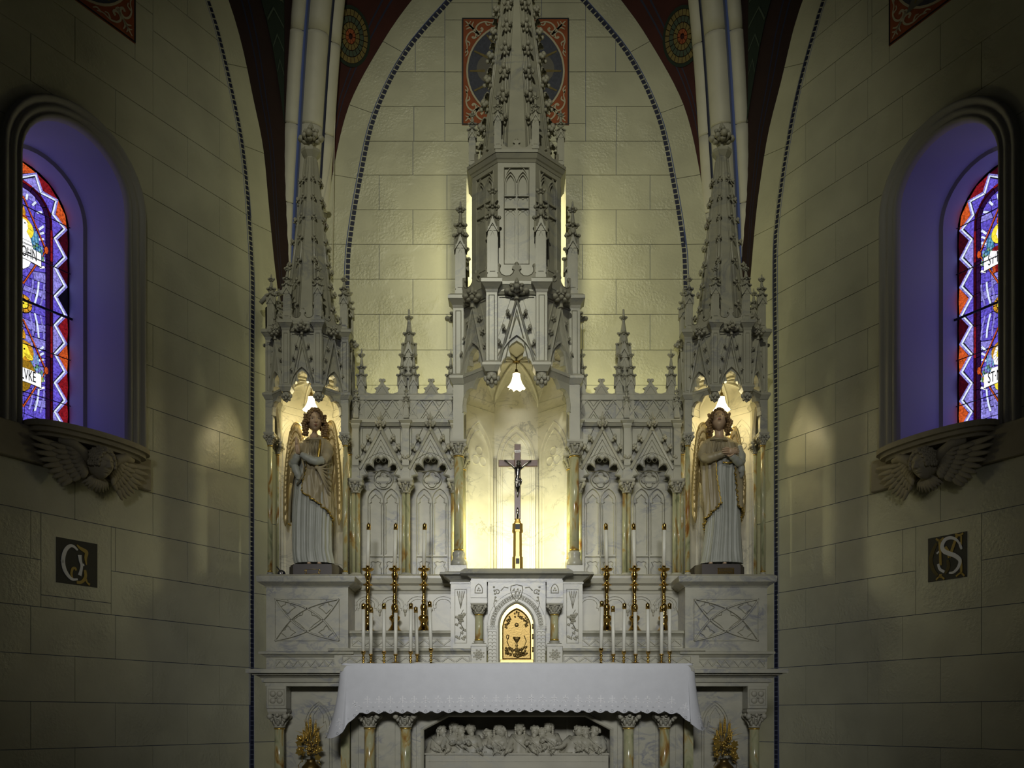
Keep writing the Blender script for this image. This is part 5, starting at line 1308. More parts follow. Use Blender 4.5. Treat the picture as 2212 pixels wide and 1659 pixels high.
# ---- side wings of the altar base
for sg in (-1, 1):
    nmx = 'left' if sg < 0 else 'right'; Y = 6.34
    S = lambda x: XA+sg*abs(PX(x, Y)-XA)
    th = thing('altar_wing', 'dark-shadowed marble side table of the altar with a corner column, %s of the altar cloth' % nmx, 'side altar', (S(640), Y, 0))
    a, b = sorted((S(575), S(735))); z1, z0 = zk(1446, Y), zk(1482, Y); m = MB().mat(M_marble2)
    hslab(m, a, b, Y+.03, 6.70, z0, z1, [(0, z0), (.012, z0), (.012, z0+.022), (.03, z0+.028), (.035, z0+.055), (.06, z0+.072), (.085, z0+.075), (.085, z0+.085), (.118, z0+.087), (.118, z1-.004), (.114, z1)]); obj('table_slab', m, th)
    a, b = sorted((S(575), S(618))); m = MB().mat(M_marble); m.bbox(a, b, zk(1531, Y), z0+.001, -.13, .0, Fr((0, Y, 0))); obj('corner_block', m, th)
    f = Fr((0, 0, 0)); t = MB().mat(M_carve); zc = zk(1506, Y); sunk(t, -.055, .055, zc-.055, zc+.055, f, .003, .005)
    for dx_ in (-.024, .024):
        for dz_ in (-.024, .024): t.ball((dx_, -.0, zc+dz_), (.022, .012, .022), 10, 5)
    t.ball((0, -.006, zc), (.010, .010, .010), 7, 4); obj('quatrefoil', t, th, Matrix.Translation(((a+b)/2, Y, 0)))
    c_ = (a+b)/2+sg*-.005; M = Matrix.Translation((c_, Y+.07, 0)); column(th, M, .036, .0, .12, zk(1572, Y), zk(1532, Y), .135, .15)
    a, b = sorted((S(618), S(742))); m = MB().mat(M_marble2); m.box(a-.1, b+.1, Y+.16, Y+.25, 0, z0); obj('recessed_panel', m, th)
    c_ = S(668)-sg*.03; f = Fr((c_, Y+.16, 0)); t = MB().mat(M_marble2)
    for wv, zz in ((.19, 0), (.155, .02)):
        t.sweep([(-wv/2, .05)]+pointed(wv, zk(1566, Y), zk(1515, Y)-zz, 8)+[(wv/2, .05)], [(-.005, 0), (-.002, .010), (.002, .010), (.005, 0)], f)
    t.sweep([(-.06, zk(1575, Y)), (-.05, zk(1558, Y)), (-.035, zk(1562, Y)), (-.036, zk(1545, Y)), (0, zk(1528, Y)), (.036, zk(1545, Y)), (.035, zk(1562, Y)), (.05, zk(1558, Y)), (.06, zk(1575, Y))], [(-.002, 0), (0, .006), (.002, 0)], f)
    obj('panel_arch', t, th)

# ---- altar table (mensa) with columns and the relief recess
YM = 6.05
th = thing('altar_table', 'marble altar table with onyx columns and a carved relief recess, under the white cloth', 'altar', (XA, YM, 0))
ZT = .984
m = MB().mat(M_marble); w2 = 1.255; hslab(m, XA-1.125, XA+1.125, 6.02, 6.62, ZT-.062, ZT-.006, [(0, ZT-.062), (.0, ZT-.062), (.02, ZT-.05), (.035, ZT-.045), (.035, ZT-.008), (.03, ZT-.006)]); obj('table_slab', m, th)
m = MB().mat(M_marble2); m.bbox(XA-1.42, XA+1.42, zk(1456, 6.45), zk(1440, 6.45), -.2, 0, Fr((0, 6.45, 0)), .006); obj('rear_slab', m, th)
m = MB().mat(M_marble); m.box(XA-1.15, XA+1.15, 6.06, 6.60, ZT-.15, ZT-.06); obj('frieze', m, th)
m = MB().mat(M_marble); m.box(XA-.75, XA+.75, 6.36, 6.62, ZT-.001, ZT+.036); obj('rear_step', m, th)
Yc_ = 6.12; Sx = lambda x: PX(x, Yc_)-XA
m = MB().mat(M_marble2); 
f = Fr((XA, Yc_+.09, 0)); ox0 = .655
rec = [(-ox0, 0), (ox0, 0), (ox0, zk(1573, Yc_)), (ox0-.185, zk(1541, Yc_)), (-ox0+.185, zk(1541, Yc_)), (-ox0, zk(1573, Yc_))]
m.plate([[(-1.13, 0), (1.13, 0), (1.13, ZT-.06), (-1.13, ZT-.06)], [(x, z+.001) for x, z in rec]], -.03, 0, f); m.box(XA-1.13, XA+1.13, Yc_+.42, Yc_+.46, 0, ZT-.06); obj('front_panel', m, th)
t = MB().mat(M_marble); t.sweep(rec[1:]+rec[:1], [(-.002, -.01), (0, .016), (.014, .020), (.022, .012), (.024, 0)], f); obj('recess_moulding', t, th)
for sg in (-1, 1):
    for x0, x1 in ((.685, .72), (.79, .83), (.945, .985), (1.04, 1.08)):
        t = MB().mat(M_marble); sunk(t, XA+sg*x0 if sg > 0 else XA-x1, XA+x1 if sg > 0 else XA-x0, .05, ZT-.17, Fr((0, Yc_+.09, 0)), .002, .004); obj('sunk_strip', t, th)
    for x in (788, 866) if sg < 0 else (1365, 1446):
        dx = {788: -.977, 866: -.737, 1365: .773-.03, 1446: 1.020-.045}[x]; X = XA+sg*{788: .990, 866: .748, 1365: .748, 1446: .990}[x]
        column(th, Matrix.Translation((X, Yc_, 0)), .036, .0, .12, zk(1571, Yc_), zk(1533, Yc_), .15, .14)
    t = MB().mat(M_onyx); t.box(XA+sg*1.165-.03, XA+sg*1.165+.03, Yc_+.06, Yc_+.12, 0, ZT-.15); obj('corner_shaft', t, th)

# ---- carved relief: robed figures seated behind a long table (part of the altar front)
rel = thing('table_relief', 'carved marble relief of robed figures seated behind a long table, in the altar front', 'relief', (XA, Yc_+.3, .30))
Yt = Yc_+.16
m = MB().mat(M_carve); zt = zk(1629, Yt); m.bbox(XA-.63, XA+.63, .05, zt, -.16, .0, Fr((0, Yt-.02, 0)), .004); m.box(XA-.64, XA+.64, Yt-.03, Yt+.20, zt-.004, zt+.008); obj('carved_table', m, rel)
t = MB().mat(M_carve)
for i in range(15): t.box(XA-.60+.085*i-.0015, XA-.60+.085*i+.0015, Yt-.024, Yt-.019, .06, zt-.01)
for z in (zt-.05, zt-.11): t.box(XA-.62, XA+.62, Yt-.024, Yt-.019, z-.0015, z+.0015)
obj('cloth_folds', t, rel)
m = MB().mat(M_carve); m.box(XA-.7, XA+.7, Yt+.20, Yt+.22, .2, ZT-.07)
for i in range(11): m.box(XA-.6+.12*i-.006, XA-.6+.12*i+.006, Yt+.185, Yt+.2, zt, ZT-.1)
obj('relief_background', m, rel)
def relief_figure(x, h, lean, yaw, arm, hair, beard, seed):
    R = random.Random(seed); mb = MB().mat(M_carve); X = XA+x; Y0 = Yt+.045; z0 = zt-.03; H = h
    rows = []; n = 22
    for i in range(12):
        t_ = i/11; z = z0+H*.66*t_; w_ = [.072, .075, .076, .075, .072, .070, .070, .072, .072, .066, .045, .024][i]; d_ = w_*.72
        cx_ = X+lean*t_*H*.66; row = []
        for k in range(n):
            a = 2*pi*k/n; fo = 1+(.10*sin(a*5+t_*4+seed)+.06*sin(a*9-t_*6+seed*2))*(1 if t_ < .9 else .3)
            row.append(Vector((cx_+w_*fo*cos(a), Y0-d_*fo*sin(a), z)))
        rows.append(row)
    mb.grid(rows, closed=True)
    for q in range(6):
        a0 = X+lean*H*.55-.050+.006*q; mb.tube([Vector((a0+.010*q, Y0-.028, z0+H*.60)), Vector((a0+.035+.004*q, Y0-.056, z0+H*(.46-.03*q))), Vector((a0+.085, Y0-.050, z0+H*(.34-.035*q)))], [.003, .0055, .003], 5)
    hx, hz = X+lean*H*.80, z0+H*.80; hr = .033
    Mr = Matrix.Rotation(yaw, 3, 'Z')
    mb.ball((hx, Y0-.005, hz), (hr*.86, hr, hr*1.12), 12, 8, Mr); fwd = Mr @ Vector((0, -1, 0)); sd = Mr @ Vector((1, 0, 0)); hc = Vector((hx, Y0-.005, hz))
    mb.ball(hc+fwd*hr*1.0+Vector((0, 0, -.003)), (.0055, .009, .008), 6, 4, Mr)
    mb.ball(hc+fwd*hr*.80+Vector((0, 0, .010)), (.020, .008, .005), 8, 4, Mr); mb.ball(hc+fwd*hr*.82+Vector((0, 0, -.016)), (.010, .006, .004), 6, 4, Mr)
    for a in range(7): mb.ball(hc+Vector((0, 0, hr*.78))+sd*(a-3)*.008+fwd*(.018-.0012*(a-3)**2), (.009, .009, .008), 6, 4)
    if beard: mb.ball(hc+fwd*hr*.55+Vector((0, 0, -.030)), (.017, .016, .020), 8, 5)
    for k in range(24):
        a = R.uniform(1.15, 2*pi-1.15); e = R.uniform(-.2, 1.3); v = Mr @ Vector((sin(a)*cos(e), -cos(a)*cos(e), sin(e))); mb.ball(hc+Vector((v.x*hr*.92, v.y*hr*1.02, v.z*hr*1.08))-fwd*.004, (.011, .011, .011), 6, 4)
    if hair:
        for e in (-1, 1): 
            for q in range(4): mb.ball(hc+sd*e*hr*.95-fwd*hr*.3+Vector((0, 0, -.006-.014*q)), (.010, .012, .012), 6, 4)
    mb.tube([hc-Vector((0, 0, hr)), hc-Vector((lean*.02, 0, hr*1.9))], [.015, .018], 8)
    # arms with hands of five fingers
    for e, tgt in ((-1, arm[0]), (1, arm[1])):
        sh = Vector((X+lean*H*.6+e*.040, Y0+.012, z0+H*.60)); hd = Vector((X+tgt[0], Y0-.05-tgt[2], z0+H*tgt[1])); el = sh.lerp(hd, .5)+Vector((e*.016, -.022, -.03))
        mb.tube([sh, sh.lerp(el, .5), el, el.lerp(hd, .6), hd], [.024, .023, .020, .015, .010], 9)
        for q in range(4):
            p_ = sh.lerp(el, q/3.2); mb.tube([p_+Vector((-.018, -.020, .004)), p_+Vector((0, -.026, -.010)), p_+Vector((.018, -.020, .002))], [.003, .004, .003], 4)
        d_ = ((hd-el).normalized()*Vector((1, 0, 0)).x*1.0) if False else Vector(((hd-el).normalized().x, -.25, -.10)).normalized(); mb.ball(hd+d_*.008, (.010, .008, .010), 7, 4)
        pr = d_.cross(Vector((0, 1, 0))).normalized()
        for q in range(4): b_ = hd+d_*.012+pr*(q-1.5)*.005; mb.tube([b_, b_+d_*.010, b_+d_*.018+Vector((0, -.002, -.003))], [.0027, .0025, .002], 4)
        mb.tube([hd+pr*.009*e, hd+pr*.017*e+d_*.008], [.003, .0022], 4)
    return obj('robed_figure', mb, rel)
FIG = [(-.575, .235, .30, .9, ((.02, .25, .02), (.10, .22, .03)), 1, 1), (-.47, .265, .18, 1.0, ((-.04, .30, .03), (.06, .42, .03)), 1, 1), (-.39, .235, .0, .8, ((-.05, .52, .03), (.05, .50, .03)), 1, 1), (-.31, .245, -.05, .5, ((-.06, .35, .03), (.06, .28, .03)), 0, 1),
       (-.215, .205, .10, .9, ((-.04, .2, .03), (.07, .22, .03)), 0, 1), (-.155, .245, .15, .6, ((-.03, .35, .03), (.06, .30, .03)), 1, 0), (-.085, .225, -.12, -.2, ((-.05, .22, .03), (.03, .22, .03)), 1, 0),
       (.02, .255, 0, -.1, ((-.09, .18, .04), (.10, .18, .04)), 1, 1), (.135, .235, -.05, -.3, ((-.06, .5, .03), (.05, .3, .03)), 0, 1), (.195, .215, -.1, -.6, ((-.07, .3, .03), (.05, .22, .03)), 1, 1), (.265, .265, -.22, -.8, ((-.08, .5, .03), (.02, .40, .03)), 1, 0),
       (.375, .235, .28, .7, ((-.12, .32, .03), (.05, .25, .03)), 0, 0), (.475, .225, .0, .3, ((-.05, .3, .03), (.07, .26, .03)), 1, 1), (.56, .235, -.10, -.9, ((-.08, .24, .03), (.02, .2, .03)), 0, 1)]
for i, a in enumerate(FIG): relief_figure(*a, i+3)
for i in range(17):
    x = XA-.58+i*.072+RND.uniform(-.01, .01); m = MB().mat(M_carve)
    if i % 3 == 0: m.lathe((x, Yt-.005, zt+.008), [(.010, 0), (.004, .004), (.004, .010), (.011, .022), (.010, .024), (0, .020)], 8)
    elif i % 3 == 1: m.lathe((x, Yt-.005, zt+.008), [(.016, 0), (.022, .005), (.018, .006), (0, .004)], 10)
    else: m.ball((x, Yt-.005, zt+.014), (.012, .010, .008), 7, 4)
    obj('carved_cup' if i % 3 == 0 else 'carved_dish' if i % 3 == 1 else 'carved_loaf', m, rel)

# ---- tabernacle
YT = 6.60
def tz(y, Y=YT): return zk(y, Y)
tb = thing('tabernacle', 'marble tabernacle with small onyx columns and an arched gilt door', 'tabernacle', (XA, YT, tz(1434)))
tx = lambda x, Y=YT: PX(x, Y)-XA
hwf = abs(tx(1017.6)); hww = abs(tx(972))
m = MB().mat(M_marble); z1 = 1.707; z0 = tz(1257); hslab(m, XA-hwf, XA+hwf, YT, 6.9, z0, z1, [(0, z0), (.006, z0), (.006, z0+.008), (.0, z0+.010), (.0, z0+.024), (.03, z0+.045), (.076, z0+.052), (.080, z1-.028), (.045, z1)]); obj('top_slab', m, tb)
m = MB().mat(M_marble); z1w = z1-.006; z0w = tz(1261, 6.68); hslab(m, XA-hww, XA+hww, 6.68, 7.0, z0w, z1w, [(0, z0w), (.006, z0w), (.006, z0w+.012), (.0, z0w+.018), (.02, z0w+.035), (.072, z0w+.075), (.078, z1w-.028), (.035, z1w)]); obj('wing_slab', m, tb)
m = MB().mat(M_marble); m.box(XA-hww, XA+hww, 6.68, 6.93, tz(1400, 6.68), z0w+.001)
obj('body', m, tb)
for sg in (-1, 1):
    c_ = XA+sg*(hww-.073); f = Fr((c_, 6.68, 0)); t = MB().mat(M_marble); sunk(t, -.043, .043, tz(1389, 6.68), tz(1273, 6.68), f, .003, .006); obj('pilaster_frame', t, tb)
    g = MB().mat(M_carve); zc = tz(1273, 6.68)   # carved wheat above, vine and grapes below
    for q in (-.024, -.008, .010, .026):
        g.tube([f(0, zc-.14, .003), f(q*.5, zc-.08, .005), f(q, zc-.03, .004)], .002, 4)
        for j in range(4): g.ball(f(q*(1-j*.10), zc-.02-j*.012, .006), (.0045, .003, .008), 5, 3)
    for j in range(14):
        g.ball(f((j % 3-1)*.011+(.005 if (j//3) % 2 else 0), zc-.19-(j//3)*.014, .007), (.0075, .006, .0075), 6, 4)
    rr = random.Random(5)
    for j in range(16):
        a_, z_ = rr.uniform(-.032, .032), zc-.155-rr.random()*.22
        if abs(a_) < .015 and -.26 < z_-zc < -.18: continue
        g.ball(f(a_, z_, .004), (.012, .005, .009), 6, 4); g.ball(f(a_+.006, z_-.007, .005), (.006, .004, .006), 5, 3)
    g.tube([f(.02, zc-.15, .004), f(-.02, zc-.22, .004), f(.022, zc-.29, .004), f(-.015, zc-.36, .004)], .003, 5); obj('vine_carving', g, tb)
    # column, block and pedestal in front
    X = XA+sg*abs(tx(1034.5, 6.56)); M = Matrix.Translation((X, 6.585, 0)); h = .058
    m = MB().mat(M_marble); m.box(-h, h, -h, .02, tz(1294), z0+.001); m.box(-h-.002, h+.002, -h-.002, .02, tz(1305), tz(1295)); obj('column_block', m, tb, M)
    t = MB().mat(M_carve); zc = tz(1275); f2 = Fr((0, -h, 0)); t.sweep([(-.026, zc-.03)]+pointed(.052, zc-.008, zc+.035, 5)+[(.026, zc-.03)], [(-.003, 0), (0, .005), (.003, 0)], f2, closed=True)
    for dx_, dz_ in ((0, .012), (-.008, -.003), (.008, -.003)): t.ball((dx_, -h, zc+dz_-.008), (.007, .005, .007), 7, 4)
    obj('niche_carving', t, tb, M)
    column(tb, M, .030, tz(1397), tz(1385), tz(1327), tz(1304), .118, .112, 14)
    m = MB().mat(M_marble); m.bbox(-h, h, tz(1436), tz(1397), -.08, h-.0, FX.at(0, 0, 0), .004); obj('column_pedestal', m, tb, M)
    t = MB().mat(M_carve); zc = tz(1416); 
    for k in range(8):
        a = k*pi/4; t.ball((cos(a)*.022, -h, zc+sin(a)*.022), (.009, .006, .009), 7, 4); t.ball((cos(a+.39)*.036, -h, zc+sin(a+.39)*.036), (.007, .005, .007), 6, 4)
        t.tube([(0, -h-.002, zc), (cos(a)*.03, -h-.002, zc+sin(a)*.03)], .0025, 4)
    t.ball((0, -h-.002, zc), (.008, .006, .008), 8, 4); obj('rosette', t, tb, M)
# arched carved surround
hd = abs(tx(1076.5)); zd0 = tz(1434); zsp_ = tz(1352); zap_ = tz(1299)
arch = [(-hd, zd0)]+pointed(2*hd, zsp_, zap_, 10)+[(hd, zd0)]
hs = abs(tx(1054))
m = MB().mat(M_marble); m.plate([[(-hs, zd0), (hs, zd0), (hs, z0), (-hs, z0)], arch], -.06, .0, Fr((XA, YT, 0))); sp_ = obj('door_surround', m, tb)
m = MB().mat(M_marble); m.box(XA-hs, XA+hs, YT+.055, YT+.08, zd0, z0); obj('surround_back', m, tb)
t = MB().mat(M_marble); t.sweep(arch, [(-.012, 0), (-.010, .010), (-.003, .016), (.003, .010), (.004, 0)], Fr((XA, YT, 0))); obj('arch_moulding', t, tb)
a2 = [(-hd*1.60, tz(1354)), ]+pointed(2*hd*1.60, zsp_, tz(1276), 10)+[(hd*1.60, tz(1354))]
t = MB().mat(M_marble); t.sweep(a2, [(-.003, 0), (-.002, .007), (.002, .007), (.003, 0)], Fr((XA, YT, 0)))
for sg in (-1, 1):
    for z in (tz(1352), tz(1356)): t.sweep([(sg*hd*1.04, z), (sg*hd*1.62, z)], [(-.002, 0), (-.002, .006), (.002, .006), (.002, 0)], Fr((XA, YT, 0)))
    sunk(t, *(sorted((sg*hd*1.10, sg*hd*1.56))), zd0+.004, tz(1359), Fr((XA, YT, 0)), .002, .005)
obj('arch_band', t, tb)
sc_ = MB().mat(M_carve); f = Fr((XA, YT, 0))
for sg in (-1, 1):                     # fish-scale carving on jambs and round the arch
    for k in range(9):
        zz = zd0+.012+k*.026
        for e in (-1, 1): sc_.sweep([(sg*hd*1.33+e*.0+x, zz+z) for x, z in arc(e*.014, 0, .016, 180, 0, 5)], [(-.0015, 0), (0, .004), (.0015, 0)], f)
PA = pointed(2*hd*1.32, zsp_, tz(1288), 15)
for p in PA:
    for r in (.017, .009): sc_.sweep([(p[0]+x, p[1]+z) for x, z in arc(0, 0, r, 0, 360, 8)[:-1]], [(-.0015, 0), (0, .005), (.0015, 0)], f, closed=True)
obj('scale_carving', sc_, tb)
sc_ = MB().mat(M_carve)                # heart-shaped cartouche and scrolls
hp = [(.0, tz(1300)), (.030, tz(1288)), (.045, tz(1275)), (.040, tz(1266)), (0, tz(1263))]; hp = hp+mir(hp)[1:-1]
sc_.sweep(hp, [(-.003, 0), (0, .007), (.003, 0)], f, closed=True)
for k in range(7): sc_.ball(f((k-3)*.009, tz(1277)+.012*sin(k*2.1), .003), (.006, .004, .010), 6, 4)
for sg in (-1, 1):
    sc_.tube([f(sg*(.14+.022*cos(q*.55)*(1-q*.06)), tz(1279)+.022*sin(q*.55)*(1-q*.06), .004) for q in range(14)], .0035, 5)
    sc_.tube([f(sg*.155, tz(1290), .003), f(sg*.165, tz(1305), .003), f(sg*.150, tz(1318), .003)], .003, 5); sc_.tube([f(sg*.06, tz(1270), .003), f(sg*.09, tz(1268), .003), f(sg*.115, tz(1276), .003)], .003, 5)
    for k in range(5): sc_.ball(f(sg*(.165-.004*k), tz(1268)-.025*k, .003), (.008, .004, .007), 6, 4)
obj('cartouche_carving', sc_, tb)
# gilt door frame and door
k = (hd-.010)/hd; inn = [(-hd*.74, tz(1423))]+pointed(2*hd*.74, tz(1356), tz(1314), 10)+[(hd*.74, tz(1423))]
M_doorg = simple('dull_gold_frame', (.50, .36, .12), .30, .9)
m = MB().mat(M_doorg); m.plate([[(x*.97, z) for x, z in arch], inn], -.05, -.012, f); m.sweep([(x*1.03, z) for x, z in inn], [(-.004, -.012), (0, -.004), (.004, -.012)], f, closed=True); fo = obj('gilt_frame', m, tb)
for z in (tz(1358), tz(1380), tz(1408)): 
    h_ = MB().mat(M_bronze); h_.tube([f(hd*.88, z, -.006), f(hd*.88, z+.035, -.006)], .006, 8); obj('hinge', h_, fo)
m = MB().mat(M_bronze); m.plate([inn], -.045, -.028, f); d = obj('door_panel', m, tb)
c = MB().mat(M_bronze); c.lathe(f(0, tz(1405), -.026), [(.030, 0), (.024, .006), (.008, .018), (.006, .030), (.011, .038), (.006, .046), (.006, .058), (.012, .066), (.024, .085), (.028, .100), (.022, .100), (0, .096)], 12, sx=1, sy=.5); c.ball(f(0, tz(1349), -.022), (.015, .006, .015), 12, 6); obj('chalice_relief', c, d)
v = MB().mat(M_bronze); rr = random.Random(9)
for k in range(80):
    a_ = rr.uniform(-.080, .080); zz = tz(1420)+rr.random()*.055+abs(a_)*.35; v.ball(f(a_, zz, -.023), (rr.uniform(.006, .011), .010, rr.uniform(.005, .010)), 6, 4)
for k in range(60):
    t_ = rr.uniform(.05, .95); p = inn[1+int(t_*20)]; q_ = rr.uniform(.70, .92); v.ball(f(p[0]*q_, tz(1370)+(p[1]-tz(1370))*q_, -.024), (.007, .008, .006), 6, 4)
for sg in (-1, 1): v.tube([f(sg*.02, tz(1415), -.024), f(sg*.05, tz(1400), -.022), f(sg*.07, tz(1385), -.024), f(sg*.055, tz(1372), -.024)], .003, 5)
v.tube([f(-.066+.009*cos(q), tz(1375)+.014*sin(q), -.02) for q in [i*pi/4 for i in range(9)]], .003, 5)
obj('vine_relief', v, d)
m = MB().mat(M_doorg); m.bbox(-hd*.92, hd*.92, zd0, tz(1425), -.03, .004, f, .004); obj('gilt_sill', m, tb)
# ================================================================ LOOSE THINGS ON AND ROUND THE ALTAR
U_ = lambda Y: Y/F                # metres per photo pixel at depth Y
# ---- tall candlesticks with candles
def prof_px(l, Y, y0):            # [(radius px, photo y)] -> profile with z from the base
    u = U_(Y); return [(r*u, (y0-y)*u) for r, y in l]
BIG = [(16, 1358), (16, 1356), (12.5, 1353), (10, 1348), (7, 1343), (6.2, 1338), (8, 1335), (11.5, 1331), (12, 1327), (10.5, 1324), (5, 1321), (6.5, 1318.5), (5.5, 1315), (6.5, 1311), (7.8, 1307), (7.6, 1303), (6, 1299), (3.6, 1297), (4.4, 1294), (5.5, 1291), (3.2, 1288), (4.6, 1284), (4.2, 1281), (3, 1278), (3.4, 1274), (4.6, 1268), (5.2, 1262), (4.8, 1258.5), (11, 1257.5), (11, 1256.5), (6, 1254), (3.8, 1250), (3.4, 1246), (5.6, 1241), (7, 1237), (6.6, 1232), (4, 1229.5), (6, 1227.5), (11, 1225.5), (13, 1222.5), (13, 1221.5), (5.2, 1223), (4.4, 1221), (4.2, 1215)]
Yb = 6.83; zb_ = zk(1362, 6.72); ub = U_(Yb)
def lab(l): return l
stick_l = ['leftmost', 'second from left', 'third from left', 'third from right', 'second from right', 'rightmost']
me_big = MB().mat(M_brass).lathe((0, 0, 0), [(r*ub, (1358-y)*ub) for r, y in BIG], 20).mesh('tall_candlestick')
LEAN = [(2, 0), (2.5, 0), (2, 0), (-2, 0), (-2, 0), (1, 0)]
candle_m = MB().mat(M_wax).lathe((0, 0, 0), [(4.2*ub, 0), (4.2*ub, 80*ub)], 14); candle_me = candle_m.mesh('candle')
cap_me = MB().mat(M_brass).lathe((0, 0, 0), [(4.5*ub, 79*ub), (4.5*ub, 90*ub), (3.6*ub, 92.5*ub), (1.2*ub, 93.5*ub)], 14).mesh('brass_cap')
wick_me = MB().mat(M_black).lathe((0, 0, 0), [(.7*ub, 93*ub), (.6*ub, 95.5*ub)], 6).mesh('wick')
def candle(loc, tilt, cm, capm, wm, label, group):
    o = bpy.data.objects.new('candle', cm); M = Matrix.Translation(Vector(loc)) @ Matrix.Rotation(tilt, 4, 'Y'); link(o, None, M); tag(o, label, 'candle', group)
    obj('brass_cap', capm, o, M); obj('wick', wm, o, M); return o
BX = [794.5, 852.5, 915.5, 1310.6, 1370.5, 1434]
for i, x in enumerate(BX):
    X = PX(x, Yb); side = 'left' if i < 3 else 'right'
    o = bpy.data.objects.new('tall_candlestick', me_big); link(o, None, _mat((X, Yb, zb_))); tag(o, 'tall turned brass candlestick on the upper marble step, %s of the six' % stick_l[i], 'candlestick', 'tall brass candlesticks')
    candle((X, Yb, zb_+141*ub), math.atan2(LEAN[i][0], 92), candle_me, cap_me, wick_me, 'tall white candle with brass cap in the %s tall candlestick' % stick_l[i], 'tall candles')
# ---- short candlesticks on the altar cloth
SM_A = [(9, 0), (9, 1), (6, 3), (2.6, 6), (2.2, 10), (4, 13), (2.5, 16), (2, 19), (3.4, 22), (3.6, 24), (2.2, 27), (2.4, 31), (4.6, 35), (4.6, 38), (5, 40), (5, 41), (3.5, 41)]
def small(x, ytop, ybot, k, word):
    near = k; Y = 6.22 if near else 6.44; u = U_(Y); zt0 = .991 if near else 1.021; X = PX(x, Y)
    zc = zk(ybot, Y); H = (zc-zt0)/u
    me = MB().mat(M_brass).lathe((0, 0, 0), [(r*u, z/41*H*u) for r, z in SM_A], 14).mesh('short_candlestick')
    o = bpy.data.objects.new('short_candlestick', me); link(o, None, _mat((X, Y, zt0))); tag(o, 'short brass candlestick on the altar, %s' % word, 'candlestick', 'short brass candlesticks')
    h = zk(ytop, Y)-zc; c = MB().mat(M_wax).lathe((0, 0, 0), [(4*u, -.004), (4*u, h-11*u)], 12).mesh('candle')
    cp = MB().mat(M_brass).lathe((0, 0, 0), [(4.4*u, h-13*u), (4.4*u, h-2*u), (3.4*u, h-.4*u), (1*u, h)], 12).mesh('brass_cap'); wk = MB().mat(M_black).lathe((0, 0, 0), [(.7*u, h-.2*u), (.6*u, h+2*u)], 6).mesh('wick')
    return o, (X, Y, zc), c, cp, wk, word
pos_w = ['first', 'second', 'third', 'fourth', 'fifth', 'sixth', 'seventh']
SL = [(785, 1303.5, 1407, 1, 0), (801, 1311, 1413, 0, .5), (829.5, 1303, 1407, 1, 0), (854.5, 1311, 1413, 0, .5), (887, 1303, 1407, 1, .6), (901, 1311, 1413, 0, -3), (931, 1299, 1401, 1, -3)]
SR = [(1298.3, 1298, 1400.5, 1, 2), (1325, 1309, 1413, 0, -1), (1347.5, 1303, 1407, 1, 1.5), (1373, 1309, 1413, 0, -1), (1400, 1303, 1407, 1, -1), (1429, 1309, 1413, 0, .5), (1446.4, 1303, 1407, 1, 0)]
for sd, lst in (('left', SL), ('right', SR)):
    for i, (x, yt, yb, k, ln) in enumerate(lst):
        w_ = '%s from the left in the %s group of seven' % (pos_w[i], sd)
        o, p, c, cp, wk, wd = small(x, yt, yb, k, w_)
        candle(p, math.atan2(ln, 100), c, cp, wk, 'short-stick white candle with brass cap, %s' % wd, 'candles in the short candlesticks')

# ---- altar cloth
CW = 1.165; FYc = 5.985; ZC = .990; XK = XA+.0
def cloth_path():
    P_ = []; R = .05; yb = 6.40
    n = 34
    for i in range(n): t = i/(n-1); P_.append((XK-CW-.0, yb+(FYc+R-yb)*t, -1, 0, 's'))
    for i in range(1, 12): a = radians(180+90*i/12); P_.append((XK-CW+R+R*cos(a), FYc+R+R*sin(a), cos(a), sin(a), 'c'))
    n = 300
    for i in range(n): t = i/(n-1); P_.append((XK-CW+R+(2*CW-2*R)*t, FYc, 0, -1, 'f'))
    for i in range(1, 12): a = radians(270+90*i/12); P_.append((XK+CW-R+R*cos(a), FYc+R+R*sin(a), cos(a), sin(a), 'c'))
    n = 34
    for i in range(n): t = i/(n-1); P_.append((XK+CW, FYc+R+(yb-FYc-R)*t, 1, 0, 's'))
    return P_
CP = cloth_path()
def drop(p):
    x, y = p[0], p[1]; dx = abs(x-XK); sgn = -1 if x < XK else 1
    base = .318-.010*math.exp(-((x-XK-.1)/.5)**2)
    corner = (.175 if sgn < 0 else .115)
    e = math.exp(-(((dx-CW-.005)/.085)**2)) if p[4] != 's' else 1
    if p[4] == 's': e = max(.45, 1-abs(y-FYc-.03)/.5)
    return base+.008+corner*e
acc = [0]
for p, q in zip(CP, CP[1:]): acc.append(acc[-1]+sqrt((p[0]-q[0])**2+(p[1]-q[1])**2))
def cloth_pt(i, v):               # v: 0 at the table edge, 1 at the hem
    x, y, nx_, ny_, k = CP[i]; s_ = acc[i]; d = drop(CP[i])
    hem = .021*(1-abs(sin(pi*s_/.0765)))**1.0 if v > .999 else 0
    z = ZC-.004-(d-hem)*v
    dx = abs(x-XK); cor = max(0, 1-abs(dx-CW)/.22) if k != 's' else 1
    out = .006+.016*v*(.5+.5*sin(s_*9+.6))*(.5+.5*sin(s_*23+1))+.010*v*sin(s_*5.1)
    fl = .085*v*v*cor if x < XK else .05*v*v*cor
    if k == 'f': 
        ox = (-1 if x < XK else 1)*max(0, 1-(CW-dx)/.16)*v*(.020 if x < XK else .035)
    else: ox = 0
    g = out+(fl if k != 'f' else fl*.35)
    if v < .12: g += -.012*(1-v/.12)**2; z += .004*(1-(v/.12))
    return Vector((x+nx_*g+ox, y+ny_*g, z))
rowsv = [0, .03, .07, .12, .2, .3, .4, .5, .6, .7, .8, .88, .94, .97, 1.0]
m = MB().mat(M_cloth); m.grid([[cloth_pt(i, v) for i in range(len(CP))] for v in rowsv])
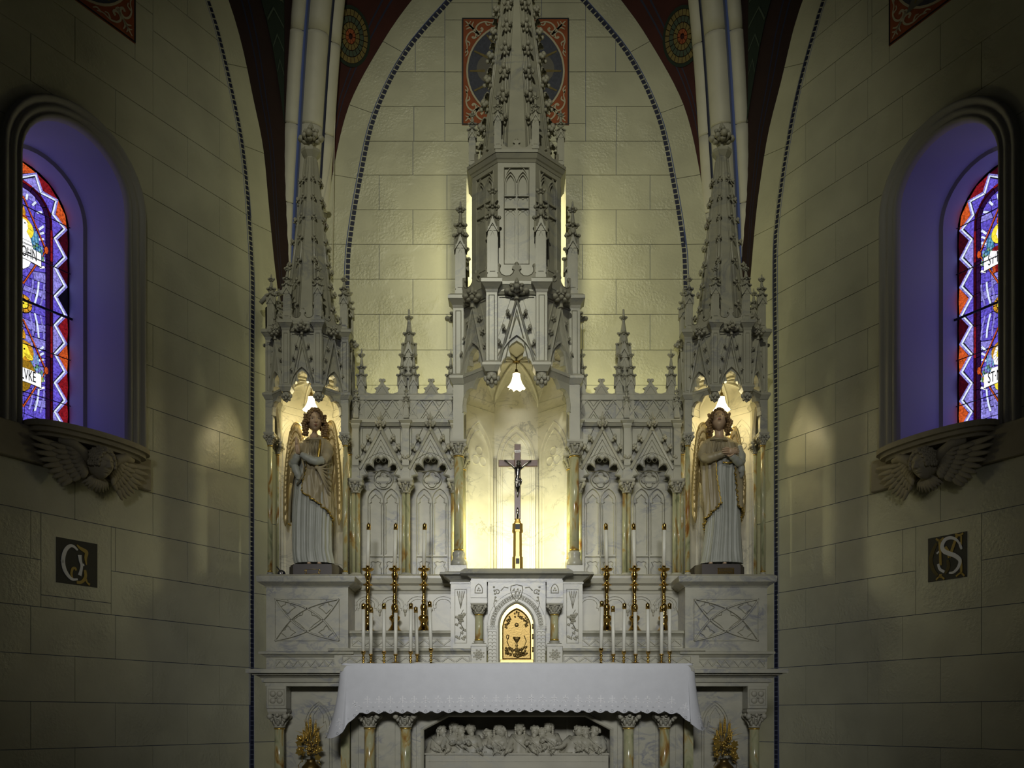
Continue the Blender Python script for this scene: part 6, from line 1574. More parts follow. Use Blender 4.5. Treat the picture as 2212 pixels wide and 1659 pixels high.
n0 = len(CP); k0 = len(m.v); 
top = [cloth_pt(i, 0) for i in range(n0)]; cen_ = [Vector((p.x*.98+XK*.02, max(p.y, 6.04) if True else p.y, ZC+.003)) for p in top]
m.grid([[Vector(p) for p in top], [Vector((p.x, min(6.4, p.y+.02) if CP[i][4] == 'f' else p.y, ZC+.002)) for i, p in enumerate(top)]])
m.add([(XK-CW, FYc+.02, ZC+.001), (XK+CW, FYc+.02, ZC+.001), (XK+CW, 6.36, ZC+.001), (XK-CW, 6.36, ZC+.001)], [(0, 1, 2, 3)], False)
cloth = obj('altar_cloth', m); tag(cloth, 'white linen altar cloth with scalloped embroidered hem draped over the altar table', 'cloth')
# embroidered crosses and eyelets along the hem
cm = MB().mat(M_thread); f = Fr((0, 0, 0))
for q in ([(-.0035, -.030), (.0035, -.030), (.0035, .030), (-.0035, .030)], [(-.020, .004), (.020, .004), (.020, .010), (-.020, .010)], [(-.012, -.012), (.012, -.012), (.012, -.008), (-.012, -.008)], [(-.007, .030), (.007, .030), (0, .040)],
          [(-.024, -.001), (-.016, .016), (-.024, .016)], [(.024, -.001), (.016, .016), (.024, .016)], [(-.032, -.022), (-.012, -.010), (-.012, -.014), (-.032, -.026)], [(.032, -.022), (.012, -.010), (.012, -.014), (.032, -.026)],
          [(-.037, -.028), (-.029, -.028), (-.029, -.016), (-.037, -.016)], [(.037, -.028), (.029, -.028), (.029, -.016), (.037, -.016)], [(-.010, -.062), (.010, -.062), (0, -.046)]): cm.plate([q], 0, .0012, f)
for a in range(9): 
    t = radians(200+140*a/8); cm.plate([[(x+.030*cos(t), z-.012+.030*sin(t)) for x, z in arc(0, 0, .0018, 0, 360, 5)[:-1]]], 0, .001, f)
crossm = cm.mesh('embroidered_cross')
em = MB().mat(M_iron)
for k in range(7): a = 2*pi*k/7; em.plate([[(.0075*cos(a)+x, .0075*sin(a)+z) for x, z in arc(0, 0, .0020, 0, 360, 5)[:-1]]], 0, .0009, f)
eyem = em.mesh('eyelet'); em2 = MB().mat(M_iron)
for k in range(4): a = 2*pi*k/4+.78; em2.plate([[(.004*cos(a)+x, .004*sin(a)+z) for x, z in arc(0, 0, .0014, 0, 360, 5)[:-1]]], 0, .0009, f)
eyem2 = em2.mesh('eyelet')
from bisect import bisect_left
S0 = acc[-1]; k = 0
while True:
    s_ = (k+.5)*.0765; k += 1
    if s_ > S0: break
    i = min(len(CP)-2, bisect_left(acc, s_)); 
    def put(mesh, name, up, s__, sc=1):
        i = min(len(CP)-2, bisect_left(acc, s__)); d = drop(CP[i]); v = 1-up/d; p = cloth_pt(i, v); a = cloth_pt(i-1, v); b = cloth_pt(i+1, v); u_ = (b-a).normalized(); w_ = (cloth_pt(i, v-.05)-cloth_pt(i, v+.05 if v < .95 else v)).normalized(); n_ = u_.cross(w_).normalized()
        M = Matrix.Identity(4)
        for c, vec in enumerate((u_*sc, -n_*sc, w_*sc, p+n_*.0016)):
            for r in range(3): M[r][c] = vec[r]
        obj(name, mesh, cloth, M)
    if CP[i][4] == 'f' or k % 1 == 0: put(crossm, 'embroidered_cross', .088, s_, .74)
    put(eyem, 'eyelet', .016, s_); put(eyem2, 'eyelet', .042, s_+.038)

# ---- crucifix
YX = 6.72; ux = U_(YX); xx = PX(1118, YX); zcx = 1.709; zx = lambda y: zk(y, YX)
root = thing('crucifix', 'wooden altar crucifix with silver figure on a gold staff, in the lit central niche', 'crucifix', (xx, YX, zcx))
M_staff = simple('satin_gold_staff', (.50, .33, .10), .36, .95)
m = MB().mat(M_staff); h = .040
def octb(r0, r1, z0, z1): m.lathe((xx, YX, 0), [(r0, z0), (r1, z1)], 8, smooth=False, phase=pi/8)
octb(.044, .046, zcx, zcx+.008); octb(.042, .042, zcx+.008, zx(1204)); octb(.035, .033, zx(1204), zx(1150)); octb(.042, .043, zx(1150), zx(1146)); octb(.041, .040, zx(1146), zx(1132)); octb(.030, .024, zx(1132), zx(1126)); octb(.022, .018, zx(1126), zx(1120))
obj('gold_staff', m, root)
m = MB().mat(M_black); m.box(xx-.016, xx+.016, YX-.0395, YX-.037, zx(1148), zx(1134)); m.box(xx-.014, xx+.014, YX-.041, YX-.038, zx(1220), zx(1208)); st = obj('enamel_plaque', m, root)
m = MB().mat(M_dmetal); m.tube([(xx, YX-.012, zx(1122)), (xx, YX-.012, zx(1108)), (xx, YX-.012, zx(1101)), (xx, YX-.012, zx(1097))], [.011, .011, .009, .003], 10); obj('silver_finial', m, root)
m = MB().mat(M_wood); w_ = .0228; m.bbox(-w_, w_, zx(1122), zx(960), -.012, .010, Fr((xx, YX, 0)), .003); m.bbox(PX(1077, YX)-xx, -w_-.0002, zx(1008), zx(994), -.012, .010, Fr((xx, YX, 0)), .003); m.bbox(w_+.0002, PX(1161.5, YX)-xx, zx(1008), zx(994), -.012, .010, Fr((xx, YX, 0)), .003); obj('wooden_cross', m, root)
m = MB().mat(M_dmetal); fq = Fr((xx, YX-.010, 0)); sc_ = [(-.022, 0), (-.024, .006), (-.018, .010), (0, .008), (.018, .012), (.024, .008), (.022, -.004), (.016, -.008), (0, -.010), (-.016, -.012)]
m.plate([[(x, zx(976)+z) for x, z in sc_]], 0, .004, fq); sb = obj('titulus_scroll', m, root); cu = bpy.data.curves.new('letters', 'FONT'); cu.body = 'INRI'; cu.size = .014; cu.align_x = 'CENTER'; cu.extrude = .0004
o = bpy.data.objects.new('tmp', cu); me = bpy.data.meshes.new_from_object(o); bpy.data.objects.remove(o); me.materials.clear(); me.materials.append(M_black)
M = Matrix.Rotation(pi/2, 4, 'X'); M = Matrix.Translation((xx, YX-.0148, zx(976)-.005)) @ M; obj('scroll_letters', me, sb, M)
def skinfig(name, mat, verts, edges, radii, rootv, parent, sub=2):
    me = bpy.data.meshes.new(name); me.from_pydata([tuple(v) for v in verts], edges, []); o = bpy.data.objects.new(name, me); COL.objects.link(o)
    md = o.modifiers.new('skin', 'SKIN'); md.use_smooth_shade = True; 
    for i, r in enumerate(radii): me.skin_vertices[0].data[i].radius = (r, r) if not hasattr(r, '__len__') else r
    me.skin_vertices[0].data[rootv].use_root = True
    s = o.modifiers.new('sub', 'SUBSURF'); s.levels = sub; s.render_levels = sub
    dg = bpy.context.evaluated_depsgraph_get(); me2 = bpy.data.meshes.new_from_object(o.evaluated_get(dg)); bpy.data.objects.remove(o); me2.materials.clear(); me2.materials.append(mat)
    me2.polygons.foreach_set('use_smooth', [True]*len(me2.polygons))
    return obj(name, me2, parent)
c = lambda x, y, d=0: Vector((PX(x, YX), YX-.030-d, zx(y)))
V = [c(1117, 1037, .004), c(1118, 1029, .006), c(1118.5, 1020, .008), c(1119, 1014, .006), c(1119.5, 1010, .010),     # pelvis..neck
     c(1112, 1014), c(1104, 1006), c(1096, 999.5), c(1093.5, 997.5, -.004), c(1125.5, 1014), c(1133, 1007), c(1141, 1001), c(1143.5, 999, -.004),
     c(1114.5, 1042, .008), c(1115.5, 1054, .020), c(1118, 1066, .006), c(1117.5, 1073, .012), c(1121, 1041, .008), c(1121.5, 1052, .022), c(1119, 1066, .004), c(1118, 1074, .014)]
E = [(0, 1), (1, 2), (2, 3), (3, 4), (3, 5), (5, 6), (6, 7), (7, 8), (3, 9), (9, 10), (10, 11), (11, 12), (0, 13), (13, 14), (14, 15), (15, 16), (0, 17), (17, 18), (18, 19), (19, 20)]
Rr = [.020, .0175, .021, .018, .009, .010, .0085, .006, .004, .010, .0085, .006, .004, .013, .0105, .0065, .005, .013, .0105, .0065, .005]
cor = skinfig('silver_figure', M_dmetal, V, E, Rr, 0, root)
m = MB().mat(M_dmetal); hc = c(1120.5, 1004, .016); m.ball(hc, (.0135, .015, .019), 12, 8, Matrix.Rotation(.3, 3, 'Y')); m.ball(hc+Vector((.001, -.015, -.002)), (.003, .004, .005), 6, 4); m.ball(hc+Vector((0, -.010, -.013)), (.008, .007, .007), 8, 5)
for k in range(14):
    a = 2*pi*k/14; m.ball(hc+Vector((cos(a)*.014, .004*sin(a*2), .006+.012*max(0, sin(a)))), (.0045, .0055, .0045), 6, 4)
for e in (-1, 1): m.tube([hc+Vector((e*.013, .002, .006)), hc+Vector((e*.015, .002, -.008)), hc+Vector((e*.013, .0, -.020))], [.005, .005, .003], 6)
obj('head', m, root)
m = MB().mat(M_dmetal); rows = []
for j in range(5):
    z = zx(1034)-(zx(1034)-zx(1047))*j/4; r = .021+.003*j/4
    rows.append([Vector((PX(1117.8, YX)+r*cos(a)*(1+.06*sin(a*7+j)), YX-.036-r*.8*sin(a)*(1+.06*sin(a*5+j)), z-.006*sin(a+.6))) for a in [2*pi*i/20 for i in range(20)]])
m.grid(rows, closed=True); m.tube([c(1123.5, 1036, .010), c(1126, 1041, .014), c(1125.5, 1050, .012)], [.006, .007, .003], 7); obj('loincloth', m, root)
for e, bx, by in ((-1, 1093, 997), (1, 1144, 998.5)):
    m = MB().mat(M_dmetal); b = c(bx, by, -.006); m.ball(b, (.0055, .004, .006), 8, 5)
    for q in range(4): m.tube([b+Vector((e*.003, 0, .003-.002*q)), b+Vector((e*(.010-.001*q), -.002, .006-.0035*q)), b+Vector((e*.012, -.005, .004-.003*q))], [.0018, .0015, .001], 5)
    m.tube([b+Vector((0, -.002, .004)), b+Vector((e*.002, -.004, .010))], [.0018, .0012], 5); m.ball(b+Vector((0, -.004, 0)), (.002, .002, .002), 6, 4); obj('hand', m, root)

# ---- pendant lamps
def pendant(X, Y, ztop, zsh, zbot, rt, rb, frill, label, mat, energy, col):
    root = thing('pendant_lamp', label, 'lamp', (X, Y, ztop))
    b = MB().mat(M_bronze); b.tube([(X, Y, ztop), (X, Y, zsh+.015)], .004, 8); b.lathe((X, Y, 0), [(.0, zsh+.030), (.010, zsh+.028), (.013, zsh+.010), (rt*1.1, zsh), (rt*1.1, zsh-.006)], 14); obj('stem', b, root)
    m = MB().mat(mat); rows = []; n = 40; prof = [(0, 1.0), (.25, 1.06), (.5, 1.25), (.7, 1.5), (.85, 1.75), (1, 2.1)]
    for t, k in prof:
        r = rt+(rb-rt)*((k-1)/1.1); z = zsh+(zbot-zsh)*t; rows.append([Vector((X+r*(1+frill*t*t*sin(a*8))*cos(a), Y+r*(1+frill*t*t*sin(a*8))*sin(a), z+frill*.05*t*cos(a*8))) for a in [2*pi*i/n for i in range(n)]])
    m.grid(rows, closed=True); obj('glass_shade', m, root)
    bl = MB().mat(mat); bl.ball((X, Y, zbot+.02), (rt*.7, rt*.7, rt*1.0), 10, 6); obj('bulb', bl, root)
    l = light('lamp_bulb', 'POINT', (X, Y, zbot-.02), energy, col, shadow_soft_size=.03)
    return root
YL = 7.035
pendant(XA, YL, zk(782, YL), zk(806, YL), zk(838, YL), .028, .062, .16, 'frilled glass pendant lamp glowing in the central niche', M_shade2, .06, (1, .88, .58))
for sd in (-1, 1):
    Y = 7.04; X = XT[sd]-.012*sd*0
    pendant(X, Y, SIDE['zB'], zk(856, Y), zk(886, Y), .022, .064, .0, 'bell-shaped glass pendant lamp glowing above the %s angel' % ('left' if sd < 0 else 'right'), M_shade, 2.2, (1, .86, .50))

# ---- gilded wheat and grape bouquets in brass vases
for sg in (-1, 1):
    nmx = 'left' if sg < 0 else 'right'; Y = 6.40; xb_ = 672 if sg < 0 else 1564; X = PX(xb_, Y); u = U_(Y); zr = zk(1640, Y)
    v = MB().mat(M_bronze); v.lathe((X, Y, 0), [(.05, zk(1720, Y)), (.052, zk(1712, Y)), (.03, zk(1700, Y)), (.045, zk(1685, Y)), (.068, zk(1668, Y)), (.064, zk(1656, Y)), (.040, zk(1648, Y)), (.030, zk(1644, Y)), (.034, zk(1640, Y)), (.028, zk(1641, Y)), (0, zk(1646, Y))], 20)
    vo = obj('vase', v); tag(vo, 'dark brass vase with short neck beneath the %s gilded wheat bouquet' % nmx, 'vase'); 
    stand = MB().mat(M_marble2); stand.box(X-.10, X+.10, Y-.10, Y+.08, 0, zk(1720, Y)); so = obj('pedestal', stand); tag(so, 'low marble pedestal block under the %s brass vase' % nmx, 'pedestal')
    root = thing('wheat_bouquet', 'gilded bouquet of wheat ears, grapes and vine leaves in the %s vase' % nmx, 'bouquet', (X, Y, zr))
    z = lambda y: zk(y, Y); R = random.Random(20+sg)
    for i, (dx, yt, ln, dy) in enumerate(((-9, 1556, 30, -.01), (0, 1547, 34, -.02), (11, 1557, 30, -.015), (-16, 1575, 20, .0), (16, 1577, 20, .0))):
        m = MB().mat(M_gilt); tx_ = X+dx*u; bx_ = X+dx*.25*u
        m.tube([(bx_, Y, z(1620)), ((bx_+tx_)/2, Y+dy, z(1590)), (tx_-dx*.15*u, Y+dy, z(yt+ln))], .0028, 5)
        for q in range(8):
            for e in (-1, 1): t = q/8; m.ball((tx_-dx*.15*u*(1-t)+e*.0065*(1-t*.5), Y+dy-.003, z(yt+ln)+(z(yt+4)-z(yt+ln))*t), (.0058*(1-t*.4), .006, .011), 6, 4, Matrix.Rotation(e*.35, 3, 'Y'))
        for e in (-1, 0, 1): m.tube([(tx_, Y+dy, z(yt+6)), (tx_+e*.008, Y+dy, z(yt-4))], [.0012, .0006], 4)
        obj('wheat_ear', m, root)
    for i in range(16):
        a = R.uniform(-1.25, 1.25); L_ = R.uniform(.08, .15); y0 = R.uniform(1585, 1615); m = MB().mat(M_gilt); w_ = .0065; d_ = R.uniform(-.05, .02)
        p = [Vector((X+sin(a)*L_*t*1.0, Y+d_*t-.01, z(y0)+cos(a)*L_*t*(1-.35*t*abs(a)))) for t in (0, .3, .6, .85, 1)]
        m.tube(p, [.002, w_, w_*.9, w_*.5, .0008], 5, flat=.35); obj('leaf_blade', m, root)
    g = []
    for i in range(46):
        r_, a, h_ = R.uniform(0, .05), R.uniform(0, 2*pi), R.uniform(0, .10); m = MB().mat(M_gilt if i % 3 else M_bronze); m.ball((X+r_*cos(a), Y-.035-abs(r_*sin(a))*.6, z(1632)+h_), (.0085,)*3, 8, 5); obj('grape', m, root)
    for i in range(12):
        sx = -1 if i % 2 else 1; m = MB().mat(M_gilt); cx_, cz_ = X+sx*R.uniform(.045, .075), z(1632)+R.uniform(-.015, .125); tl = R.uniform(-.5, .5)
        pts = [(.028*cos(q*pi/5+tl)*(1 if q % 2 == 0 else .6), .028*sin(q*pi/5+tl)*(1 if q % 2 == 0 else .6)) for q in range(10)]; m.plate([pts], -.001, .002, Fr((cx_, Y-.02-R.uniform(0, .03), cz_), (1, 0, 0), (0, -.3, .95), (0, -.95, -.3)), back=True); m.ball((cx_, Y-.04, cz_), (.012, .006, .010), 7, 4); obj('vine_leaf', m, root)
    for sx in (-1, 1):
        m = MB().mat(M_gilt); m.tube([(X+sx*(.04+.012*q*.5+.010*sin(q*1.6)), Y-.04, z(1634)-.012*q+.010*cos(q*1.6)) for q in range(9)], .003, 5); obj('tendril', m, root)

# ---- small dark ball spotlight beside the left angel, and the fixture behind the left canopy
Yd = 6.80; X, zc = PX(608, Yd), zk(1232, Yd)
m = MB().mat(simple('glossy_black', (.012, .014, .03), .08)); m.ball((X, Yd, 1.676+.030), (.030, .030, .030), 18, 12); so = obj('ball_spotlight', m); tag(so, 'small glossy black ball spotlight on the ledge left of the left angel', 'spotlight')
m = MB().mat(M_iron); m.tube([(X-.012, Yd, 1.73), (X-.035, Yd, 1.76)], .005, 6); obj('aerial', m, so); m = MB().mat(M_dmetal); m.lathe((X+.004, Yd-.0285, 1.708), [(.014, 0), (.016, .003), (.010, .004), (0, .002)], 14, Fr((0, 0, 0), (1, 0, 0), (0, -1, 0), (0, 0, 1))); obj('lens_ring', m, so)
Yq = 7.30
root = thing('sanctuary_spotlight', 'dark drum spotlight on a pale bent arm behind the left canopy spire base', 'spotlight', P(590, 700, Yq))
m = MB().mat(M_dark); m.tube([P(589, 668, Yq), P(588, 745, Yq)], [.058, .052], 16); obj('drum', m, root)
m = MB().mat(M_frame); m.tube([P(563, 655, Yq-.05), P(576, 640, Yq-.05), P(612, 631, Yq-.05)], [.018, .020, .020], 8); m.tube([P(577, 640, Yq-.05), P(588, 668, Yq)], .010, 6); obj('bent_arm', m, root)
for (yy, xx_) in ((655, 600), (672, 597)):
    m = MB().mat(M_bronze); m.tube([P(xx_-10, yy, Yq-.08), P(xx_+12, yy-2, Yq-.08)], .006, 6); obj('bracket_rod', m, root)
# ================================================================ ANGEL STATUES AND WINGED HEADS
def gs(x, s): return math.exp(-(x/s)**2)
def head_mesh(mb, c, hh, r, f, u, wid=.72):
    """a face on an ellipsoid: hh is half the height from chin to crown"""
    n, m = 104, 132; rows = []
    for i in range(n+1):
        ph = pi*i/n; z = cos(ph); row = []
        for j in range(m):
            th = 2*pi*j/m; x = sin(ph)*sin(th)*wid; y = sin(ph)*cos(th)*.86
            if z < 0: x *= 1-.34*(-z)**1.6; y *= 1-.10*(-z)
            if y < 0: y *= 1.06
            fr_ = max(0, cos(th))**.7 if cos(th) > 0 else 0
            d = 0
            d += .055*gs(z-.30, .10)*gs(x, .42)                        # brow
            for e in (-1, 1):
                d -= .105*gs(x-e*.27, .15)*gs(z-.12, .105); d += .075*gs(x-e*.27, .095)*gs(z-.10, .055)   # socket, lid
                d += .045*gs(x-e*.36, .16)*gs(z+.20, .16); d -= .03*gs(x-e*.2, .05)*gs(z+.22, .08)
                d += .055*gs(x-e*.085, .05)*gs(z+.20, .045)            # nostrils
            t = (0.26-z)/.46
            if 0 < t < 1.0: d += (.05+.17*t**1.4)*gs(x, .060+.02*t)
            elif t >= 1.0: d += .22*gs(x, .08)*gs(z+.20, .05)
            d += .065*gs(x, .17)*gs(z+.42, .030)+.070*gs(x, .13)*gs(z+.515, .036)-.035*gs(x, .20)*gs(z+.465, .014)-.03*gs(x, .12)*gs(z+.60, .04)
            d += .085*gs(x, .20)*gs(z+.80, .14)
            y += d*fr_*1.15
            row.append(c+r*x*hh+f*y*hh+u*z*hh)
        rows.append(row)
    mb.grid(rows, closed=True)
def face_paint(parent, c, hh, r, f, u):
    ew = MB().mat(simple('eye_white_paint', (.45, .40, .32), .3)); eb = MB().mat(simple('iris_brown_paint', (.035, .022, .015), .25)); A = Matrix((r, f, u)).transposed()
    for e in (-1, 1):
        p = c+r*(e*.265)*hh+f*.70*hh+u*.095*hh; ew.ball(p, (.115*hh, .10*hh, .045*hh), 12, 8, A); eb.ball(p+f*.075*hh, (.040*hh, .03*hh, .038*hh), 10, 6, A)
    obj('painted_eye', ew, parent); obj('painted_iris', eb, parent)
    eb = MB().mat(M_hair)
    for e in (-1, 1): eb.tube([c+r*(e*(.265+q*.13))*hh+f*(.815-.10*q*q-abs(.265+q*.13)*.06)*hh+u*(.145-.035*q*q)*hh for q in (-1, -.5, 0, .5, 1)], [.006*hh, .012*hh, .014*hh, .012*hh, .006*hh], 5)
    obj('lash_line', eb, parent)
    br = MB().mat(M_hair)
    for e in (-1, 1): br.tube([c+r*(e*(.27+q*.15))*hh+f*(.835-abs(.27+q*.15)*.22)*hh+u*(.275+.03*(1-q*q))*hh for q in (-1, -.4, .3, 1)], [.010*hh, .016*hh, .013*hh, .006*hh], 5)
    obj('painted_brow', br, parent)
    lp = MB().mat(simple('rose_lip_paint', (.45, .17, .12), .4)); lp.tube([c+r*(q*.16)*hh+f*(.905-.10*q*q)*hh+u*(-.425-.015*abs(q))*hh for q in (-1, -.5, 0, .5, 1)], [.008*hh, .028*hh, .026*hh, .028*hh, .008*hh], 6)
    lp.tube([c+r*(q*.12)*hh+f*(.905-.08*q*q)*hh+u*(-.505+.02*abs(q))*hh for q in (-1, 0, 1)], [.008*hh, .032*hh, .008*hh], 6); obj('painted_lips', lp, parent)
def hair_cap(mb, c, hh, r, f, u, wid, ball=.115, ys=(.60, .46, .30, .12, -.08, -.28), amax=1.75, lift=.05):
    mb.ball(c-f*.20*hh+u*.10*hh, (wid*1.08*hh, .80*hh, .98*hh), 18, 12, Matrix((r, f, u)).transposed())
    for k, y in enumerate(ys):
        s_ = sqrt(max(0, 1-(y/.92)**2))
        for e in (-1, 1):
            n = int(7+s_*7)
            for q in range(n):
                a = .06+amax*q/(n-1); w_ = .05*sin(q*1.9+k*1.3)
                p = c+r*e*(s_*(wid+.06)+w_*.6)*sin(a)*hh+u*((s_+w_)*1.02*cos(a)+lift)*hh+f*(y+.04*sin(q*2.3+k))*hh
                d_ = r*e*cos(a)-u*sin(a)
                mb.tube([p-d_*ball*hh*.9, p+f*.02*hh, p+d_*ball*hh*.9], [ball*hh*.55, ball*hh, ball*hh*.5], 6)
def curls(mb, c, hh, r, f, u, R, down=1.5, side=1.0):
    hair_cap(mb, c, hh, r, f, u, .70)
    for e in (-1, 1):
        for col in range(7):                            # ringlets falling to the shoulders
            for q in range(int(9*down)):
                a = q*1.1+col*1.7; z = .42-q*.185; sp = .80+.17*min(1, q/4)*side; fy = .40-.15*col
                p = c+r*e*(sp+.10*cos(a)-.05*col+(.10 if col % 2 else 0))*hh+f*(fy+.07*sin(a))*hh+u*z*hh
                mb.ball(p, (.155*hh, .155*hh, .12*hh), 8, 5)
def hand_mesh(mb, w, d, n, s, e, curl=.15, spread=.1):
    """w wrist, d finger direction, n palm normal, s hand length, e side of the thumb"""
    d, n = d.normalized(), n.normalized(); b = n.cross(d).normalized()
    mb.tube([w-d*s*.08, w+d*s*.12, w+d*s*.32, w+d*s*.50], [s*.13, s*.17, s*.21, s*.20], 10, flat=.55, up=tuple(n))
    for i, L in enumerate((.44, .50, .47, .36)):
        o = w+d*s*.46+b*e*(.155-.105*i)*s; p = [o]; dd = d+b*e*(.10-.07*i)*spread*6*.3
        for k in range(3): dd = (dd+n*curl*(k*.6+.3)).normalized(); p.append(p[-1]+dd*L*s*(.42, .33, .25)[k])
        mb.tube(p, [s*.058, s*.055, s*.048, s*.036], 7)
    o = w+d*s*.14+b*e*s*.15; mb.tube([o, o+(d*.75+b*e*.65+n*.2).normalized()*s*.18, o+(d*.95+b*e*.45+n*.4).normalized()*s*.34], [s*.07, s*.062, s*.042], 7)
def feather_wing(parent, edge, Yp, lens, root_dir, name='wing', dirs=None):
    m = MB().mat(M_wing); u = U_(Yp)
    E = [(PX(x, Yp), zk(y, Yp)) for x, y in edge]; E = crv(E, 6); n = len(E)
    wg = obj(name, MB().mat(M_wing).tube([Vector((x, Yp-.02, z)) for x, z in E], [.010+.012*sin(pi*i/(n-1)) for i in range(n)], 8, flat=.7), parent)
    rowsn = ((0, .0, 1.0, .019, 20), (1, -.012, .72, .017, 20), (2, -.020, .48, .015, 22), (3, -.026, .30, .014, 24), (4, -.031, .16, .013, 26))
    for ri, dy, k, wd, cnt in rowsn:
        m = MB().mat(M_wing)
        for i in range(cnt):
            t = i/(cnt-1); j = t*(n-1); a = E[int(j)]; b = E[min(n-1, int(j)+1)]; q = j-int(j); x, z = a[0]+(b[0]-a[0])*q, a[1]+(b[1]-a[1])*q
            L = (lens[0]+(lens[1]-lens[0])*t)*u*k; dr = Vector((root_dir[0]*(1-t)+root_dir[1]*t, 0, -1)).normalized(); p0 = Vector((x, Yp+dy, z))
            m.tube([p0, p0+dr*L*.4+Vector((0, .0, 0)), p0+dr*L*.8+Vector((0, -.004, 0)), p0+dr*L+Vector((0, -.002, 0))], [wd*.8, wd*1.1, wd, wd*.25], 7, flat=.5, up=(0, 1, 0))
        obj('feather_row', m, wg)
    return wg
def robe_mesh(mat, sil, Yc, dep, folds, nth=150, nrow=90, seed=1, amp=.010, smallamp=.0):
    ys = [s_[0] for s_ in sil]; mb = MB().mat(mat); R = random.Random(seed); rows = []
    ph = [R.uniform(0, 6.28) for _ in range(6)]
    def at(y):
        for a, b in zip(sil, sil[1:]):
            if a[0] >= y >= b[0]: t = (a[0]-y)/(a[0]-b[0]); return [a[i]+(b[i]-a[i])*t for i in range(1, 4)]
        return sil[-1][1:]
    for i in range(nrow+1):
        y = ys[0]+(ys[-1]-ys[0])*i/nrow; x0, x1, am = at(y); X0, X1 = PX(x0, Yc), PX(x1, Yc); cx, hw = (X0+X1)/2, (X1-X0)/2; z = zk(y, Yc); row = []
        for j in range(nth):
            th = 2*pi*j/nth; w_ = (1180-y)/100
            d = 0
            for q, (kf, sl, a_) in enumerate(folds): d += a_*(1-2*abs(sin(.5*(kf*th+sl*w_+ph[q]+.5*sin(w_*1.7+ph[q])))))
            d *= am*amp
            row.append(Vector((cx+(hw+d)*cos(th), Yc-(hw*dep+d)*sin(th), z)))
        rows.append(row)
    mb.grid(rows, closed=True, flip=True); return mb, at, ph
def mantle_mesh(mat, at, Yc, dep, th0, th1, top, hem, off, folds, seed, amp=.012, curve=0):
    """sector of cloth outside the robe; th0/th1 functions of v, hem function of s"""
    R = random.Random(seed); ph = [R.uniform(0, 6.28) for _ in range(6)]; n, m = 46, 64; rows = []
    for i in range(n+1):
        v = i/n; row = []
        for j in range(m+1):
            s_ = j/m; y = top+(hem(s_)-top)*v; a, b = th0(v), th1(v); th = radians(a+(b-a)*s_); x0, x1, am = at(max(min(y, 1218), 941))
            X0, X1 = PX(x0, Yc), PX(x1, Yc); cx, hw = (X0+X1)/2, (X1-X0)/2; d = 0
            for q, (kf, sl, a_) in enumerate(folds): d += a_*(1-2*abs(sin(.5*(kf*th+sl*v*(1+curve*s_)*3+ph[q]))))
            edge = min(1, 4*s_, 4*(1-s_)); d = off+d*amp*(.35+.65*min(1, v*3))*(.5+.5*edge)+.010*v*v
            row.append(Vector((cx+(hw+d)*cos(th), Yc-(hw*dep+d)*sin(th), zk(y, Yc))))
        rows.append(row)
    mb = MB().mat(mat); mb.grid(rows, flip=True); return mb, rows
def gold_edge(parent, pts, r=.0045, frill=.006, name='gilt_hem'):
    m = MB().mat(M_gilt); P_ = []
    for i, p in enumerate(pts): P_.append(p+Vector((frill*sin(i*1.7), -.004-frill*.5*(1+sin(i*1.3)), frill*.6*cos(i*1.1))))
    m.tube(P_, r, 6); obj(name, m, parent)
def plinth(sd, plaque):
    Y = 7.0; Xp = PX(675 if sd < 0 else 1558, 6.83); z0, z1 = 1.676, zk(1219, 6.85)
    m = MB().mat(M_plinth); pts = [(-.19, -.10), (-.145, -.17), (.145, -.17), (.19, -.10), (.19, .13), (-.19, .13)]; f = Fr((Xp, Y, 0), (1, 0, 0), (0, 1, 0), (0, 0, 1))
    m.plate([pts], z0, z1-.012, f); m.plate([inset(pts, .008)], z1-.012, z1, f); return m, Xp, Y, z0, z1
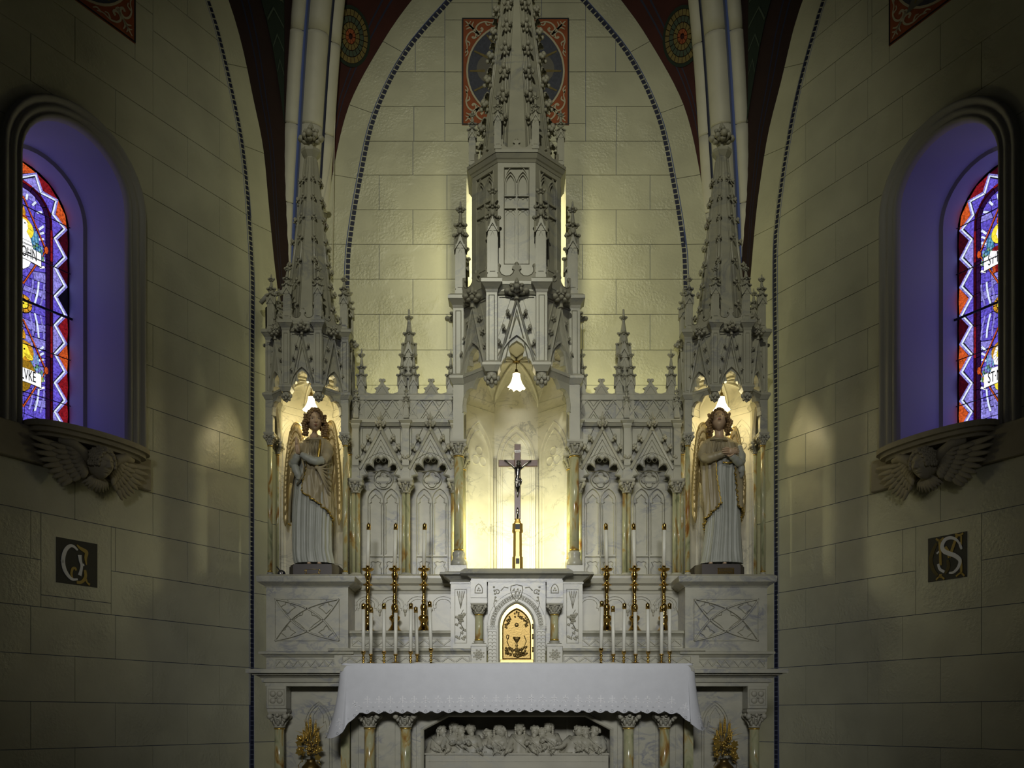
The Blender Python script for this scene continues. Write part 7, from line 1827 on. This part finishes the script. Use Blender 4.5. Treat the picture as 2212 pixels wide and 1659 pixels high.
def angel(sd):
    m, Xp, Yp, z0, z1 = plinth(sd, None); left = sd < 0
    root = thing('angel_statue', 'painted angel statue with praying hands, head bowed to the right, in the left canopy' if left else 'painted angel statue with hands crossed on the breast, looking up, in the right canopy', 'statue', (Xp, Yp, z0))
    pl = obj('plinth', m, root); Yc = 7.0
    g = MB().mat(M_gilt); zc = (z0+z1)/2-.003; yf = Yp-.172
    if left:
        for e in (-1, 1): g.tube([(Xp-.0+e*(.052+.006*cos(q)), yf, zc+.016*sin(q)) for q in [i*.7 for i in range(9)]], .003, 5)
        g.tube([(Xp-.05, yf, zc+.017), (Xp, yf, zc+.019), (Xp+.05, yf, zc+.017)], .0015, 4); g.tube([(Xp-.05, yf, zc-.017), (Xp, yf, zc-.019), (Xp+.05, yf, zc-.017)], .0015, 4)
        obj('gilt_scroll', g, pl)
    else:
        zz = zc; xq = PX(1568, 6.83); g = MB().mat(M_brass); g.bbox(-.062, .062, zz-.028, zz+.028, -.002, .004, Fr((xq, Yp-.170, 0)), .003); pq = obj('brass_plaque', g, pl)
        h = MB().mat(M_black)
        R = random.Random(3)
        for rI in range(4):
            x = -.052
            while x < .050: L_ = R.uniform(.004, .012); h.box(xq+x, xq+min(.054, x+L_), Yp-.1752, Yp-.1742, zz+.019-rI*.012, zz+.023-rI*.012); x += L_+.004
        obj('engraved_lines', h, pq)
    if left: sil = [(1218, 637, 722, .55), (1208, 634, 719, .9), (1190, 633, 715, 1.1), (1150, 632, 714, 1.1), (1120, 631, 715, 1.0), (1090, 632, 715, .9), (1060, 635, 714, .8), (1035, 638, 713, .7), (1010, 643, 712, .6), (990, 645, 713, .5), (975, 648, 714, .45), (962, 651, 712, .35), (952, 657, 706, .3), (946, 664, 699, .15), (941, 669, 692, .05)]
    else: sil = [(1218, 1513, 1605, .55), (1208, 1515, 1603, .9), (1190, 1518, 1601, 1.1), (1150, 1524, 1599, 1.1), (1120, 1526, 1599, 1.0), (1090, 1526, 1599, .9), (1060, 1523, 1600, .8), (1035, 1520, 1600, .7), (1010, 1518, 1602, .6), (990, 1516, 1602, .5), (975, 1515, 1600, .45), (962, 1518, 1594, .35), (952, 1525, 1583, .3), (946, 1535, 1573, .15), (941, 1543, 1565, .05)]
    rb, at, ph = robe_mesh(M_robe, sil, Yc, .62, ((19, .9, .55), (8, -.9, .55), (33, 1.8, .34)), seed=3+sd)
    rb.mat(M_mantle); zsw = zk(992, Yc)
    rb.m = [1 if min(rb.v[i][2] for i in f) > zsw else 0 for f in rb.f]
    ro = obj('robe', rb, root)
    c = lambda x, y, d=0: Vector((PX(x, Yc-d), Yc-d, zk(y, Yc-d)))
    up = Vector((0, 0, 1))
    if left:
        mm, rows = mantle_mesh(M_mantle, at, Yc, .62, lambda v: -75, lambda v: 62+min(1, v*5)*38+v*12, 949, lambda s_: 1150-60*s_-22*s_*s_, .010, ((11, -2.2, .7), (23, 1.5, .35), (6, 1.2, .5)), 5, curve=1.2)
        mo = obj('mantle', mm, root); gold_edge(mo, rows[-1], .0055, .010); gold_edge(mo, [r_[-1] for r_ in rows[16:]], .004, .003)
        bd = MB().mat(M_gilt); bd.tube([c(692, 950, .095), c(690, 970, .118), c(686, 992, .125), c(684, 1008, .125)], [.007, .010, .010, .010], 7, flat=.4, up=(0, -1, 0)); obj('gilt_border', bd, mo)
        k = MB().mat(M_mantle)
        for q in range(7):          # gathers drawn to the left hip
            k.tube([c(683, 1008, .125), c(694, 1009+q*3.2, .118), c(706, 1004+q*9, .085), c(716, 1000+q*13, .03)], [.006, .008, .008, .005], 7)
        k.ball(c(684, 1010, .122), (.018, .014, .014), 10, 6); obj('gathered_folds', k, mo)
        m2, r2 = mantle_mesh(M_mantle, at, Yc, .62, lambda v: 168-10*v, lambda v: 250, 975, lambda s_: 1138-30*s_, .012, ((13, 1.0, .7), (5, -1.2, .5)), 8); m2o = obj('mantle_fall', m2, root); gold_edge(m2o, r2[-1], .004, .005)
        yo = MB().mat(M_mantle); yo.tube([c(662, 951, .07), c(672, 948, .100), c(682, 947, .105), c(693, 950, .085)], [.006, .007, .007, .006], 7)
        for q in range(8): yo.tube([c(667+q*3.6, 952, .088+.004*(q % 2)), c(668+q*3.2, 966, .108), c(669+q*3.0, 980, .108)], [.002, .0045, .002], 5)
        obj('pleated_yoke', yo, root)
        sl = MB().mat(M_robe)
        def sleeve(pts, rs):
            P_ = crv([tuple(p) for p in pts], 5); P_ = [Vector(p) for p in P_]; n = len(P_); R_ = [rs[min(len(rs)-1, int(i*(len(rs)-1)/(n-1)))]+(rs[min(len(rs)-1, int(i*(len(rs)-1)/(n-1))+1)]-rs[min(len(rs)-1, int(i*(len(rs)-1)/(n-1)))])*((i*(len(rs)-1)/(n-1)) % 1) for i in range(n)]
            sl.tube(P_, [r_*(1+.09*sin(i*1.9)) for i, r_ in enumerate(R_)], 16)
        sleeve([c(632, 1004, .08), c(637, 996, .118), c(643, 981, .14)], [.030, .030, .024])
        sleeve([c(698, 994, .10), c(680, 996, .130), c(662, 988, .142), c(651, 981, .14)], [.030, .031, .027, .020])
        sleeve([c(634, 1000, .10), c(640, 1016, .11), c(646, 1034, .10), c(640, 1046, .09)], [.026, .030, .022, .008])
        obj('sleeves', sl, root); sl = MB().mat(M_mantle)
        sleeve([c(660, 957, .0), c(650, 966, .02), c(640, 985, .05), c(632, 1003, .08)], [.030, .036, .037, .034]); sleeve([c(702, 958, .0), c(708, 970, .03), c(706, 986, .07), c(697, 997, .10)], [.034, .040, .040, .034]); obj('upper_sleeves', sl, root)
        ed = MB().mat(M_mantle); ed.tube([c(652, 990, .13), c(657, 1008, .125), c(654, 1028, .115), c(641, 1046, .10)], [.006, .008, .008, .005], 7); obj('sleeve_lining', ed, root)
        hm = MB().mat(M_skin); hand_mesh(hm, c(646, 978, .146), Vector((-.14, -.05, 1)), Vector((-1, 0, -.14)), .125, 1, .02, 0); obj('left_hand', hm, root)
        hm = MB().mat(M_skin); hand_mesh(hm, c(642, 978, .146), Vector((-.06, -.05, 1)), Vector((1, 0, .06)), .125, -1, .02, 0); obj('right_hand', hm, root)
        nk = MB().mat(M_skin); nk.tube([c(680, 952, .02), c(679, 940, .03), c(680, 925, .045)], [.036, .031, .032], 16); obj('neck', nk, root)
        hc, hh = c(680, 909, .06), .084; fwd = Vector((.30, -.93, -.16)).normalized(); rt = fwd.cross(up).normalized(); uu = rt.cross(fwd).normalized(); uu = (uu+rt*.03).normalized(); rt = fwd.cross(uu).normalized()
    else:
        mm, rows = mantle_mesh(M_mantle, at, Yc, .62, lambda v: 255, lambda v: 112-8*v+6*sin(v*3), 950, lambda s_: 1150-22*s_-34*s_*s_, .012, ((13, 1.0, .7), (25, -1.4, .35), (6, 1.2, .5)), 5)
        mo = obj('mantle', mm, root); gold_edge(mo, rows[-1], .0055, .010); gold_edge(mo, [r_[-1] for r_ in rows[12:]], .0045, .003)
        m2, r2 = mantle_mesh(M_mantle, at, Yc, .62, lambda v: -75, lambda v: 50+14*min(1, v*4)-26*max(0, v-.4), 958, lambda s_: 1140-42*s_, .012, ((12, -1.0, .7), (6, 1.2, .5)), 8); m2o = obj('mantle_fall', m2, root); gold_edge(m2o, r2[-1], .005, .009); gold_edge(m2o, [r_[-1] for r_ in r2[20:]], .005, .008)
        sl = MB().mat(M_mantle)
        def sleeve(mb_, pts, rs):
            P_ = [Vector(p) for p in crv([tuple(p) for p in pts], 5)]; n = len(P_); R_ = []
            for i in range(n): j = i*(len(rs)-1)/(n-1); a = min(int(j), len(rs)-2); R_.append(rs[a]+(rs[a+1]-rs[a])*(j-a))
            mb_.tube(P_, [r_*(1+.09*sin(i*1.9)) for i, r_ in enumerate(R_)], 16)
        sleeve(sl, [c(1523, 962, .03), c(1517, 985, .06), c(1530, 990, .11), c(1550, 984, .135), c(1564, 979, .145)], [.030, .036, .036, .030, .022]); obj('sleeves', sl, root)
        sl2 = MB().mat(M_robe); sleeve(sl2, [c(1594, 965, .03), c(1602, 988, .06), c(1597, 1000, .10), c(1587, 990, .13), c(1578, 982, .14)], [.028, .032, .032, .028, .022]); sleeve(sl2, [c(1597, 998, .09), c(1602, 1018, .08), c(1600, 1032, .06)], [.026, .024, .010]); obj('sleeves', sl2, root)
        yo = MB().mat(M_mantle); yo.tube([c(1534, 950, .07), c(1546, 948, .100), c(1558, 948, .105), c(1571, 952, .080)], [.006, .007, .007, .006], 7)
        for q in range(9): yo.tube([c(1538+q*3.6, 953, .088), c(1541+q*3.3, 964, .105), c(1543+q*3.3, 976, .110)], [.002, .0045, .002], 5)
        obj('pleated_yoke', yo, root)
        gb = MB().mat(M_gilt); gb.tube([c(1562, 998, .118), c(1572, 1000, .12), c(1583, 998, .112)], .006, 7); obj('gilt_belt', gb, root)
        hm = MB().mat(M_skin); hand_mesh(hm, c(1566, 979, .150), Vector((1, -.05, .22)), Vector((0, 1, 0)), .115, 1, .06, .3); obj('right_hand', hm, root)
        hm = MB().mat(M_skin); hand_mesh(hm, c(1590, 976, .160), Vector((-1, -.12, .12)), Vector((0, 1, 0)), .115, -1, .06, .3); obj('left_hand', hm, root)
        nk = MB().mat(M_skin); nk.tube([c(1554, 952, .02), c(1554, 940, .03), c(1553, 925, .040)], [.038, .033, .034], 16); obj('neck', nk, root)
        hc, hh = c(1553, 909, .05), .084; fwd = Vector((-.16, -.90, .34)).normalized(); rt = fwd.cross(up).normalized(); uu = rt.cross(fwd).normalized(); rt = fwd.cross(uu).normalized()
    hd = MB().mat(M_skin); head_mesh(hd, hc, hh, rt, fwd, uu, .67); ho = obj('head', hd, root); face_paint(ho, hc, hh, rt, fwd, uu)
    hr = MB().mat(M_hair); curls(hr, hc, hh, rt, fwd, uu, RND, 1.15, .9); obj('curled_hair', hr, root)
    if left:
        feather_wing(root, [(660, 955), (652, 925), (641, 917), (631, 935), (624, 975), (620, 1015), (618, 1055)], 7.07, (150, 82), (-.12, -.02))
        feather_wing(root, [(700, 955), (707, 922), (716, 913), (723, 925), (729, 965), (733, 1010), (735, 1050)], 7.07, (150, 85), (.12, -.03))
    else:
        feather_wing(root, [(1536, 955), (1528, 925), (1517, 917), (1508, 932), (1502, 975), (1499, 1015), (1497, 1050)], 7.07, (150, 80), (-.08, .06))
        feather_wing(root, [(1572, 955), (1579, 928), (1586, 926), (1592, 940), (1598, 970), (1603, 1005), (1606, 1040)], 7.07, (150, 80), (.1, -.02))
    ft = MB().mat(M_skin); xf = (668, 690) if left else (1535, 1565)
    for x in xf: ft.ball(c(x, 1217, .085), (.016, .030, .010), 9, 6)
    obj('feet', ft, root)
    return root
angel(-1); angel(1)

# ---- curved shelves with winged cherub heads under both windows
def cherub(sd):
    fr0, wo = SW[sd][0], SW[sd][1]; wc = SW[sd][2][0]; tc = (2.02 if sd < 0 else 1.985); a = sd*tc; nmx = 'left' if sd < 0 else 'right'
    f = Fr(fr0(a, 0, .045), fr0.u, fr0.v, fr0.n); root = thing('winged_head_bracket', 'curved brown stone shelf on a winged child head under the %s window' % nmx, 'bracket', tuple(f(0, 2.2, 0)))
    hz = Fr(f(0, 0, 0), f.u, f.n, f.v)
    def plan(w_, d_): return [(-w_, -.04)]+[(-w_*cos(pi*i/24), d_*sin(pi*i/24)**.8) for i in range(25)]+[(w_, -.04)]
    for nm_, w_, d_, z0, z1 in (('shelf_slab', .43, .185, 2.440, 2.474), ('shelf_moulding', .405, .160, 2.412, 2.440), ('shelf_moulding', .37, .125, 2.390, 2.412)):
        m = MB().mat(M_sill); m.plate([plan(w_, d_)], z0, z1, hz, back=True); obj(nm_, m, root)
    m = MB().mat(M_sill); m.lathe(f(0, 0, .02), [(.02, 2.19), (.05, 2.22), (.08, 2.30), (.12, 2.37), (.17, 2.39)], 20, sx=1, sy=1) if False else m.ball(f(0, 2.30, .03), (.10, .07, .10), 16, 10); obj('corbel_core', m, root)
    hh = .098; c = f(-.0, 2.285, .115); fw = (f.n+f.u*(.05*-sd)-Vector((0, 0, .16))).normalized(); up = Vector((0, 0, 1)); r_ = fw.cross(up).normalized(); u_ = r_.cross(fw)
    m = MB().mat(M_sill); head_mesh(m, c, hh, r_, fw, u_, .78); h_ = obj('child_head', m, root)
    m = MB().mat(M_sill); R = random.Random(4); 
    hair_cap(m, c, hh, r_, fw, u_, .76, .13)
    obj('curly_hair', m, h_)
    for e in (-1, 1):
        wg = MB().mat(M_sill); wg.tube([f(e*.07, 2.27, .07), f(e*.12, 2.34, .10), f(e*.19, 2.375, .10), f(e*.27, 2.375, .08)], [.03, .036, .030, .014], 10); wo_ = obj('wing', wg, root)
        for tier, (n, L0, L1, a0, a1, wd, c_, x0) in enumerate(((9, .28, .17, 3, -54, .020, .035, .14), (8, .18, .11, -2, -58, .019, .058, .12), (8, .10, .07, -6, -68, .018, .080, .11))):
            for i in range(n):
                t = i/(n-1); ang = radians(a0+(a1-a0)*t); L = L0+(L1-L0)*t; bx, bz = x0+.02*(1-t)-.02*t, 2.355-.115*t
                p = [f(e*(bx+cos(ang)*L*q), bz+sin(ang)*L*q-.012*sin(pi*q)*1, c_+.012*sin(pi*q)+.02*(1-q)) for q in (0, .3, .65, .9, 1)]
                g = MB().mat(M_sill); g.tube(p, [wd*.8, wd*1.05, wd, wd*.65, wd*.15], 7, flat=.42, up=tuple(f.n)); obj('feather', g, wo_)
    for i in range(9):
        t = i/8; ang = radians(-150+120*t); g = MB().mat(M_sill); g.tube([f(.03*cos(ang), 2.215+.02*sin(ang), .085), f(.075*cos(ang), 2.20+.05*sin(ang), .085), f(.11*cos(ang), 2.185+.075*sin(ang), .06)], [.012, .016, .004], 7, flat=.5, up=tuple(f.n)); obj('breast_feather', g, root)
cherub(-1); cherub(1)
